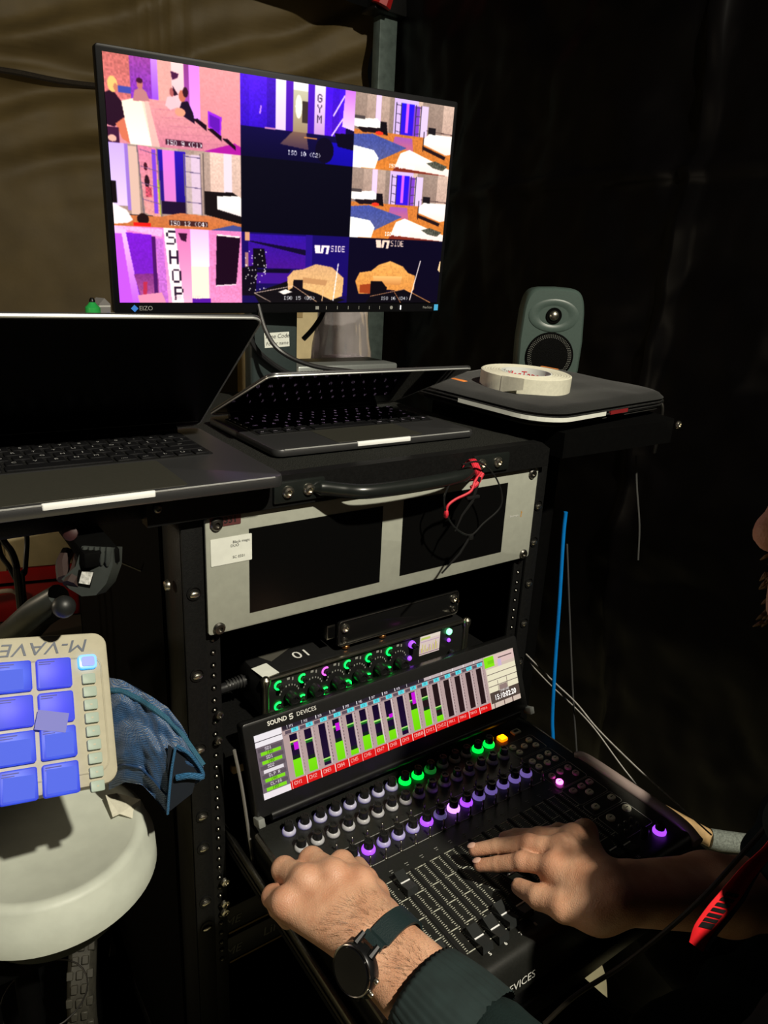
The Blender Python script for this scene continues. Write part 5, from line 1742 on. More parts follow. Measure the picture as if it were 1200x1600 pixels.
# superellipse cross-sections stacked along the depth: rounded front edges, barrel sides
secs = [(-0.070, 0.90, 0.93), (-0.066, 0.955, 0.965), (-0.055, 0.99, 0.99), (-0.03, 1.0, 1.0), (0.02, 0.97, 0.985), (0.05, 0.90, 0.94), (0.066, 0.80, 0.88), (0.070, 0.70, 0.80)]
nS = 40
for (yy, sw, sh_) in secs:
    for k in range(nS):
        a = 2 * math.pi * k / nS
        ca, sa = math.cos(a), math.sin(a)
        ex = 0.30
        x = math.copysign(abs(ca) ** ex, ca) * SWd / 2 * sw
        z = math.copysign(abs(sa) ** ex, sa) * SHt / 2 * sh_
        x *= 1 - 0.10 * (z / (SHt / 2)) ** 2 - 0.03 * (z / (SHt / 2))
        z += 0.006 * (1 - (x / (SWd / 2)) ** 2) * (1 if z > 0 else 0)
        m.v.append((x, yy, SHt / 2 + 0.002 + z))
for i in range(len(secs) - 1):
    for k in range(nS):
        j = (k + 1) % nS
        m.f.append((i * nS + k, i * nS + j, (i + 1) * nS + j, (i + 1) * nS + k))
m.f.append(tuple(range(nS))); m.f.append(tuple(range((len(secs) - 1) * nS, len(secs) * nS))[::-1])
cab = m.build('cabinet', SPM, sp, True, 50)
zt2 = 0.168
m = MB(); m.lathe([(0.050, 0.0), (0.046, 0.0016), (0.034, 0.0006), (0.024, -0.0035), (0.0165, -0.0060)], 36, T(0, -0.0712, zt2) @ RX(90) @ Matrix.Diagonal((1.12, 0.72, 1, 1)), False, False); m.build('waveguide', SPM, sp, True, 60)
m = MB(); m.lathe([(0.0175, 0.0022), (0.0165, 0.0032), (0.0135, 0.001)], 28, T(0, -0.0705, zt2) @ RX(90), True, True); m.build('tweeter_surround', MATBLK, sp)
m = MB(); m.sphere((0, 0, 0), 0.0115, 18, (1, 0.75, 1), T(0, -0.0722, zt2)); m.build('tweeter_dome', mat('tweeter_metal', (0.55, 0.52, 0.44), 0.3, 1.0, noise=0.3, nscale=900), sp)
zw = 0.078
m = MB(); m.lathe([(0.054, 0.0), (0.054, 0.003), (0.0505, 0.0042), (0.0490, 0.002)], 40, T(0, -0.0700, zw) @ RX(90), True, False); m.build('woofer_rim', MATBLK, sp)
m = MB(); m.lathe([(0.050, 0.0025), (0.038, 0.0052), (0.02, 0.0066), (0.002, 0.0070)], 40, T(0, -0.0700, zw) @ RX(90), False, True); 
gm = mat('woofer_grille', (0.0012, 0.0012, 0.0012), 0.6, bump=1.0, bscale=1400, spec=0.15)
m.build('woofer_grille', gm, sp)
dots = MB()
for ring_ in (0.0485, 0.0455, 0.0425):
    nn = int(ring_ * 2 * math.pi / 0.0042)
    for k in range(nn):
        a = 2 * math.pi * k / nn
        dots.box((ring_ * math.cos(a), -0.0736 - (0.0485 - ring_) * 0.25, zw + ring_ * math.sin(a)), (0.0011, 0.0006, 0.0011))
o = dots.build('grille_mesh', mat('grille_spark', (0.55, 0.55, 0.50), 0.35, 0.5), sp, False); o['kind'] = 'stuff'
m = MB(); m.box((0, -0.005, 0.0015), (0.08, 0.10, 0.003), 0.001); m.build('rubber_foot', RUBBER, sp)

# computer box behind the small laptop
pc = wthing('computer_box', 'low grey computer box with perforated side behind the smaller laptop', 'computer', (0.44, 0.36, DECK_Z))
pxa = at(474, 575, y=0.30); pxb = at(640, 575, y=0.33)
PCG = mat('computer_grey', (0.30, 0.32, 0.31), 0.4, 0.6, noise=0.05, nscale=200)
mb = MB(); mb.box((0.45, 0.485, DECK_Z + 0.0285), (0.21, 0.10, 0.048), 0.004); put(mb, 'case', PCG, pc)
mb = MB()
for i in range(9):
    for j in range(5):
        xx = 0.352 + i * 0.0062 + (0.0031 if j % 2 else 0)
        mb.lathe([(0.0023, 0), (0.0023, 0.0005)], 6, T(xx, 0.4348, DECK_Z + 0.012 + j * 0.0075) @ RX(90))
o = put(mb, 'vent_holes', MATBLK, pc, smooth=False); o['kind'] = 'stuff'
mb = MB()
for x in (0.36, 0.53):
    mb.cyl((x, 0.485, DECK_Z + 0.001), (x, 0.485, DECK_Z + 0.006), 0.008, n=12)
put(mb, 'rubber_foot', RUBBER, pc)

# cables behind the laptops
mb = MB(); mb.tube(spline([(0.24, 0.375, 1.33), (0.243, 0.35, 1.285), at(440, 550, y=0.33), at(490, 572, y=0.32), at(560, 582, y=0.31), (0.47, 0.30, 1.205), (0.50, 0.32, 1.182)], 8), 0.0035, 8)
tag(mb.build('video_cable', CABLE), 'black cable crossing in front of the monitor stand', 'cable')
mb = MB(); mb.tube(spline([at(378, 492, y=0.39), at(400, 545, y=0.385), at(440, 578, y=0.385), at(470, 590, y=0.385)], 8), 0.0045, 8)
tag(mb.build('power_cable', CABLE), 'thick black cable drooping behind the lid of the larger laptop', 'cable')
mb = MB(); mb.tube(spline([at(508, 480, y=0.44), at(500, 498, y=0.435), at(488, 515, y=0.43), at(474, 530, y=0.43)], 6), 0.0042, 8)
tag(mb.build('signal_cable', CABLE), 'short black cable hanging below the monitor right of its stand', 'cable')

# ================================================================== BACKGROUND TABLE WITH BOXES
CARD = mat('cardboard', (0.50, 0.36, 0.18), 0.8, noise=0.12, nscale=25)
CARD2 = mat('pale_cardboard', (0.58, 0.47, 0.27), 0.8, noise=0.15, nscale=20)
bt = wthing('back_table', 'folding table standing behind the rack', 'table', (0.45, 1.25, 0))
mb = MB(); mb.box((0.45, 1.30, 0.565), (1.5, 0.75, 0.03), 0.004); put(mb, 'table_top', mat('table_brown', (0.05, 0.04, 0.03), 0.6), bt)
for x in (-0.25, 1.15):
    for y in (0.98, 1.62):
        mb = MB(); mb.cyl((x, y, 0), (x, y, 0.55), 0.015); put(mb, 'leg', DARKSTEEL, bt)


def carton(label, x0, x1, y0, y1, z0, z1, m_, rz=0):
    c = ((x0 + x1) / 2, (y0 + y1) / 2)
    e = thing('cardboard_box', label, 'box', T(c[0], c[1], z0) @ RZ(rz), 'cartons behind the rack')
    w, d, h = x1 - x0, y1 - y0, z1 - z0
    m = MB(); m.box((0, 0, h / 2), (w, d, h), 0.002); m.build('body', m_, e)
    m = MB(); m.box((0, -d * 0.25, h + 0.0015), (w * 0.98, d * 0.48, 0.002)); m.box((0, d * 0.25, h + 0.0015), (w * 0.98, d * 0.48, 0.002)); m.build('flap', m_, e, False)
    m = MB(); m.box((0, 0, h + 0.003), (w * 1.0, 0.05, 0.0006)); m.box((0, -d / 2 - 0.0006, h - 0.04), (0.05, 0.0006, 0.08)); m.build('tape_band', mat('parcel_tape', (0.36, 0.26, 0.13), 0.35), e, False)
    return e


TBL = 0.5805
carton('tan cardboard carton behind the left side of the larger laptop', 0.06, 0.42, 1.33, 1.62, TBL, 1.213, CARD, 6)
carton('pale cardboard carton glimpsed under the monitor beside the plastic bag', 0.70, 0.87, 1.25, 1.50, TBL, 1.32, CARD2, -4)
carton('low tan carton seen through the gap beneath the larger laptop', -0.22, 0.10, 1.02, 1.28, 0.710, 0.785, CARD2, -14)
rc = thing('tool_case', 'red tool case on the table behind, seen below the larger laptop', 'case', T(-0.06, 1.15, TBL) @ RZ(-14))
mb = MB(); mb.box((0, 0, 0.064), (0.34, 0.27, 0.126), 0.008); mb.build('shell', mat('case_red', (0.45, 0.012, 0.012), 0.35, noise=0.1, nscale=40), rc)
mb = MB(); mb.tube(spline([(-0.03, -0.137, 0.055), (-0.025, -0.150, 0.08), (0.03, -0.150, 0.085), (0.05, -0.137, 0.06)], 6), 0.005, 8); mb.build('handle', mat('case_handle', (0.6, 0.5, 0.4), 0.5), rc)
mb = MB(); mb.box((0, -0.1355, 0.095), (0.342, 0.003, 0.006)); mb.build('seam', MATBLK, rc, False)
# green bottle, grey carton, blue pack on the carton
zc = 1.2175
p = at(146, 498, z=zc)
bo = thing('glue_bottle', 'small bright green bottle standing on the tan carton', 'bottle', T(p.x, p.y, zc))
GP = mat('bottle_green', (0.03, 0.50, 0.10), 0.4)
mb = MB(); mb.lathe([(0.018, 0), (0.020, 0.003), (0.020, 0.030), (0.012, 0.038), (0.008, 0.044)], 18); mb.build('bottle_body', GP, bo)
mb = MB(); mb.lathe([(0.008, 0.044), (0.008, 0.05), (0.004, 0.056)], 12); mb.build('cap', BLK2, bo)
p = at(157, 496, z=zc)
gb = thing('small_carton', 'small grey gabled carton beside the green bottle', 'carton', T(p.x + 0.012, p.y + 0.035, zc) @ RZ(20))
mb = MB(); mb.prism([(-0.018, 0), (0.018, 0), (0.018, 0.036), (0.0, 0.052), (-0.018, 0.036)], -0.02, 0.02, RX(90)); mb.build('body', mat('carton_grey', (0.28, 0.27, 0.27), 0.6), gb, False)
mb = MB(); mb.box((0, 0, 0.030), (0.0365, 0.0405, 0.004)); mb.build('stripe', WHITEPRINT, gb, False)
p = at(175, 496, z=zc)
bp = thing('blue_packet', 'flat blue packet lying on the tan carton by the monitor corner', 'packet', T(p.x + 0.01, p.y, zc) @ RZ(-20))
mb = MB(); mb.slab(0.050, 0.030, 0.012, 0.003, (0, 0, 0.006), 3, 0.002); mb.build('wrapper', mat('packet_blue', (0.06, 0.13, 0.55), 0.4), bp)
mb = MB(); mb.slab(0.030, 0.016, 0.0006, 0.002, (0, 0, 0.0123), 3); mb.build('label_patch', WHITEPRINT, bp, False)
# plastic bag under the monitor: crumpled clear film over small goods
bgp = at(535, 530, d=1.75)
pb = thing('plastic_bag', 'crumpled clear plastic bag with small goods seen below the monitor', 'bag', T(bgp.x, bgp.y, TBL))
FILM = mat('clear_film', (0.75, 0.70, 0.72), 0.15, trans=0.75, noise=0.1, nscale=20, ior=1.2)


def bagshape(u, v):
    a = u * 2 * math.pi
    z = v * 0.72
    r = 0.10 * (1 - 0.35 * v ** 3) * (1 + 0.18 * nz(math.cos(a) * 2, math.sin(a) * 2, z * 7, 3))
    return Vector((r * math.cos(a), r * 0.6 * math.sin(a), z))


hide_grid('film', bagshape, 60, 50, FILM, pb)
mb = MB(); mb.box((0.005, 0, 0.30), (0.09, 0.06, 0.60), 0.006); mb.build('contents', mat('goods_violet', (0.42, 0.33, 0.40), 0.6, noise=0.6, nscale=14), pb)
mb = MB(); mb.box((0.012, -0.033, 0.575), (0.026, 0.004, 0.02), 0.002); mb.build('red_label', mat('goods_red', (0.6, 0.04, 0.05), 0.5), pb)

# hanging black cables in the gap on the left
for i, (pts_, lbl) in enumerate(((((3, 838), (18, 862), (26, 886), (28, 915)), 'black cable hanging in the gap under the larger laptop, leftmost'),
                                 (((0, 862), (14, 885), (24, 904), (32, 918)), 'black cable slanting across the gap under the larger laptop'),
                                 (((42, 838), (41, 868), (39, 895), (36, 918)), 'black cable hanging straight down beside the red tool case'))):
    mb = MB(); P = [at(u, v, d=0.98 + 0.03 * i) for u, v in pts_]
    P = [P[0] + Vector((0, 0.0, 0.05))] + P + [P[-1] + Vector((0.0, 0.02, -0.25))]
    mb.tube(spline(P, 6), 0.0035 if i else 0.0045, 8); tag(mb.build('loose_cable', CABLE), lbl, 'cable', 'cables under the laptop')

# ================================================================== CLAMP AND ARM THAT HOLD THE PAD
ca = wthing('clamp_arm', 'black clamp with ribbed jaw and angled arm under the larger laptop', 'clamp', (-0.13, -0.03, 1.0))
CP = mat('clamp_plastic', (0.035, 0.040, 0.038), 0.4, noise=0.1, nscale=100)
cd = 0.63
def c_at(u, v, dd=0.0): return at(u, v, d=cd + dd)
# jaw: curved plate facing the camera
jaw = [(128, 853), (177, 856), (176, 884), (166, 912), (150, 930), (128, 932), (108, 920), (96, 905), (118, 885)]
cr = Vector(CM[0]); cu_ = -Vector(CM[1]); cf = Vector(CM[2])
m = MB()
F0 = [c_at(u, v) for u, v in jaw]
F1 = [p + cf * 0.022 for p in F0]
n = len(jaw)
m.add(F0 + F1, [tuple(range(n)), tuple(range(n, 2 * n))[::-1]] + [(i, n + i, n + (i + 1) % n, (i + 1) % n) for i in range(n)])
jo = put(m, 'jaw', CP, ca)
for k in range(5):
    u = 133 + k * 9.2
    m = MB(); m.tube([c_at(u, 855, -0.001), c_at(u - 1.5 * k * 0.3, 872 + k * 1.5, -0.002), c_at(u + (-2), 878 + k * 1.6, -0.0005)], [0.0026, 0.0024, 0.0012], 8); put(m, 'grip_rib', CP, jo)
m = MB(); m.add([c_at(123, 890, -0.001), c_at(147, 893, -0.001), c_at(141, 918, -0.001), c_at(119, 914, -0.001)], [(3, 2, 1, 0)]); put(m, 'recess', MATBLK, jo, smooth=False)
m = MB(); m.add([c_at(128, 893, -0.002), c_at(146, 894, -0.002), c_at(140, 914, -0.002), c_at(123, 911, -0.002)], [(3, 2, 1, 0)]); put(m, 'label_patch', mat('silver_label', (0.5, 0.5, 0.48), 0.5, noise=0.5, nscale=300), jo, smooth=False)
m = MB(); m.sphere(tuple(c_at(100, 948, 0.005)), 0.0100, 16); put(m, 'ball_joint', mat('ball_dark', (0.010, 0.011, 0.011), 0.45), ca)
m = MB(); m.tube([c_at(92, 930, 0.05), c_at(55, 955, 0.07), c_at(20, 985, 0.19), c_at(-10, 1010, 0.24)], [0.011, 0.013, 0.014, 0.014], 12); put(m, 'arm_tube', CP, ca)
m = MB(); m.tube([c_at(100, 950, 0.01), c_at(72, 970, 0.20), c_at(45, 1000, 0.32)], [0.006, 0.007, 0.008], 10); put(m, 'arm_rod', MATBLK, ca)
m = MB(); m.tube(spline([c_at(100, 905, 0.02), c_at(98, 880, 0.03), c_at(106, 862, 0.04)], 5), [0.006] * 11, 8); m.tube(spline([c_at(110, 915, 0.0), c_at(122, 893, 0.01), c_at(128, 870, 0.02)], 5), [0.007] * 11, 8); put(m, 'rubber_pad', mat('tan_rubber', (0.022, 0.010, 0.008), 0.7), ca)
q = c_at(150, 853, 0.012); m = MB(); m.box((q.x, q.y + 0.06, 1.131), (0.03, 0.16, 0.014), 0.002); m.cyl((q.x, q.y, q.z - 0.01), (q.x, q.y, 1.128), 0.010); put(m, 'clamp_bar', MATBLK, ca)
m = MB(); m.lathe([(0.006, 0), (0.007, 0.004), (0.004, 0.006)], 12); put(m, 'thumb_screw', mat('screw_red', (0.03, 0.008, 0.008), 0.6), ca, frame(c_at(112, 833, 0.02), cr, z=-cf))
mb = MB(); mb.tube([at(172, 872, d=0.84), at(220, 892, d=0.855), at(268, 912, d=0.87)], 0.0012, 6); tag(mb.build('strap_edge', DARKSTEEL), 'thin dark stay wire between the clamp and the rack side', 'wire')

# ================================================================== PAD CONTROLLER
TRp = at(166, 986, d=0.700); BRp = at(188, 1221, d=0.652)
vy = (TRp - BRp)
PH = vy.length
vy.normalize()
# horizontal axis: perpendicular to the side, along the top edge seen at the frame border
dl = Vector(CM.T @ np.array([(0 - 600) / F_PX, (996 - 800) / F_PX, 1.0])); cc = Vector(CAM)
tl_ = cc + dl * ((TRp - cc).dot(vy) / dl.dot(vy))
vx = (TRp - tl_).normalized()
vn = vx.cross(vy)                          # towards the camera
PWd = 0.212
PO = (TRp + BRp) / 2 - vx * (PWd / 2)
PFm = frame(PO, vx, y=vy)
padc = thing('pad_controller', 'cream drum pad controller with blue lit pads floating above the white tub', 'pad controller', PFm)
CREAM = mat('pad_cream', (0.43, 0.40, 0.30), 0.45, noise=0.05, nscale=100)
mb = MB(); mb.slab(PWd, PH, 0.026, 0.013, (0, 0, -0.013), 6, 0.004); mb.build('body', CREAM, padc)
mb = MB()
ins_w, ins_h = PWd - 0.016, PH - 0.036
pr2 = perim(ins_w, ins_h, 0.010, 0.0, 5)
mb.tube([(x, y - 0.006, 0.0002) for x, y, z in pr2], 0.0009, 6, False); mb.build('face_ridge', CREAM, padc)
text('lettering', 'M-VAVE', 0.0165, mat('slate_print', (0.06, 0.075, 0.11), 0.5), padc, T(PWd / 2 - 0.0545, PH / 2 - 0.0120, 0.0006) @ RZ(180), sx=1.30, shear=0.25)


def pad_mat(i, core, edge, s):
    m = bpy.data.materials.new('blue_pad_glow_%d' % i)
    m.use_nodes = True
    nt = m.node_tree; b = nt.nodes['Principled BSDF']
    tcn = nt.nodes.new('ShaderNodeTexCoord'); mp = nt.nodes.new('ShaderNodeVectorMath'); mp.operation = 'LENGTH'
    nt.links.new(tcn.outputs['Object'], mp.inputs[0])
    cr_ = nt.nodes.new('ShaderNodeValToRGB'); mr = nt.nodes.new('ShaderNodeMapRange')
    mr.inputs['From Max'].default_value = 0.021
    nt.links.new(mp.outputs['Value'], mr.inputs['Value']); nt.links.new(mr.outputs['Result'], cr_.inputs['Fac'])
    cr_.color_ramp.elements[0].color = core; cr_.color_ramp.elements[1].color = edge
    cr_.color_ramp.elements[0].position = 0.35
    b.inputs['Base Color'].default_value = (0.02, 0.03, 0.16, 1); b.inputs['Roughness'].default_value = 0.5
    nt.links.new(cr_.outputs['Color'], b.inputs['Emission Color']); b.inputs['Emission Strength'].default_value = s
    return m


PMA = pad_mat(0, (0.0, 0.0, 0.80, 1), (0.025, 0.045, 0.62, 1), 0.95)
PMB = pad_mat(1, (0.02, 0.10, 0.95, 1), (0.0, 0.015, 0.66, 1), 0.8)
pw, pitch_x, pitch_y = 0.0295, 0.0335, 0.0306
x_right = PWd / 2 - 0.0500
y_top = PH / 2 - 0.0370
pmx = MB(); pmx.slab(pw, pw * 0.92, 0.005, 0.0022, (0, 0, 0.0015), 3, 0.0012)
first = {}
for c in range(4):
    for r_i in range(4):
        m_ = PMA if (c, r_i) in ((0, 0), (0, 1), (1, 1)) else PMB
        if m_.name not in first:
            q = MB(); q.slab(pw, pw * 0.92, 0.005, 0.0022, (0, 0, 0.0015), 3, 0.0012)
            o = q.build('drum_pad', m_, padc); first[m_.name] = o
        else:
            o = bpy.data.objects.new('drum_pad', first[m_.name].data); COL.objects.link(o); o.parent = padc
        o.matrix_basis = T(x_right - c * pitch_x, y_top - r_i * pitch_y, 0.0005)
        q = MB(); q.box((-0.006, 0.0105, 0.0042), (0.013, 0.0009, 0.0002)); q.box((-0.008, 0.0085, 0.0042), (0.010, 0.0007, 0.0002)); q.build('legend', mat('pad_print', (0.02, 0.02, 0.25), 0.5), o, False)
MINT = mat('mint_button', (0.34, 0.42, 0.36), 0.5)
for k in range(10):
    q = MB(); q.slab(0.0118, 0.0092, 0.004, 0.0012, (0, 0, 0.001), 2, 0.0006)
    m_ = MINT
    if k == 0:
        m_ = led('cyan_rim', (0.0, 0.35, 1.0), 1.4)
        q = MB(); q.slab(0.0165, 0.0135, 0.005, 0.0035, (0, 0, 0.001), 4, 0.001)
    o = q.build('side_button', m_, padc); o.matrix_basis = T(PWd / 2 - 0.0205, y_top + 0.0040 - k * 0.01190 + (0.004 if k == 0 else 0), 0.0008)
    if k == 0:
        o['label'] = 'glowing blue button'
        q = MB(); q.slab(0.0115, 0.0090, 0.0008, 0.002, (0, 0, 0.0038), 3); q.build('button_face', led('blue_core', (0.0, 0.10, 0.9), 0.9), o)
    elif k > 2:
        q = MB(); q.box((0, 0, 0.0031), (0.002, 0.0014, 0.0002)); q.build('legend', CREAM, o, False)
for (c, r_i, dx, dy, w, h, rz) in ((0, 1, -0.005, -0.012, 0.026, 0.017, -14), (1, 0, -0.004, -0.003, 0.023, 0.018, 0), (1, 2, -0.002, -0.003, 0.025, 0.019, 0), (0, 2, 0.0, -0.002, 0.023, 0.019, 0), (1, 3, 0.0, -0.002, 0.024, 0.019, -2), (0, 3, 0.0, -0.001, 0.024, 0.020, -1)):
    q = MB(); q.box((0, 0, 0), (w, h, 0.0004))
    o = q.build('tape_patch', mat('translucent_tape', (0.045, 0.06, 0.17), 0.7, emit=(0.012, 0.07, 0.85), strength=0.75) if r_i != 1 else mat('tape_lilac', (0.13, 0.13, 0.25), 0.6, emit=(0.08, 0.10, 0.75), strength=0.4), padc, False)
    o.matrix_basis = T(x_right - c * pitch_x + dx, y_top - r_i * pitch_y + dy, 0.0048) @ RZ(rz)
mb = MB(); mb.tube([(-0.02, 0.0, -0.026), (-0.03, 0.02, -0.06)], 0.012, 12); mb.box((-0.01, -PH / 2 + 0.012, -0.030), (0.05, 0.014, 0.010), 0.002); mb.build('mount', MATBLK, padc)

# ================================================================== WHITE BUCKET
BZ = 0.80
bk = thing('plastic_tub', 'white round plastic tub with thick lid below the pad controller', 'tub', T(-0.172, 0.022, 0.705))
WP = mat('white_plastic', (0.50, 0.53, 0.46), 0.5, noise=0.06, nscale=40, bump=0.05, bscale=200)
h0 = BZ - 0.705
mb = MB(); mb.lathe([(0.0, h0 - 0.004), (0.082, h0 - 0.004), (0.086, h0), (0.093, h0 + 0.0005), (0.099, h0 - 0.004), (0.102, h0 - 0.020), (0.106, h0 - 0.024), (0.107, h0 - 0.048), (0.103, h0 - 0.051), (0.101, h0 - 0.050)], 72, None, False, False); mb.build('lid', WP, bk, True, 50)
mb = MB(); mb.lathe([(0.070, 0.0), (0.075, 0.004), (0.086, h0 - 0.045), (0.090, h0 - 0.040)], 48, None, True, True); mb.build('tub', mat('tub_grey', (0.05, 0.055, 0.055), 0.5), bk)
tb = wthing('tape_scrap', 'torn strip of cream tape stuck on the edge of the white tub lid', 'tape', tuple(at(197, 1262, z=BZ)))
def lid_pt(u, v, dz=0.0): return at(u, v, z=BZ + 0.0012 + dz)
m = MB(); pts_ = [lid_pt(165, 1243, 0.008), lid_pt(183, 1240, 0.001), lid_pt(220, 1250), lid_pt(218, 1283, -0.006), lid_pt(187, 1272, 0.0), lid_pt(176, 1277, 0.001)]
m.add(pts_ + [p + Vector((0, 0, 0.0006)) for p in pts_], [(0, 1, 4, 5), (1, 2, 3, 4), (11, 10, 7, 6), (10, 9, 8, 7), (0, 6, 7, 1), (1, 7, 8, 2), (2, 8, 9, 3), (3, 9, 10, 4), (4, 10, 11, 5), (5, 11, 6, 0)]); put(m, 'strip', TAPE, tb, smooth=False)
# platform under the bucket: low dark trolley with a knobbly wheel
tr2 = wthing('trolley', 'dark trolley with a knobbly wheel beside the rack under the white tub', 'trolley', (-0.17, 0.10, 0))
mb = MB(); mb.box((-0.215, 0.02, 0.694), (0.10, 0.10, 0.020), 0.003); put(mb, 'platform', MATBLK, tr2)
for x in (-0.30, -0.26):
    mb = MB(); mb.cyl((x + 0.05, 0.02, 0.007), (x + 0.05, 0.02, 0.69), 0.012); put(mb, 'upright', MATBLK, tr2)
wc = at(143, 1515, d=1.22)
WR_ = 0.135
ax = Vector(CM[0]); ax.z = 0; ax.normalize()
ax = (Matrix.Rotation(math.radians(14), 3, 'Z') @ ax)
tocam = Vector((CAM[0] - wc.x, CAM[1] - wc.y, 0)).normalized()
ctr = Vector((wc.x, wc.y, WR_)) - tocam * 0.10
WM = frame(ctr, ax, z=(0, 0, 1))
TY = mat('tyre_rubber', (0.045, 0.042, 0.032), 0.6, noise=0.2, nscale=120)
m = MB()
nt_ = 48
pr3 = [(-0.022, 0.100), (-0.022, 0.118), (-0.014, 0.129), (0.014, 0.129), (0.022, 0.118), (0.022, 0.100)]
for k in range(nt_):
    a = 2 * math.pi * k / nt_
    for (x, r) in pr3:
        m.v.append((x, r * math.cos(a), r * math.sin(a)))
L = len(pr3)
for k in range(nt_):
    for i in range(L - 1):
        k2 = (k + 1) % nt_
        m.f.append((k * L + i, k * L + i + 1, k2 * L + i + 1, k2 * L + i))
wh = put(m, 'tyre', TY, tr2, WM)
kn = MB(); kn.box((0, 0, 0), (0.0105, 0.0135, 0.009), 0.0012, 1)
kn0 = None
for k in range(40):
    a = 2 * math.pi * k / 40
    for x in ((-0.016, 0.0, 0.016) if k % 2 else (-0.008, 0.008)):
        rr = 0.131 if abs(x) < 0.012 else 0.127
        Mk = T(x, rr * math.cos(a), rr * math.sin(a)) @ RX(math.degrees(a) - 90)
        if kn0 is None:
            kn0 = kn.build('tread_block', TY, wh); kn0.matrix_basis = Mk
        else:
            o = bpy.data.objects.new('tread_block', kn0.data); COL.objects.link(o); o.parent = wh; o.matrix_basis = Mk
m = MB(); m.cyl((-0.018, 0, 0), (0.018, 0, 0), 0.10, n=32); m.cyl((-0.05, 0, 0), (0.05, 0, 0), 0.012, n=14); put(m, 'hub', MATBLK, tr2, WM)
# straps / dark bag bits under the bucket
for i, (pts_, m_, lbl) in enumerate(((((0, 1505), (18, 1480), (34, 1455)), (0.35, 0.20, 0.10), 'tan strap end hanging under the white tub at the left edge'),
                                     (((72, 1440), (77, 1452), (80, 1462)), (0.42, 0.26, 0.16), 'short tan strap end below the white tub lid'))):
    mb = MB(); P = [at(u, v, d=0.86) for u, v in pts_]; mb.tube(P, [0.004, 0.0045, 0.003], 6); tag(mb.build('strap', mat('tan_strap_%d' % i, m_, 0.7)), lbl, 'strap', 'straps under the tub')
p1 = at(70, 1555, d=1.0)
hb = thing('bucket_hook', 'thin dark metal hoop hanging low beneath the white tub', 'hoop', T(p1.x, p1.y, p1.z))
m = MB(); m.tube([(0.055 * math.cos(t), 0.055 * math.sin(t), 0.0) for t in [k * math.pi / 12 for k in range(25)]], 0.0012, 6, False); m.build('hoop', mat('hoop_dark', (0.03, 0.028, 0.026), 0.5, 0.5), hb)

# ================================================================== BLUE MESH BAG
bag = wthing('mesh_bag', 'blue woven mesh bag with stitched seams between the pad controller and the rack', 'bag', tuple(at(250, 1180, d=0.76)))
BLUE = mat('blue_mesh_fabric', (0.022, 0.095, 0.25), 0.5, bump=1.0, weave=260, sheen=0.3)
BLUES = mat('blue_satin', (0.012, 0.045, 0.13), 0.45, noise=0.1, nscale=60)
def bpnt(u, v, d): return at(u, v, d=d)
# cross sections: (upper edge, lower edge) along the bag from behind the pad to the pointed corner, puffed toward the camera
secs = [((165, 1058, 0.80), (170, 1235, 0.80)), ((190, 1062, 0.785), (195, 1222, 0.775)), ((215, 1075, 0.775), (222, 1226, 0.765)), ((240, 1090, 0.765), (240, 1245, 0.760)), ((262, 1105, 0.758), (258, 1270, 0.757)), ((282, 1130, 0.752), (276, 1252, 0.755)), ((302, 1165, 0.748), (298, 1235, 0.752)), ((318, 1195, 0.748), (317, 1216, 0.750))]
def bag_fn(u, v, side):
    f = u * (len(secs) - 1); i = min(int(f), len(secs) - 2); t = f - i
    A = bpnt(*secs[i][0]).lerp(bpnt(*secs[i + 1][0]), t); B = bpnt(*secs[i][1]).lerp(bpnt(*secs[i + 1][1]), t)
    P = A.lerp(B, v)
    puff = (math.sin(math.pi * min(max(v, 0), 1)) ** 0.7) * 0.030 * (1 - u * 0.6)
    tc2 = (Vector(CAM) - P).normalized()
    w = 0.009 * nz(u * 5, v * 5, side, 2) + 0.006 * math.sin(v * 9 + u * 6) * math.sin(math.pi * v) + 0.004 * nz(u * 11, v * 9, 4 + side, 1)
    return P + tc2 * ((puff + w) if side == 0 else -(puff * 0.8) + w * 0.3)


m = MB()
nu, nv = 40, 30
for side in (0, 1):
    o_ = len(m.v)
    for j in range(nv + 1):
        for i in range(nu + 1):
            m.v.append(tuple(bag_fn(i / nu, j / nv, side)))
    for j in range(nv):
        for i in range(nu):
            a = o_ + j * (nu + 1) + i; f = (a, a + nu + 1, a + nu + 2, a + 1); m.f.append(f if side == 0 else f[::-1])
put(m, 'mesh_body', BLUE, bag, angle=180)
m = MB(); m.tube([bag_fn(k / 30, 0.12, 0) + Vector((0, 0, 0.001)) for k in range(31)], 0.0030, 8); put(m, 'seam_piping', mat('blue_piping', (0.02, 0.10, 0.17), 0.6, bump=0.6, bscale=900), bag)
m = MB(); m.tube([bag_fn(k / 30 * 0.75, 0.83, 0) + Vector((0, 0, 0.0005)) for k in range(31)], 0.0016, 6); put(m, 'seam_piping', BLUES, bag)
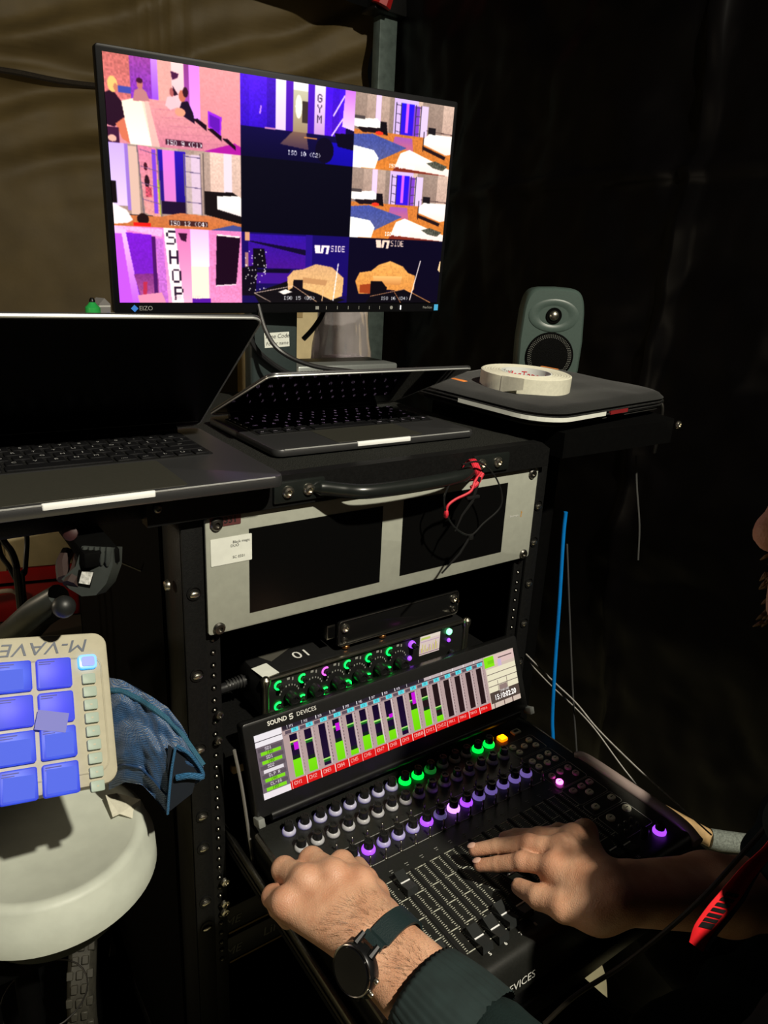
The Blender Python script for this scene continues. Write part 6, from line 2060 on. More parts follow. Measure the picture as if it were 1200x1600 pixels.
# folded flap that opens toward the rack
m = MB(); A, B, Cc, D = bpnt(262, 1165, 0.728), bpnt(310, 1200, 0.735), bpnt(300, 1240, 0.738), bpnt(262, 1270, 0.735)
m.add([A, B, Cc, D, A + cf * 0.003, B + cf * 0.003, Cc + cf * 0.003, D + cf * 0.003], [(3, 2, 1, 0), (4, 5, 6, 7), (0, 1, 5, 4), (1, 2, 6, 5), (2, 3, 7, 6), (3, 0, 4, 7)]); put(m, 'flap_lining', mat('bag_lining', (0.004, 0.008, 0.016), 0.8), bag, smooth=False)
m = MB(); m.tube(spline([bpnt(276, 1165, 0.725), bpnt(298, 1180, 0.727), bpnt(316, 1205, 0.733), bpnt(317, 1216, 0.735)], 6), [0.0018] * 19, 8); m.tube(spline([bpnt(274, 1168, 0.725), bpnt(268, 1205, 0.726), bpnt(264, 1245, 0.73), bpnt(262, 1272, 0.735)], 6), [0.0014] * 19, 8)
m.tube(spline([bpnt(276, 1215, 0.729), bpnt(295, 1212, 0.729), bpnt(316, 1214, 0.733)], 6), [0.0032] * 13, 8); put(m, 'flap_hem', mat('blue_hem', (0.03, 0.14, 0.30), 0.5, bump=0.8, weave=300), bag)

# black sheet added over the floor to keep it dark
mb = MB(); mb.slab(1.25, 1.75, 0.006, 0.05, (0.0, 0.35, 0.0035), 4)
tag(mb.build('floor_dark_sheet', MATBLK), 'black sheet added on the floor under the rack to keep it dark', 'mat')

# ================================================================== CABLES ON THE RIGHT
mb = MB(); mb.tube(spline([at(884, 800, x=0.545), at(880, 840, x=0.545), at(874, 940, x=0.545), at(867, 1040, x=0.545), at(863, 1120, x=0.545), at(864, 1160, x=0.545), at(864, 1260, x=0.545)], 8), 0.0030, 10)
tag(mb.build('network_cable', mat('cable_blue', (0.0, 0.16, 0.52), 0.4, noise=0.1, nscale=60)), 'bright blue cable hanging down right of the rack', 'cable')
mb = MB(); mb.tube(spline([at(886, 850, x=0.56), at(890, 960, x=0.56), at(895, 1080, x=0.56), at(902, 1190, x=0.56), at(905, 1260, x=0.56)], 8), 0.0014, 8)
tag(mb.build('thin_cable', mat('cable_dark_grey', (0.04, 0.04, 0.04), 0.5)), 'thin dark cable hanging beside the bright blue cable', 'cable')
GC = mat('grey_cord', (0.32, 0.30, 0.28), 0.6, noise=0.2, nscale=200)
q1 = [(822, 1022), (862, 1062), (900, 1098), (935, 1140), (1000, 1204), (1060, 1258), (1112, 1305)]
q2 = [(822, 1030), (862, 1072), (898, 1105), (930, 1140), (970, 1195), (1008, 1243), (1022, 1262)]
mb = MB(); P = [at(u, v, x=0.55 + 0.003 * i) for i, (u, v) in enumerate(q1)]; mb.tube(spline(P, 6), 0.0012, 6); tag(mb.build('cord', GC), 'pale grey cord running from the rack to the wooden handle', 'cord', 'grey cords')
mb = MB(); P = [at(u, v, x=0.56 + 0.003 * i) for i, (u, v) in enumerate(q2)]; mb.tube(spline(P, 6), 0.0010, 6); tag(mb.build('cord', GC), 'pale grey cord dropping behind the pink lit edge of the console', 'cord', 'grey cords')
# wooden handled tool wrapped with grey cloth, right of console
wd = wthing('wooden_pole', 'wooden pole end wrapped in grey cloth tape right of the console', 'pole', tuple(at(1090, 1300, z=0.470)))
A = at(1040, 1272, z=0.485); B = at(1113, 1312, z=0.485); Cc = at(1180, 1320, z=0.475); D = at(1212, 1331, z=0.465)
mb = MB(); mb.tube([A + (A - B) * 1.2, A, B], [0.0145, 0.0145, 0.014], 10); put(mb, 'wood_end', mat('wood_pale', (0.55, 0.36, 0.17), 0.55, noise=0.3, nscale=50), wd)
mb = MB(); mb.tube([B - (B - A) * 0.05, B.lerp(Cc, 0.15), Cc, D], [0.0165, 0.0175, 0.0165, 0.016], 12); put(mb, 'cloth_wrap', mat('grey_cloth', (0.17, 0.19, 0.17), 0.85, noise=0.35, nscale=300, bump=0.5, bscale=500), wd)
# flat gaff strap hanging from the sleeve, dull hanging strap on black wall
mb = MB(); P = [at(994, 712, x=0.80), at(995, 760, x=0.80), at(999, 820, x=0.80), at(997, 875, x=0.80)]; mb.tube(spline(P, 6), 0.0016, 6); tag(mb.build('hanging_strap', mat('strap_grey', (0.05, 0.05, 0.048), 0.6)), 'thin grey strap hanging below the side shelf', 'strap')
# cable on the floor, seen under the console
f0 = at(930, 1478, z=0.008); f1 = at(1000, 1480, z=0.008)
mb = MB(); mb.tube(spline([f0 + (f0 - f1) * 3, f0, f0.lerp(f1, 0.5) + Vector((0, 0.01, 0)), f1, f1 + (f1 - f0) * 2], 6), 0.008, 8)
tag(mb.build('floor_cable', CABLE), 'black cable lying on the pale concrete floor', 'cable')
# wooden board standing in the dark at lower left
wb0 = Vector((-0.10, 0.76, 0.007))
wbd = thing('wooden_board', 'dark wooden board standing in shadow beside the knobbly wheel', 'board', T(wb0.x, wb0.y, 0.0) @ RZ(40))
mb = MB(); mb.box((0, 0, 0.17), (0.012, 0.26, 0.34), 0.002); mb.build('panel', mat('dark_wood', (0.06, 0.035, 0.015), 0.6, noise=0.3, nscale=20), wbd)
mb = MB(); mb.box((-0.0065, -0.128, 0.17), (0.002, 0.006, 0.34)); mb.build('pale_edge', mat('dull_yellow', (0.16, 0.13, 0.04), 0.6), wbd, False)

# ================================================================== PERSON
def surface_nets(field, h, origin):
    """closed surface of a sampled distance field (negative inside)"""
    f = field
    nx, ny, nz_ = f.shape
    s = f < 0
    c = [(i, j, k) for i in (0, 1) for j in (0, 1) for k in (0, 1)]
    cnt = np.zeros((nx - 1, ny - 1, nz_ - 1), np.int8)
    for i, j, k in c:
        cnt += s[i:nx - 1 + i, j:ny - 1 + j, k:nz_ - 1 + k]
    act = (cnt > 0) & (cnt < 8)
    idx = np.full(act.shape, -1, np.int64)
    cells = np.argwhere(act)
    idx[act] = np.arange(len(cells))
    pos = np.zeros((len(cells), 3))
    num = np.zeros(len(cells))
    for a in range(3):
        for o1 in (0, 1):
            for o2 in (0, 1):
                off0 = [0, 0, 0]
                oth = [q for q in range(3) if q != a]
                off0[oth[0]] = o1
                off0[oth[1]] = o2
                off1 = list(off0)
                off1[a] = 1
                A = f[cells[:, 0] + off0[0], cells[:, 1] + off0[1], cells[:, 2] + off0[2]]
                B = f[cells[:, 0] + off1[0], cells[:, 1] + off1[1], cells[:, 2] + off1[2]]
                m = (A < 0) != (B < 0)
                t = A[m] / (A[m] - B[m])
                p = np.tile(np.array(off0, float), (m.sum(), 1))
                p[:, a] = t
                pos[m] += p
                num[m] += 1
    V = (cells + pos / num[:, None]) * h + origin
    quads = []
    for a in range(3):
        b, d = [q for q in range(3) if q != a]
        sl0 = [slice(None)] * 3
        sl1 = [slice(None)] * 3
        sl0[a] = slice(0, -1)
        sl1[a] = slice(1, None)
        s0 = s[tuple(sl0)]
        s1 = s[tuple(sl1)]
        e = np.argwhere(s0 != s1)
        ok = (e[:, b] > 0) & (e[:, d] > 0) & (e[:, b] < f.shape[b] - 1) & (e[:, d] < f.shape[d] - 1)
        e = e[ok]
        def cell(db, dd):
            q = e.copy()
            q[:, b] += db
            q[:, d] += dd
            return idx[q[:, 0], q[:, 1], q[:, 2]]
        q = np.stack([cell(-1, -1), cell(0, -1), cell(0, 0), cell(-1, 0)], 1)
        flip = s0[e[:, 0], e[:, 1], e[:, 2]]
        if a == 1:
            flip = ~flip
        q[~flip] = q[~flip][:, ::-1]
        quads.append(q)
    Q = np.concatenate(quads)
    return V, Q


def smin(a, b, k):
    if k <= 0:
        return np.minimum(a, b)
    h = np.clip(0.5 + 0.5 * (b - a) / k, 0, 1)
    return b * (1 - h) + a * h - k * h * (1 - h)


def sdf_field(prims, h, pad=0.006):
    """prims: (p0,p1,r0,r1,k[,op]) round cones, smooth-unioned in order; op 'cut' subtracts"""
    lo = np.min([np.minimum(np.array(p[0]) - p[2], np.array(p[1]) - p[3]) for p in prims], 0) - pad
    hi = np.max([np.maximum(np.array(p[0]) + p[2], np.array(p[1]) + p[3]) for p in prims], 0) + pad
    n = np.ceil((hi - lo) / h).astype(int) + 1
    F = np.full(n, 0.05, np.float32)
    ax = [lo[i] + np.arange(n[i]) * h for i in range(3)]
    for p in prims:
        p0, p1 = np.array(p[0], float), np.array(p[1], float)
        r0, r1, k = p[2], p[3], p[4]
        op = p[5] if len(p) > 5 else 'add'
        mg = k + 3 * h + 0.004
        a = np.maximum(((np.minimum(p0 - r0, p1 - r1) - mg - lo) / h).astype(int), 0)
        b = np.minimum(((np.maximum(p0 + r0, p1 + r1) + mg - lo) / h).astype(int) + 2, n)
        X = ax[0][a[0]:b[0], None, None]
        Y = ax[1][None, a[1]:b[1], None]
        Z = ax[2][None, None, a[2]:b[2]]
        d = p1 - p0
        L2 = max(d @ d, 1e-12)
        t = np.clip(((X - p0[0]) * d[0] + (Y - p0[1]) * d[1] + (Z - p0[2]) * d[2]) / L2, 0, 1)
        dist = np.sqrt((X - p0[0] - t * d[0]) ** 2 + (Y - p0[1] - t * d[1]) ** 2 + (Z - p0[2] - t * d[2]) ** 2) - (r0 + (r1 - r0) * t)
        sub = F[a[0]:b[0], a[1]:b[1], a[2]:b[2]]
        if op == 'cut':
            F[a[0]:b[0], a[1]:b[1], a[2]:b[2]] = -smin(-sub, dist, k)
        else:
            F[a[0]:b[0], a[1]:b[1], a[2]:b[2]] = smin(sub, dist, k)
    return F, lo


def np_mesh(name, V, Q):
    me = bpy.data.meshes.new(name)
    me.vertices.add(len(V))
    me.vertices.foreach_set('co', np.asarray(V, np.float32).ravel())
    me.loops.add(len(Q) * 4)
    me.loops.foreach_set('vertex_index', np.asarray(Q, np.int32).ravel())
    me.polygons.add(len(Q))
    me.polygons.foreach_set('loop_start', np.arange(0, len(Q) * 4, 4, dtype=np.int32))
    me.update(calc_edges=True)
    return me


def v3(p):
    return np.array([p[0], p[1], p[2]], float)


def hand_prims(W, mcps, fingers, thumb, up, lat, elbow, fr=1.0, kn=0.0095):
    """W wrist centre; mcps 4 knuckles index..little; fingers: per finger [pip,dip,tip]; thumb [cmc,mcp,ip,tip]; up = back-of-hand normal"""
    P = []
    W = v3(W)
    up = v3(up) / np.linalg.norm(v3(up))
    lat = v3(lat) / np.linalg.norm(v3(lat))
    el = v3(elbow)
    ax_ = (W - el) / np.linalg.norm(W - el)
    # forearm: two bones side by side, flattened wrist, muscle towards the elbow
    mid = W * 0.45 + el * 0.55
    for s_ in (-1, 1):
        P.append((W + lat * s_ * 0.0125, mid + lat * s_ * 0.015, 0.0195, 0.027, 0.02))
        P.append((mid + lat * s_ * 0.015, el + lat * s_ * 0.008, 0.027, 0.030, 0.015))
    P.append((W + up * 0.004 - lat * 0.016 - ax_ * 0.012, W + up * 0.005 - lat * 0.016 - ax_ * 0.022, 0.013, 0.012, 0.012))      # ulna bump
    r_m = [0.0125, 0.0130, 0.0122, 0.0110]
    car = [0.012, 0.004, -0.005, -0.013]
    for i, M in enumerate(mcps):
        M = v3(M)
        C = W + lat * car[i] + ax_ * 0.012
        P.append((C, M - up * 0.004, 0.0165, r_m[i], 0.012))
        P.append((C - up * 0.010, M - up * 0.016, 0.0135, 0.0115, 0.012))       # palm flesh
    for i in range(3):                                                           # webbing between the knuckles
        A, B = v3(mcps[i]), v3(mcps[i + 1])
        P.append((A - up * 0.007, B - up * 0.007, 0.0095, 0.0095, 0.008))
    rad = [(0.0107, 0.0098, 0.0085, 0.0072), (0.0112, 0.0102, 0.0088, 0.0074), (0.0105, 0.0096, 0.0083, 0.0070), (0.0092, 0.0084, 0.0073, 0.0062)]
    for i, (M, f) in enumerate(zip(mcps, fingers)):
        M = v3(M)
        pip, dip, tip = [v3(q) for q in f]
        r = [q * fr for q in rad[i]]
        P.append((M - up * 0.002, pip, r[0], r[1], 0.004))
        P.append((M + up * 0.0008, M + up * 0.0009, kn, kn, 0.012))      # knuckle
        P.append((pip, dip, r[1] * 0.98, r[2], 0.0018))
        P.append((dip, tip, r[2], r[3], 0.0018))
        P.append((pip + up * 0.0012, pip + up * 0.0013, r[1] * 0.98, r[1] * 0.98, 0.004))
    cmc, tm, ti, tt = [v3(q) for q in thumb]
    P.append((cmc, tm, 0.0170, 0.0135, 0.014))
    P.append((tm, ti, 0.0122, 0.0112, 0.006))
    P.append((ti, tt, 0.0112, 0.0086, 0.004))
    P.append((cmc, (v3(mcps[0]) + W) / 2 - up * 0.008, 0.0165, 0.0135, 0.016))  # thenar / web
    return P


# ---- left hand (with the watch), gripping knobs at the left of the console
LW = Vector((0.0345, -0.287, 0.823))
LE = Vector((0.085, -0.550, 0.795))
l_mcp = [at(562, 1378, z=0.834), at(520, 1366, z=0.840), at(477, 1374, z=0.836), at(446, 1408, z=0.823)]
l_pip = [at(534, 1350, z=0.826), at(487, 1345, z=0.824), at(444, 1359, z=0.816), at(427, 1401, z=0.806)]
def curl(p, fw, dn, fw2, dn2):
    d_ = Vector(p) + Vector((fw[0], fw[1], -dn)); t_ = d_ + Vector((fw2[0], fw2[1], -dn2)); return [p, d_, t_]


l_f = [curl(l_pip[0], (0.004, 0.006), 0.024, (0.0, -0.010), 0.016), curl(l_pip[1], (0.004, 0.008), 0.026, (0.003, -0.010), 0.018),
       curl(l_pip[2], (0.005, 0.004), 0.026, (0.006, -0.010), 0.016), curl(l_pip[3], (0.006, 0.002), 0.020, (0.006, -0.008), 0.012)]
l_th = [LW + Vector((0.020, 0.020, -0.010)), LW + Vector((0.040, 0.060, -0.022)), at(572, 1375, z=0.800), at(560, 1352, z=0.786)]
LUP = (Vector((-0.25, -0.15, 0.95)))
LLAT = Vector((0.93, -0.10, 0.25))
PL = hand_prims(LW, l_mcp, l_f, l_th, LUP, LLAT, LE, 1.22, 0.0098)

# ---- right hand, resting over the faders, fingers to the left
RWr = at(966, 1396, z=0.834)
RE = at(1235, 1395, z=0.775)
r_mcp = [at(868, 1352, z=0.828), at(882, 1322, z=0.834), at(898, 1306, z=0.830), at(915, 1298, z=0.820)]
r_f = [[at(816, 1346, z=0.813), at(778, 1350, z=0.796), at(750, 1352, z=0.786)],
       [at(826, 1319, z=0.820), at(777, 1322, z=0.802), at(742, 1328, z=0.789)],
       [at(842, 1307, z=0.812), at(806, 1306, z=0.797), at(788, 1309, z=0.787)],
       [at(872, 1299, z=0.802), at(848, 1302, z=0.788), at(835, 1306, z=0.780)]]
r_th = [at(932, 1424, z=0.824), at(882, 1418, z=0.815), at(842, 1402, z=0.803), at(812, 1386, z=0.792)]
ra = (RWr - RE).normalized()
RLAT = Vector((-0.35, -0.90, 0.1))
RUP = Vector((0.05, -0.10, 0.99))
PR = hand_prims(RWr, r_mcp, r_f, r_th, RUP, RLAT, RE, 0.93)

# ---- head, neck, shoulders
NT = at(1181, 836, d=0.48)
fdir = Vector((-0.80, 0.56, -0.02)).normalized()
fside = fdir.cross(Vector((0, 0, 1))).normalized()        # person's right
fup = fside.cross(fdir)
HC = NT - fdir * 0.119 + fup * 0.026


def hp3(f, s_, u): return HC + fdir * f + fside * s_ + fup * u


NB = Vector((0.335, -0.585, 1.070))
SHL, SHR = Vector((0.175, -0.655, 1.03)), Vector((0.505, -0.505, 1.03))
PB = []
PB.append((hp3(-0.022, 0, 0.035), hp3(0.018, 0, 0.040), 0.082, 0.076, 0.03))              # skull
PB.append((hp3(0.045, 0, 0.048), hp3(0.05, 0, 0.02), 0.052, 0.052, 0.03))                # forehead, mid face
PB.append((hp3(0.045, 0, -0.02), hp3(0.062, 0, -0.055), 0.048, 0.034, 0.03))             # jaw
PB.append((hp3(0.074, 0, -0.075), hp3(0.078, 0, -0.080), 0.022, 0.020, 0.02))            # chin
PB.append((hp3(0.090, 0, 0.025), hp3(0.109, 0, -0.022), 0.0085, 0.0105, 0.012))          # nose ridge
PB.append((hp3(0.108, 0, -0.026), hp3(0.107, 0, -0.027), 0.0110, 0.0110, 0.006))         # nose tip
for s_ in (-1, 1):
    PB.append((hp3(0.098, s_ * 0.011, -0.030), hp3(0.098, s_ * 0.0112, -0.030), 0.0078, 0.0078, 0.006))   # nostril wings
    PB.append((hp3(0.085, s_ * 0.032, 0.030), hp3(0.085, s_ * 0.033, 0.030), 0.013, 0.013, 0.006))        # eyelids
    PB.append((hp3(0.088, s_ * 0.018, 0.046), hp3(0.082, s_ * 0.044, 0.044), 0.010, 0.008, 0.012))        # brow
    PB.append((hp3(0.066, s_ * 0.046, -0.006), hp3(0.066, s_ * 0.047, -0.006), 0.020, 0.020, 0.02))       # cheek
    PB.append((hp3(-0.012, s_ * 0.078, 0.030), hp3(-0.004, s_ * 0.080, -0.012), 0.013, 0.008, 0.006))     # ear
PB.append((hp3(0.086, -0.018, -0.050), hp3(0.086, 0.018, -0.050), 0.0085, 0.0085, 0.008))  # lips
PB.append((hp3(0.084, -0.014, -0.060), hp3(0.084, 0.014, -0.060), 0.0085, 0.0085, 0.008))
PB.append((hp3(-0.03, 0, -0.03), NB + Vector((0, 0, -0.01)), 0.056, 0.062, 0.04))          # neck
PB.append((NB + Vector((-0.08, -0.05, -0.03)), NB + Vector((0.10, 0.03, -0.03)), 0.050, 0.050, 0.03))
for S in (SHL, SHR):
    PB.append((NB + (S - NB) * 0.4, S, 0.062, 0.058, 0.05))
CH = NB + Vector((-0.01, 0.0, -0.16))
PV = Vector((0.375, -0.680, 0.60))
PB.append((CH + Vector((-0.050, -0.055, 0)), CH + Vector((0.10, 0.0, 0)), 0.082, 0.082, 0.03))
PB.append((CH + Vector((0.02, -0.03, -0.05)), PV + Vector((0.01, 0, 0)), 0.098, 0.110, 0.03))
PB.append((PV + Vector((-0.09, -0.035, 0)), PV + Vector((0.09, 0.035, 0)), 0.105, 0.105, 0.03))
for S, E_ in ((SHL, LE), (SHR, RE)):
    PB.append((S, E_, 0.046, 0.034, 0.02))
KNL, KNR = Vector((0.270, -0.245, 0.545)), Vector((0.61, -0.18, 0.540))
for s_, K_ in ((-1, KNL), (1, KNR)):
    H_ = PV + Vector((s_ * 0.10, s_ * 0.035, -0.02))
    PB.append((H_, K_, 0.085, 0.060, 0.04))
    A_ = Vector((K_.x + 0.03, K_.y - 0.10, 0.09))
    PB.append((K_, A_, 0.055, 0.042, 0.02))
    PB.append((A_ + Vector((0, 0, -0.045)), A_ + Vector((-0.05, 0.13, -0.052)), 0.040, 0.036, 0.02))

Vs, Qs, off = [], [], 0
for prims, hh in ((PL, 0.0016), (PR, 0.0016), (PB, 0.0045)):
    F_, lo_ = sdf_field(prims, hh)
    V_, Q_ = surface_nets(F_, hh, lo_)
    Vs.append(V_); Qs.append(Q_ + off); off += len(V_)
V_all, Q_all = np.concatenate(Vs), np.concatenate(Qs)

person = thing('person', 'seated person in dark jacket with both hands on the fader console', 'person', T(PV.x, PV.y, 0))
INVM[person.name] = T(PV.x, PV.y, 0).inverted()


def skin_mat():
    m = bpy.data.materials.new('skin')
    m.use_nodes = True
    nt = m.node_tree; b = nt.nodes['Principled BSDF']
    tcn = nt.nodes.new('ShaderNodeTexCoord')
    n1 = nt.nodes.new('ShaderNodeTexNoise'); n1.inputs['Scale'].default_value = 45; n1.inputs['Detail'].default_value = 4
    nt.links.new(tcn.outputs['Object'], n1.inputs['Vector'])
    r1 = nt.nodes.new('ShaderNodeValToRGB')
    r1.color_ramp.elements[0].position = 0.3; r1.color_ramp.elements[0].color = (0.52, 0.255, 0.15, 1)
    r1.color_ramp.elements[1].position = 0.7; r1.color_ramp.elements[1].color = (0.66, 0.385, 0.25, 1)
    nt.links.new(n1.outputs['Fac'], r1.inputs['Fac'])
    at_ = nt.nodes.new('ShaderNodeAttribute'); at_.attribute_name = 'tint'
    mx = nt.nodes.new('ShaderNodeMix'); mx.data_type = 'RGBA'; mx.inputs['B'].default_value = (0.50, 0.18, 0.12, 1)
    nt.links.new(at_.outputs['Fac'], mx.inputs['Factor']); nt.links.new(r1.outputs['Color'], mx.inputs['A'])
    nt.links.new(mx.outputs['Result'], b.inputs['Base Color'])
    b.inputs['Roughness'].default_value = 0.52
    b.inputs['Subsurface Weight'].default_value = 0.15
    b.inputs['Subsurface Radius'].default_value = (0.004, 0.0016, 0.0008)
    # fine creases: stretched voronoi + noise
    vo = nt.nodes.new('ShaderNodeTexVoronoi'); vo.inputs['Scale'].default_value = 420; vo.feature = 'DISTANCE_TO_EDGE'
    nt.links.new(tcn.outputs['Object'], vo.inputs['Vector'])
    n2 = nt.nodes.new('ShaderNodeTexNoise'); n2.inputs['Scale'].default_value = 160; n2.inputs['Detail'].default_value = 6
    nt.links.new(tcn.outputs['Object'], n2.inputs['Vector'])
    ad = nt.nodes.new('ShaderNodeMath'); ad.operation = 'ADD'
    nt.links.new(vo.outputs['Distance'], ad.inputs[0]); nt.links.new(n2.outputs['Fac'], ad.inputs[1])
    bp = nt.nodes.new('ShaderNodeBump'); bp.inputs['Strength'].default_value = 0.45; bp.inputs['Distance'].default_value = 0.0009
    nt.links.new(ad.outputs[0], bp.inputs['Height']); nt.links.new(bp.outputs['Normal'], b.inputs['Normal'])
    return m


SKIN = skin_mat()
me = np_mesh('body', V_all, Q_all)
tint = np.zeros(len(V_all), np.float32)
for q, rr in [(p, 0.011) for p in l_pip] + [(p, 0.012) for p in l_mcp] + [(f[0], 0.010) for f in r_f] + [(f[2], 0.008) for f in r_f] + [(p, 0.012) for p in r_mcp] + [(NT, 0.02)]:
    dd = np.linalg.norm(V_all - v3(q), axis=1)
    tint = np.maximum(tint, 0.55 * np.exp(-(dd / rr) ** 2).astype(np.float32))
ta = me.attributes.new('tint', 'FLOAT', 'POINT'); ta.data.foreach_set('value', tint)
bodyo = link_mesh('body', me, SKIN, person, True, 180)
bodyo.matrix_basis = INVM[person.name]
# nails on the two right fingertips in view
for f in (r_f[0], r_f[1], r_th[2:]):
    tip, prev = Vector(f[-1]), Vector(f[-2])
    d_ = (tip - prev).normalized()
    upn = (Vector(RUP) - d_ * Vector(RUP).dot(d_)).normalized()
    m = MB(); m.sphere((0, 0, 0), 1.0, 14, (0.0052, 0.0044, 0.0016)); o = put(m, 'nail', mat('nail_pink', (0.62, 0.38, 0.30), 0.3), person, frame(tip + upn * 0.0064 + d_ * 0.0012, d_, z=upn))

# hair and beard: tufts over the skull and jaw
HAIR = mat('brown_hair', (0.07, 0.040, 0.016), 0.55, noise=0.4, nscale=200)
BEARD = mat('brown_beard', (0.20, 0.115, 0.035), 0.6, noise=0.5, nscale=400, bump=0.6, bscale=500)
hm = MB()
rr_ = random.Random(3)
for k in range(900):
    th = rr_.uniform(0, 2 * math.pi); ph = rr_.uniform(0, 1.35)
    n_ = Vector((math.sin(ph) * math.cos(th), math.sin(ph) * math.sin(th), math.cos(ph)))
    p = hp3(-0.005 + n_.x * 0.096, n_.y * 0.082, 0.040 + n_.z * 0.084)
    if n_.x > 0.5 and n_.z < 0.72:
        continue
    nn = (fdir * n_.x + fside * n_.y + fup * n_.z)
    t_ = (nn.cross(fside) + fside * rr_.uniform(-0.5, 0.5)).normalized()
    hm.tube([p - nn * 0.006, p + nn * 0.008 + t_ * 0.006, p + nn * 0.009 + t_ * 0.018], [0.0045, 0.004, 0.001], 5)
o = put(hm, 'hair', HAIR, person, angle=180); o['kind'] = 'stuff'
bm_ = MB()
for k in range(700):
    f_ = rr_.uniform(0.0, 0.088); s_ = rr_.uniform(-0.060, 0.060); u_ = rr_.uniform(-0.105, -0.035)
    lim = 0.060 * math.sqrt(max(0, 1 - (f_ / 0.104) ** 2)) + 0.008
    if abs(s_) > lim or (u_ > -0.048 and f_ > 0.075 and abs(s_) < 0.03):
        continue
    edge = math.hypot(f_ / 0.1, s_ / 0.06)
    if edge < 0.62 and u_ > -0.08:
        continue
    p = hp3(f_, s_, u_)
    d_ = (fdir * f_ * 8 + fside * s_ * 10 - fup * 1.0 + Vector((rr_.uniform(-.4, .4), rr_.uniform(-.4, .4), 0))).normalized()
    bm_.tube([p, p + d_ * 0.004, p + d_ * 0.008], [0.0016, 0.0014, 0.0004], 4)
o = put(bm_, 'beard', BEARD, person, angle=180); o['kind'] = 'stuff'
em_ = MB()
for s_ in (-1, 1):
    em_.sphere(tuple(hp3(0.0885, s_ * 0.032, 0.029)), 0.0105, 12)
put(em_, 'eyes', mat('eye_white', (0.7, 0.68, 0.62), 0.2), person)

# fine hairs on the left wrist and hand
ah = MB()
for k in range(1000):
    t = rr_.uniform(-0.45, 0.30)
    base = LW + (LW - LE).normalized() * (t * 0.12)
    an = rr_.uniform(-1.9, 1.9)
    r_loc = 0.0235 + 0.004 * max(0, -t)
    upv_ = LUP.normalized(); latv = LLAT.normalized()
    dirn = upv_ * math.cos(an) + latv * math.sin(an)
    rad_ = r_loc * math.cos(an) ** 2 + 0.032 * math.sin(an) ** 2 if abs(an) < 3 else r_loc
    p = base + dirn * (rad_ - 0.001)
    g = ((LW - LE).normalized() * 0.8 + latv * rr_.uniform(-0.9, 0.3) + dirn * 0.45).normalized()
    e_ = p + g * rr_.uniform(0.006, 0.011) + dirn * 0.001
    w_ = g.cross(dirn).normalized() * 0.00010
    ah.add([p - w_, p + w_, e_], [(0, 1, 2)])
o = put(ah, 'arm_hair', mat('arm_hair', (0.10, 0.05, 0.02), 0.5), person, smooth=False); o['kind'] = 'stuff'


# ---- jacket (sleeves + torso) and trousers as offset shells with folds
def folded(prims, h, amp, freq, seed):
    F_, lo_ = sdf_field(prims, h, 0.012)
    V_, Q_ = surface_nets(F_, h, lo_)
    # push along approximate normals with fold noise
    me_ = np_mesh('tmp', V_, Q_)
    nrm = np.zeros(len(V_) * 3, np.float32); me_.vertices.foreach_get('normal', nrm); nrm = nrm.reshape(-1, 3)
    bpy.data.meshes.remove(me_)
    dsp = np.array([amp * (0.7 * math.sin(freq * (p[0] * 0.9 + p[1] * 0.5 + p[2] * 1.3) + 3.5 * nz(p[0] * 7, p[1] * 7, p[2] * 7 + seed, 2)) + 0.6 * nz(p[0] * 22, p[1] * 22, p[2] * 22 + seed, 2)) for p in V_])
    return V_ + nrm * dsp[:, None], Q_


JK = mat('dark_green_jacket', (0.0075, 0.0165, 0.016), 0.9, noise=0.25, nscale=30, bump=0.35, bscale=700, spec=0.2)
ld = (LW - LE).normalized()
CUFF = LW - ld * 0.052
jp = [(CUFF - ld * 0.076, LE, 0.0430, 0.066, 0.03), (LE, SHL, 0.066, 0.075, 0.04), (RE + (SHR - RE) * 0.12, RE + (SHR - RE) * 0.3, 0.052, 0.056, 0.03), (RE + (SHR - RE) * 0.15, SHR, 0.055, 0.072, 0.04),
      (NB + (SHL - NB) * 0.35 + Vector((0, 0, -0.02)), SHL, 0.078, 0.075, 0.05), (NB + (SHR - NB) * 0.35 + Vector((0, 0, -0.02)), SHR, 0.078, 0.075, 0.05),
      (CH + Vector((-0.060, -0.055, 0)), CH + Vector((0.105, 0.0, 0)), 0.098, 0.098, 0.04), (CH + Vector((0.02, -0.03, -0.05)), PV + Vector((0.02, 0.02, 0.03)), 0.118, 0.130, 0.04),
      (NB + Vector((-0.07, -0.055, 0.045)), NB + Vector((0.09, 0.01, 0.045)), 0.062, 0.062, 0.04), (Vector((0.265, -0.530, 1.090)), Vector((0.300, -0.560, 1.130)), 0.045, 0.045, 0.01), (Vector((0.235, -0.525, 1.045)), Vector((0.265, -0.540, 1.07)), 0.042, 0.042, 0.01), (NB + Vector((0.0, -0.05, 0.06)), NB + Vector((0.05, -0.035, 0.075)), 0.070, 0.070, 0.04),  # collar and hood bulges added out of view to shade wrist and thumb
      (PV + Vector((-0.10, -0.02, 0.02)), PV + Vector((0.10, 0.05, 0.02)), 0.135, 0.135, 0.08), (Vector((0.335, -0.500, 0.665)), Vector((0.42, -0.49, 0.665)), 0.060, 0.060, 0.03), (Vector((0.275, -0.445, 0.675)), Vector((0.40, -0.475, 0.70)), 0.045, 0.055, 0.02)]
Vj, Qj = folded(jp, 0.0045, 0.0042, 75, 1)
jo = link_mesh('jacket', np_mesh('jacket', Vj, Qj), JK, person, True, 180); jo.matrix_basis = INVM[person.name]
jo['label'] = 'dark green sweatshirt'
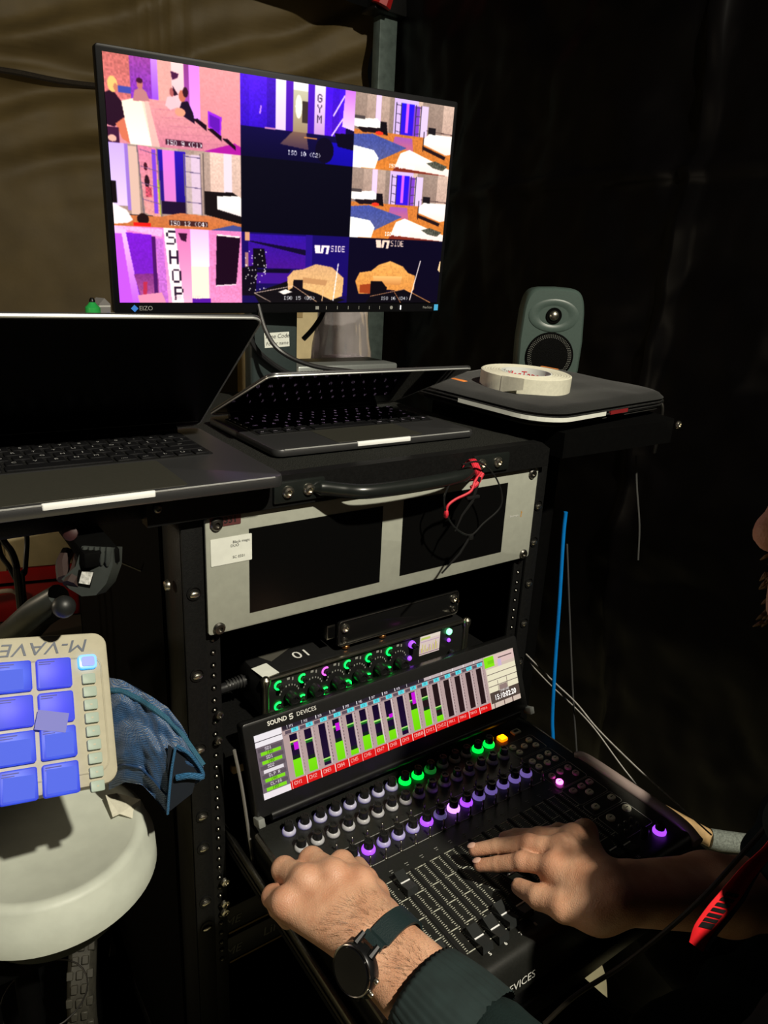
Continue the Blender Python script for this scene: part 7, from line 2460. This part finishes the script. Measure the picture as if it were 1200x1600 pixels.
# ribbed cuff on the left wrist
cm_ = MB(); nr = 120; nl = 12
bx = ld.cross(Vector((0, 0, 1))).normalized(); bz = bx.cross(ld)
for j in range(nl + 1):
    t = j / nl
    c_ = CUFF - ld * (0.060 * t)
    for k in range(nr):
        a = 2 * math.pi * k / nr
        r = (0.0375 + 0.0075 * t + 0.0007 * math.sin(a * 40) + (0.0015 * math.sin(t * math.pi))) * (1.0 if 0 < j else 0.975)
        e1 = 1.08
        cm_.v.append(tuple(c_ + bx * math.cos(a) * r * e1 + bz * math.sin(a) * r * 0.93))
for j in range(nl):
    for k in range(nr):
        k2 = (k + 1) % nr; cm_.f.append((j * nr + k, j * nr + k2, (j + 1) * nr + k2, (j + 1) * nr + k))
i0 = len(cm_.v)
for k in range(nr):
    a = 2 * math.pi * k / nr; cm_.v.append(tuple(CUFF - ld * 0.012 + bx * math.cos(a) * 0.031 + bz * math.sin(a) * 0.028))
for k in range(nr):
    k2 = (k + 1) % nr; cm_.f.append((k, i0 + k, i0 + k2, k2))
put(cm_, 'cuff', mat('jacket_rib', (0.010, 0.021, 0.021), 0.85, noise=0.2, nscale=60), person, angle=180, label='ribbed dark green cuff')
TRS = mat('black_trousers', (0.007, 0.007, 0.008), 0.85, noise=0.2, nscale=50, bump=0.3, bscale=500)
tp_ = []
for s_, K_ in ((-1, KNL), (1, KNR)):
    H_ = PV + Vector((s_ * 0.10, s_ * 0.035, -0.02)); A_ = Vector((K_.x + 0.03, K_.y - 0.10, 0.11))
    tp_ += [(H_, K_, 0.105, 0.078, 0.04), (K_, A_, 0.072, 0.058, 0.03)]
tp_.append((PV + Vector((-0.09, -0.035, -0.03)), PV + Vector((0.09, 0.035, -0.03)), 0.128, 0.128, 0.06))
Vt, Qt = folded(tp_, 0.006, 0.004, 60, 4)
to = link_mesh('trousers', np_mesh('trousers', Vt, Qt), TRS, person, True, 180); to.matrix_basis = INVM[person.name]
for K_ in (KNL, KNR):
    A_ = Vector((K_.x + 0.03, K_.y - 0.10, 0.0))
    m = MB(); m.slab(0.095, 0.27, 0.075, 0.042, (0, 0, 0.0375), 6, 0.02); put(m, 'shoe', RUBBER, person, T(A_.x - 0.025, A_.y + 0.06, 0.001) @ RZ(20))

# stool under the person
stl = thing('stool', 'black padded stool under the seated person', 'stool', T(PV.x, PV.y - 0.02, 0))
m = MB(); m.lathe([(0.165, 0.0), (0.175, 0.015), (0.170, 0.045), (0.14, 0.055)], 32); o = m.build('seat', RUBBER, stl); o.matrix_basis = T(0, 0, 0.395)
m = MB(); m.cyl((0, 0, 0.03), (0, 0, 0.40), 0.025); m.build('post', DARKSTEEL, stl)
for k in range(5):
    a = 2 * math.pi * k / 5
    m = MB(); m.tube([(0, 0, 0.05), (0.22 * math.cos(a), 0.22 * math.sin(a), 0.025)], [0.02, 0.014], 8); m.sphere((0.22 * math.cos(a), 0.22 * math.sin(a), 0.0215), 0.021, 10); m.build('leg', DARKSTEEL, stl)

# ---- watch on the left wrist
wn = Vector((-0.95, 0.10, 0.33)).normalized()
wax = ld                                           # along the forearm
wn = (wn - wax * wn.dot(wax)).normalized()
wtan = wn.cross(wax)
WCn = LW - ld * 0.010
wat = wthing('wristwatch', 'black round smartwatch with dark strap on the left wrist', 'watch', tuple(WCn))
WMx = frame(WCn + wn * 0.0345, wtan, y=wax)          # local z = outward normal
if (WMx.to_3x3() @ Vector((0, 0, 1))).dot(wn) < 0:
    WMx = frame(WCn + wn * 0.0345, -wtan, y=wax)
m = MB(); m.lathe([(0.0175, -0.004), (0.0200, -0.0015), (0.0205, 0.004), (0.0200, 0.0085), (0.0185, 0.0100)], 40, None, True, True); wc_ = put(m, 'case', mat('watch_case', (0.030, 0.030, 0.032), 0.28, 0.8), wat, WMx)
m = MB(); m.lathe([(0.0178, 0.0099), (0.0176, 0.0108)], 40); m.build('dial_glass', GLOSSBLK, wc_)
m = MB(); m.tube([(0.0192 * math.cos(t * math.pi / 24), 0.0192 * math.sin(t * math.pi / 24), 0.0096) for t in range(49)], 0.0008, 6, False); m.build('bezel_ring', mat('bezel_steel', (0.30, 0.28, 0.26), 0.25, 1.0), wc_)
for sgn in (1, -1):
    for s2 in (-1, 1):
        m = MB(); m.tube([(sgn * 0.018, s2 * 0.0085, 0.004), (sgn * 0.0255, s2 * 0.0085, -0.003)], [0.0035, 0.0026], 8); m.build('lug', mat('watch_case', (0, 0, 0)), wc_)
for k, yy in enumerate((-0.007, 0.007)):
    m = MB(); m.lathe([(0.0022, 0), (0.0024, 0.0025), (0.0018, 0.0035)], 12, T(0, 0, 0)); o = m.build('crown', STEEL, wc_); o.matrix_basis = T(math.copysign(0.0, 1) + yy * 0.9, -0.0200, 0.004) @ RX(90)
sm = MB(); ns = 56
hw = 0.0100
for k in range(ns + 1):
    a = math.radians(34) + (2 * math.pi - math.radians(68)) * k / ns
    rr2 = 0.0335
    # wrist is wider along LLAT
    dirn = wn * math.cos(a) + wtan * math.sin(a)
    la = abs(dirn.dot(LLAT.normalized()))
    rr2 = 0.0268 + 0.0085 * la ** 1.5
    if abs(a - math.pi) > 2.35:
        rr2 = max(rr2, 0.0335)
    for (dx, dr) in ((-hw, 0.0), (hw, 0.0), (hw, 0.0026), (-hw, 0.0026)):
        sm.v.append(tuple(WCn + dirn * (rr2 + dr) + wax * dx))
for k in range(ns):
    for i in range(4):
        j = (i + 1) % 4; sm.f.append((k * 4 + i, k * 4 + j, (k + 1) * 4 + j, (k + 1) * 4 + i))
sm.f.append((3, 2, 1, 0)); sm.f.append(tuple(ns * 4 + i for i in range(4)))
put(sm, 'strap', mat('watch_strap', (0.010, 0.022, 0.024), 0.45, bump=0.2, bscale=900), wat, angle=50)

# ---- red and navy lanyard across the chest, headphone cable
lan = wthing('lanyard', 'red lanyard with black print and navy edge hanging from the seated person', 'lanyard', tuple(at(1130, 1420, d=0.56)))
lp_ = [(1235, 1285, 0.530), (1200, 1330, 0.528), (1170, 1362, 0.526), (1145, 1395, 0.525), (1120, 1425, 0.525), (1098, 1455, 0.525), (1088, 1480, 0.525)]
wds = [26, 27, 36, 44, 46, 44, 38]
mA_, mB2 = MB(), MB()
ctrl = spline([at(*p[:2], d=p[2]) for p in lp_], 5)
wid = np.interp(np.linspace(0, 6, len(ctrl)), range(7), wds)
sd = (Vector(CM[0]) * 0.62 + Vector(-CM[1]) * -0.55 + Vector(CM[2]) * 0.35).normalized()
for mbx, o0, o1, dz in ((mA_, -0.5, 0.5, 0.0), (mB2, 0.45, 1.25, 0.004)):
    for i, p in enumerate(ctrl):
        w = wid[i] / F_PX * 0.57
        a = p + sd * w * o0 + cf * dz; b = p + sd * w * o1 + cf * (dz * 2.5)
        mbx.v += [tuple(a), tuple(b), tuple(a + cf * 0.0008), tuple(b + cf * 0.0008)]
    for i in range(len(ctrl) - 1):
        q = 4 * i
        mbx.f += [(q, q + 4, q + 5, q + 1), (q + 2, q + 3, q + 7, q + 6), (q, q + 2, q + 6, q + 4), (q + 1, q + 5, q + 7, q + 3)]
band_ = put(mA_, 'red_band', mat('lanyard_red', (0.85, 0.012, 0.020), 0.6), lan, angle=180)
put(mB2, 'navy_band', mat('lanyard_navy', (0.008, 0.010, 0.06), 0.7), lan, angle=180)
pm2 = MB()
for (a0, b0, wdt) in ((0.50, 0.0, 1), (0.545, 0, 1), (0.59, 0, 1), (0.635, 0, 1), (0.68, 0, 1), (0.72, 0, 1), (0.755, 0, 1.6)):
    i = a0 * (len(ctrl) - 1); k = int(i); p = ctrl[k].lerp(ctrl[min(k + 1, len(ctrl) - 1)], i - k); tdir = (ctrl[k + 1] - ctrl[k]).normalized()
    w = wid[k] / F_PX * 0.57
    c0 = p - cf * 0.0006 - sd * w * 0.30 + tdir * 0.002; c1 = p - cf * 0.0006 + sd * w * 0.30 - tdir * 0.002
    pm2.quad(c0, c0 + tdir * 0.003 * wdt, c1 + tdir * 0.003 * wdt, c1)
put(pm2, 'print_marks', BLACKPRINT, lan, smooth=False)
mb = MB(); P = [at(u, v, d=dd) for u, v, dd in ((1240, 1225, 0.60), (1200, 1288, 0.61), (1150, 1345, 0.62), (1100, 1400, 0.63), (1040, 1455, 0.64), (970, 1510, 0.645), (900, 1555, 0.645), (850, 1600, 0.645))]
mb.tube(spline(P, 6), 0.0021, 8)
tag(mb.build('headphone_cable', mat('cable_olive', (0.016, 0.012, 0.007), 0.6, noise=0.2, nscale=100)), 'dark cable running diagonally past the red lanyard to the lower left', 'cable')
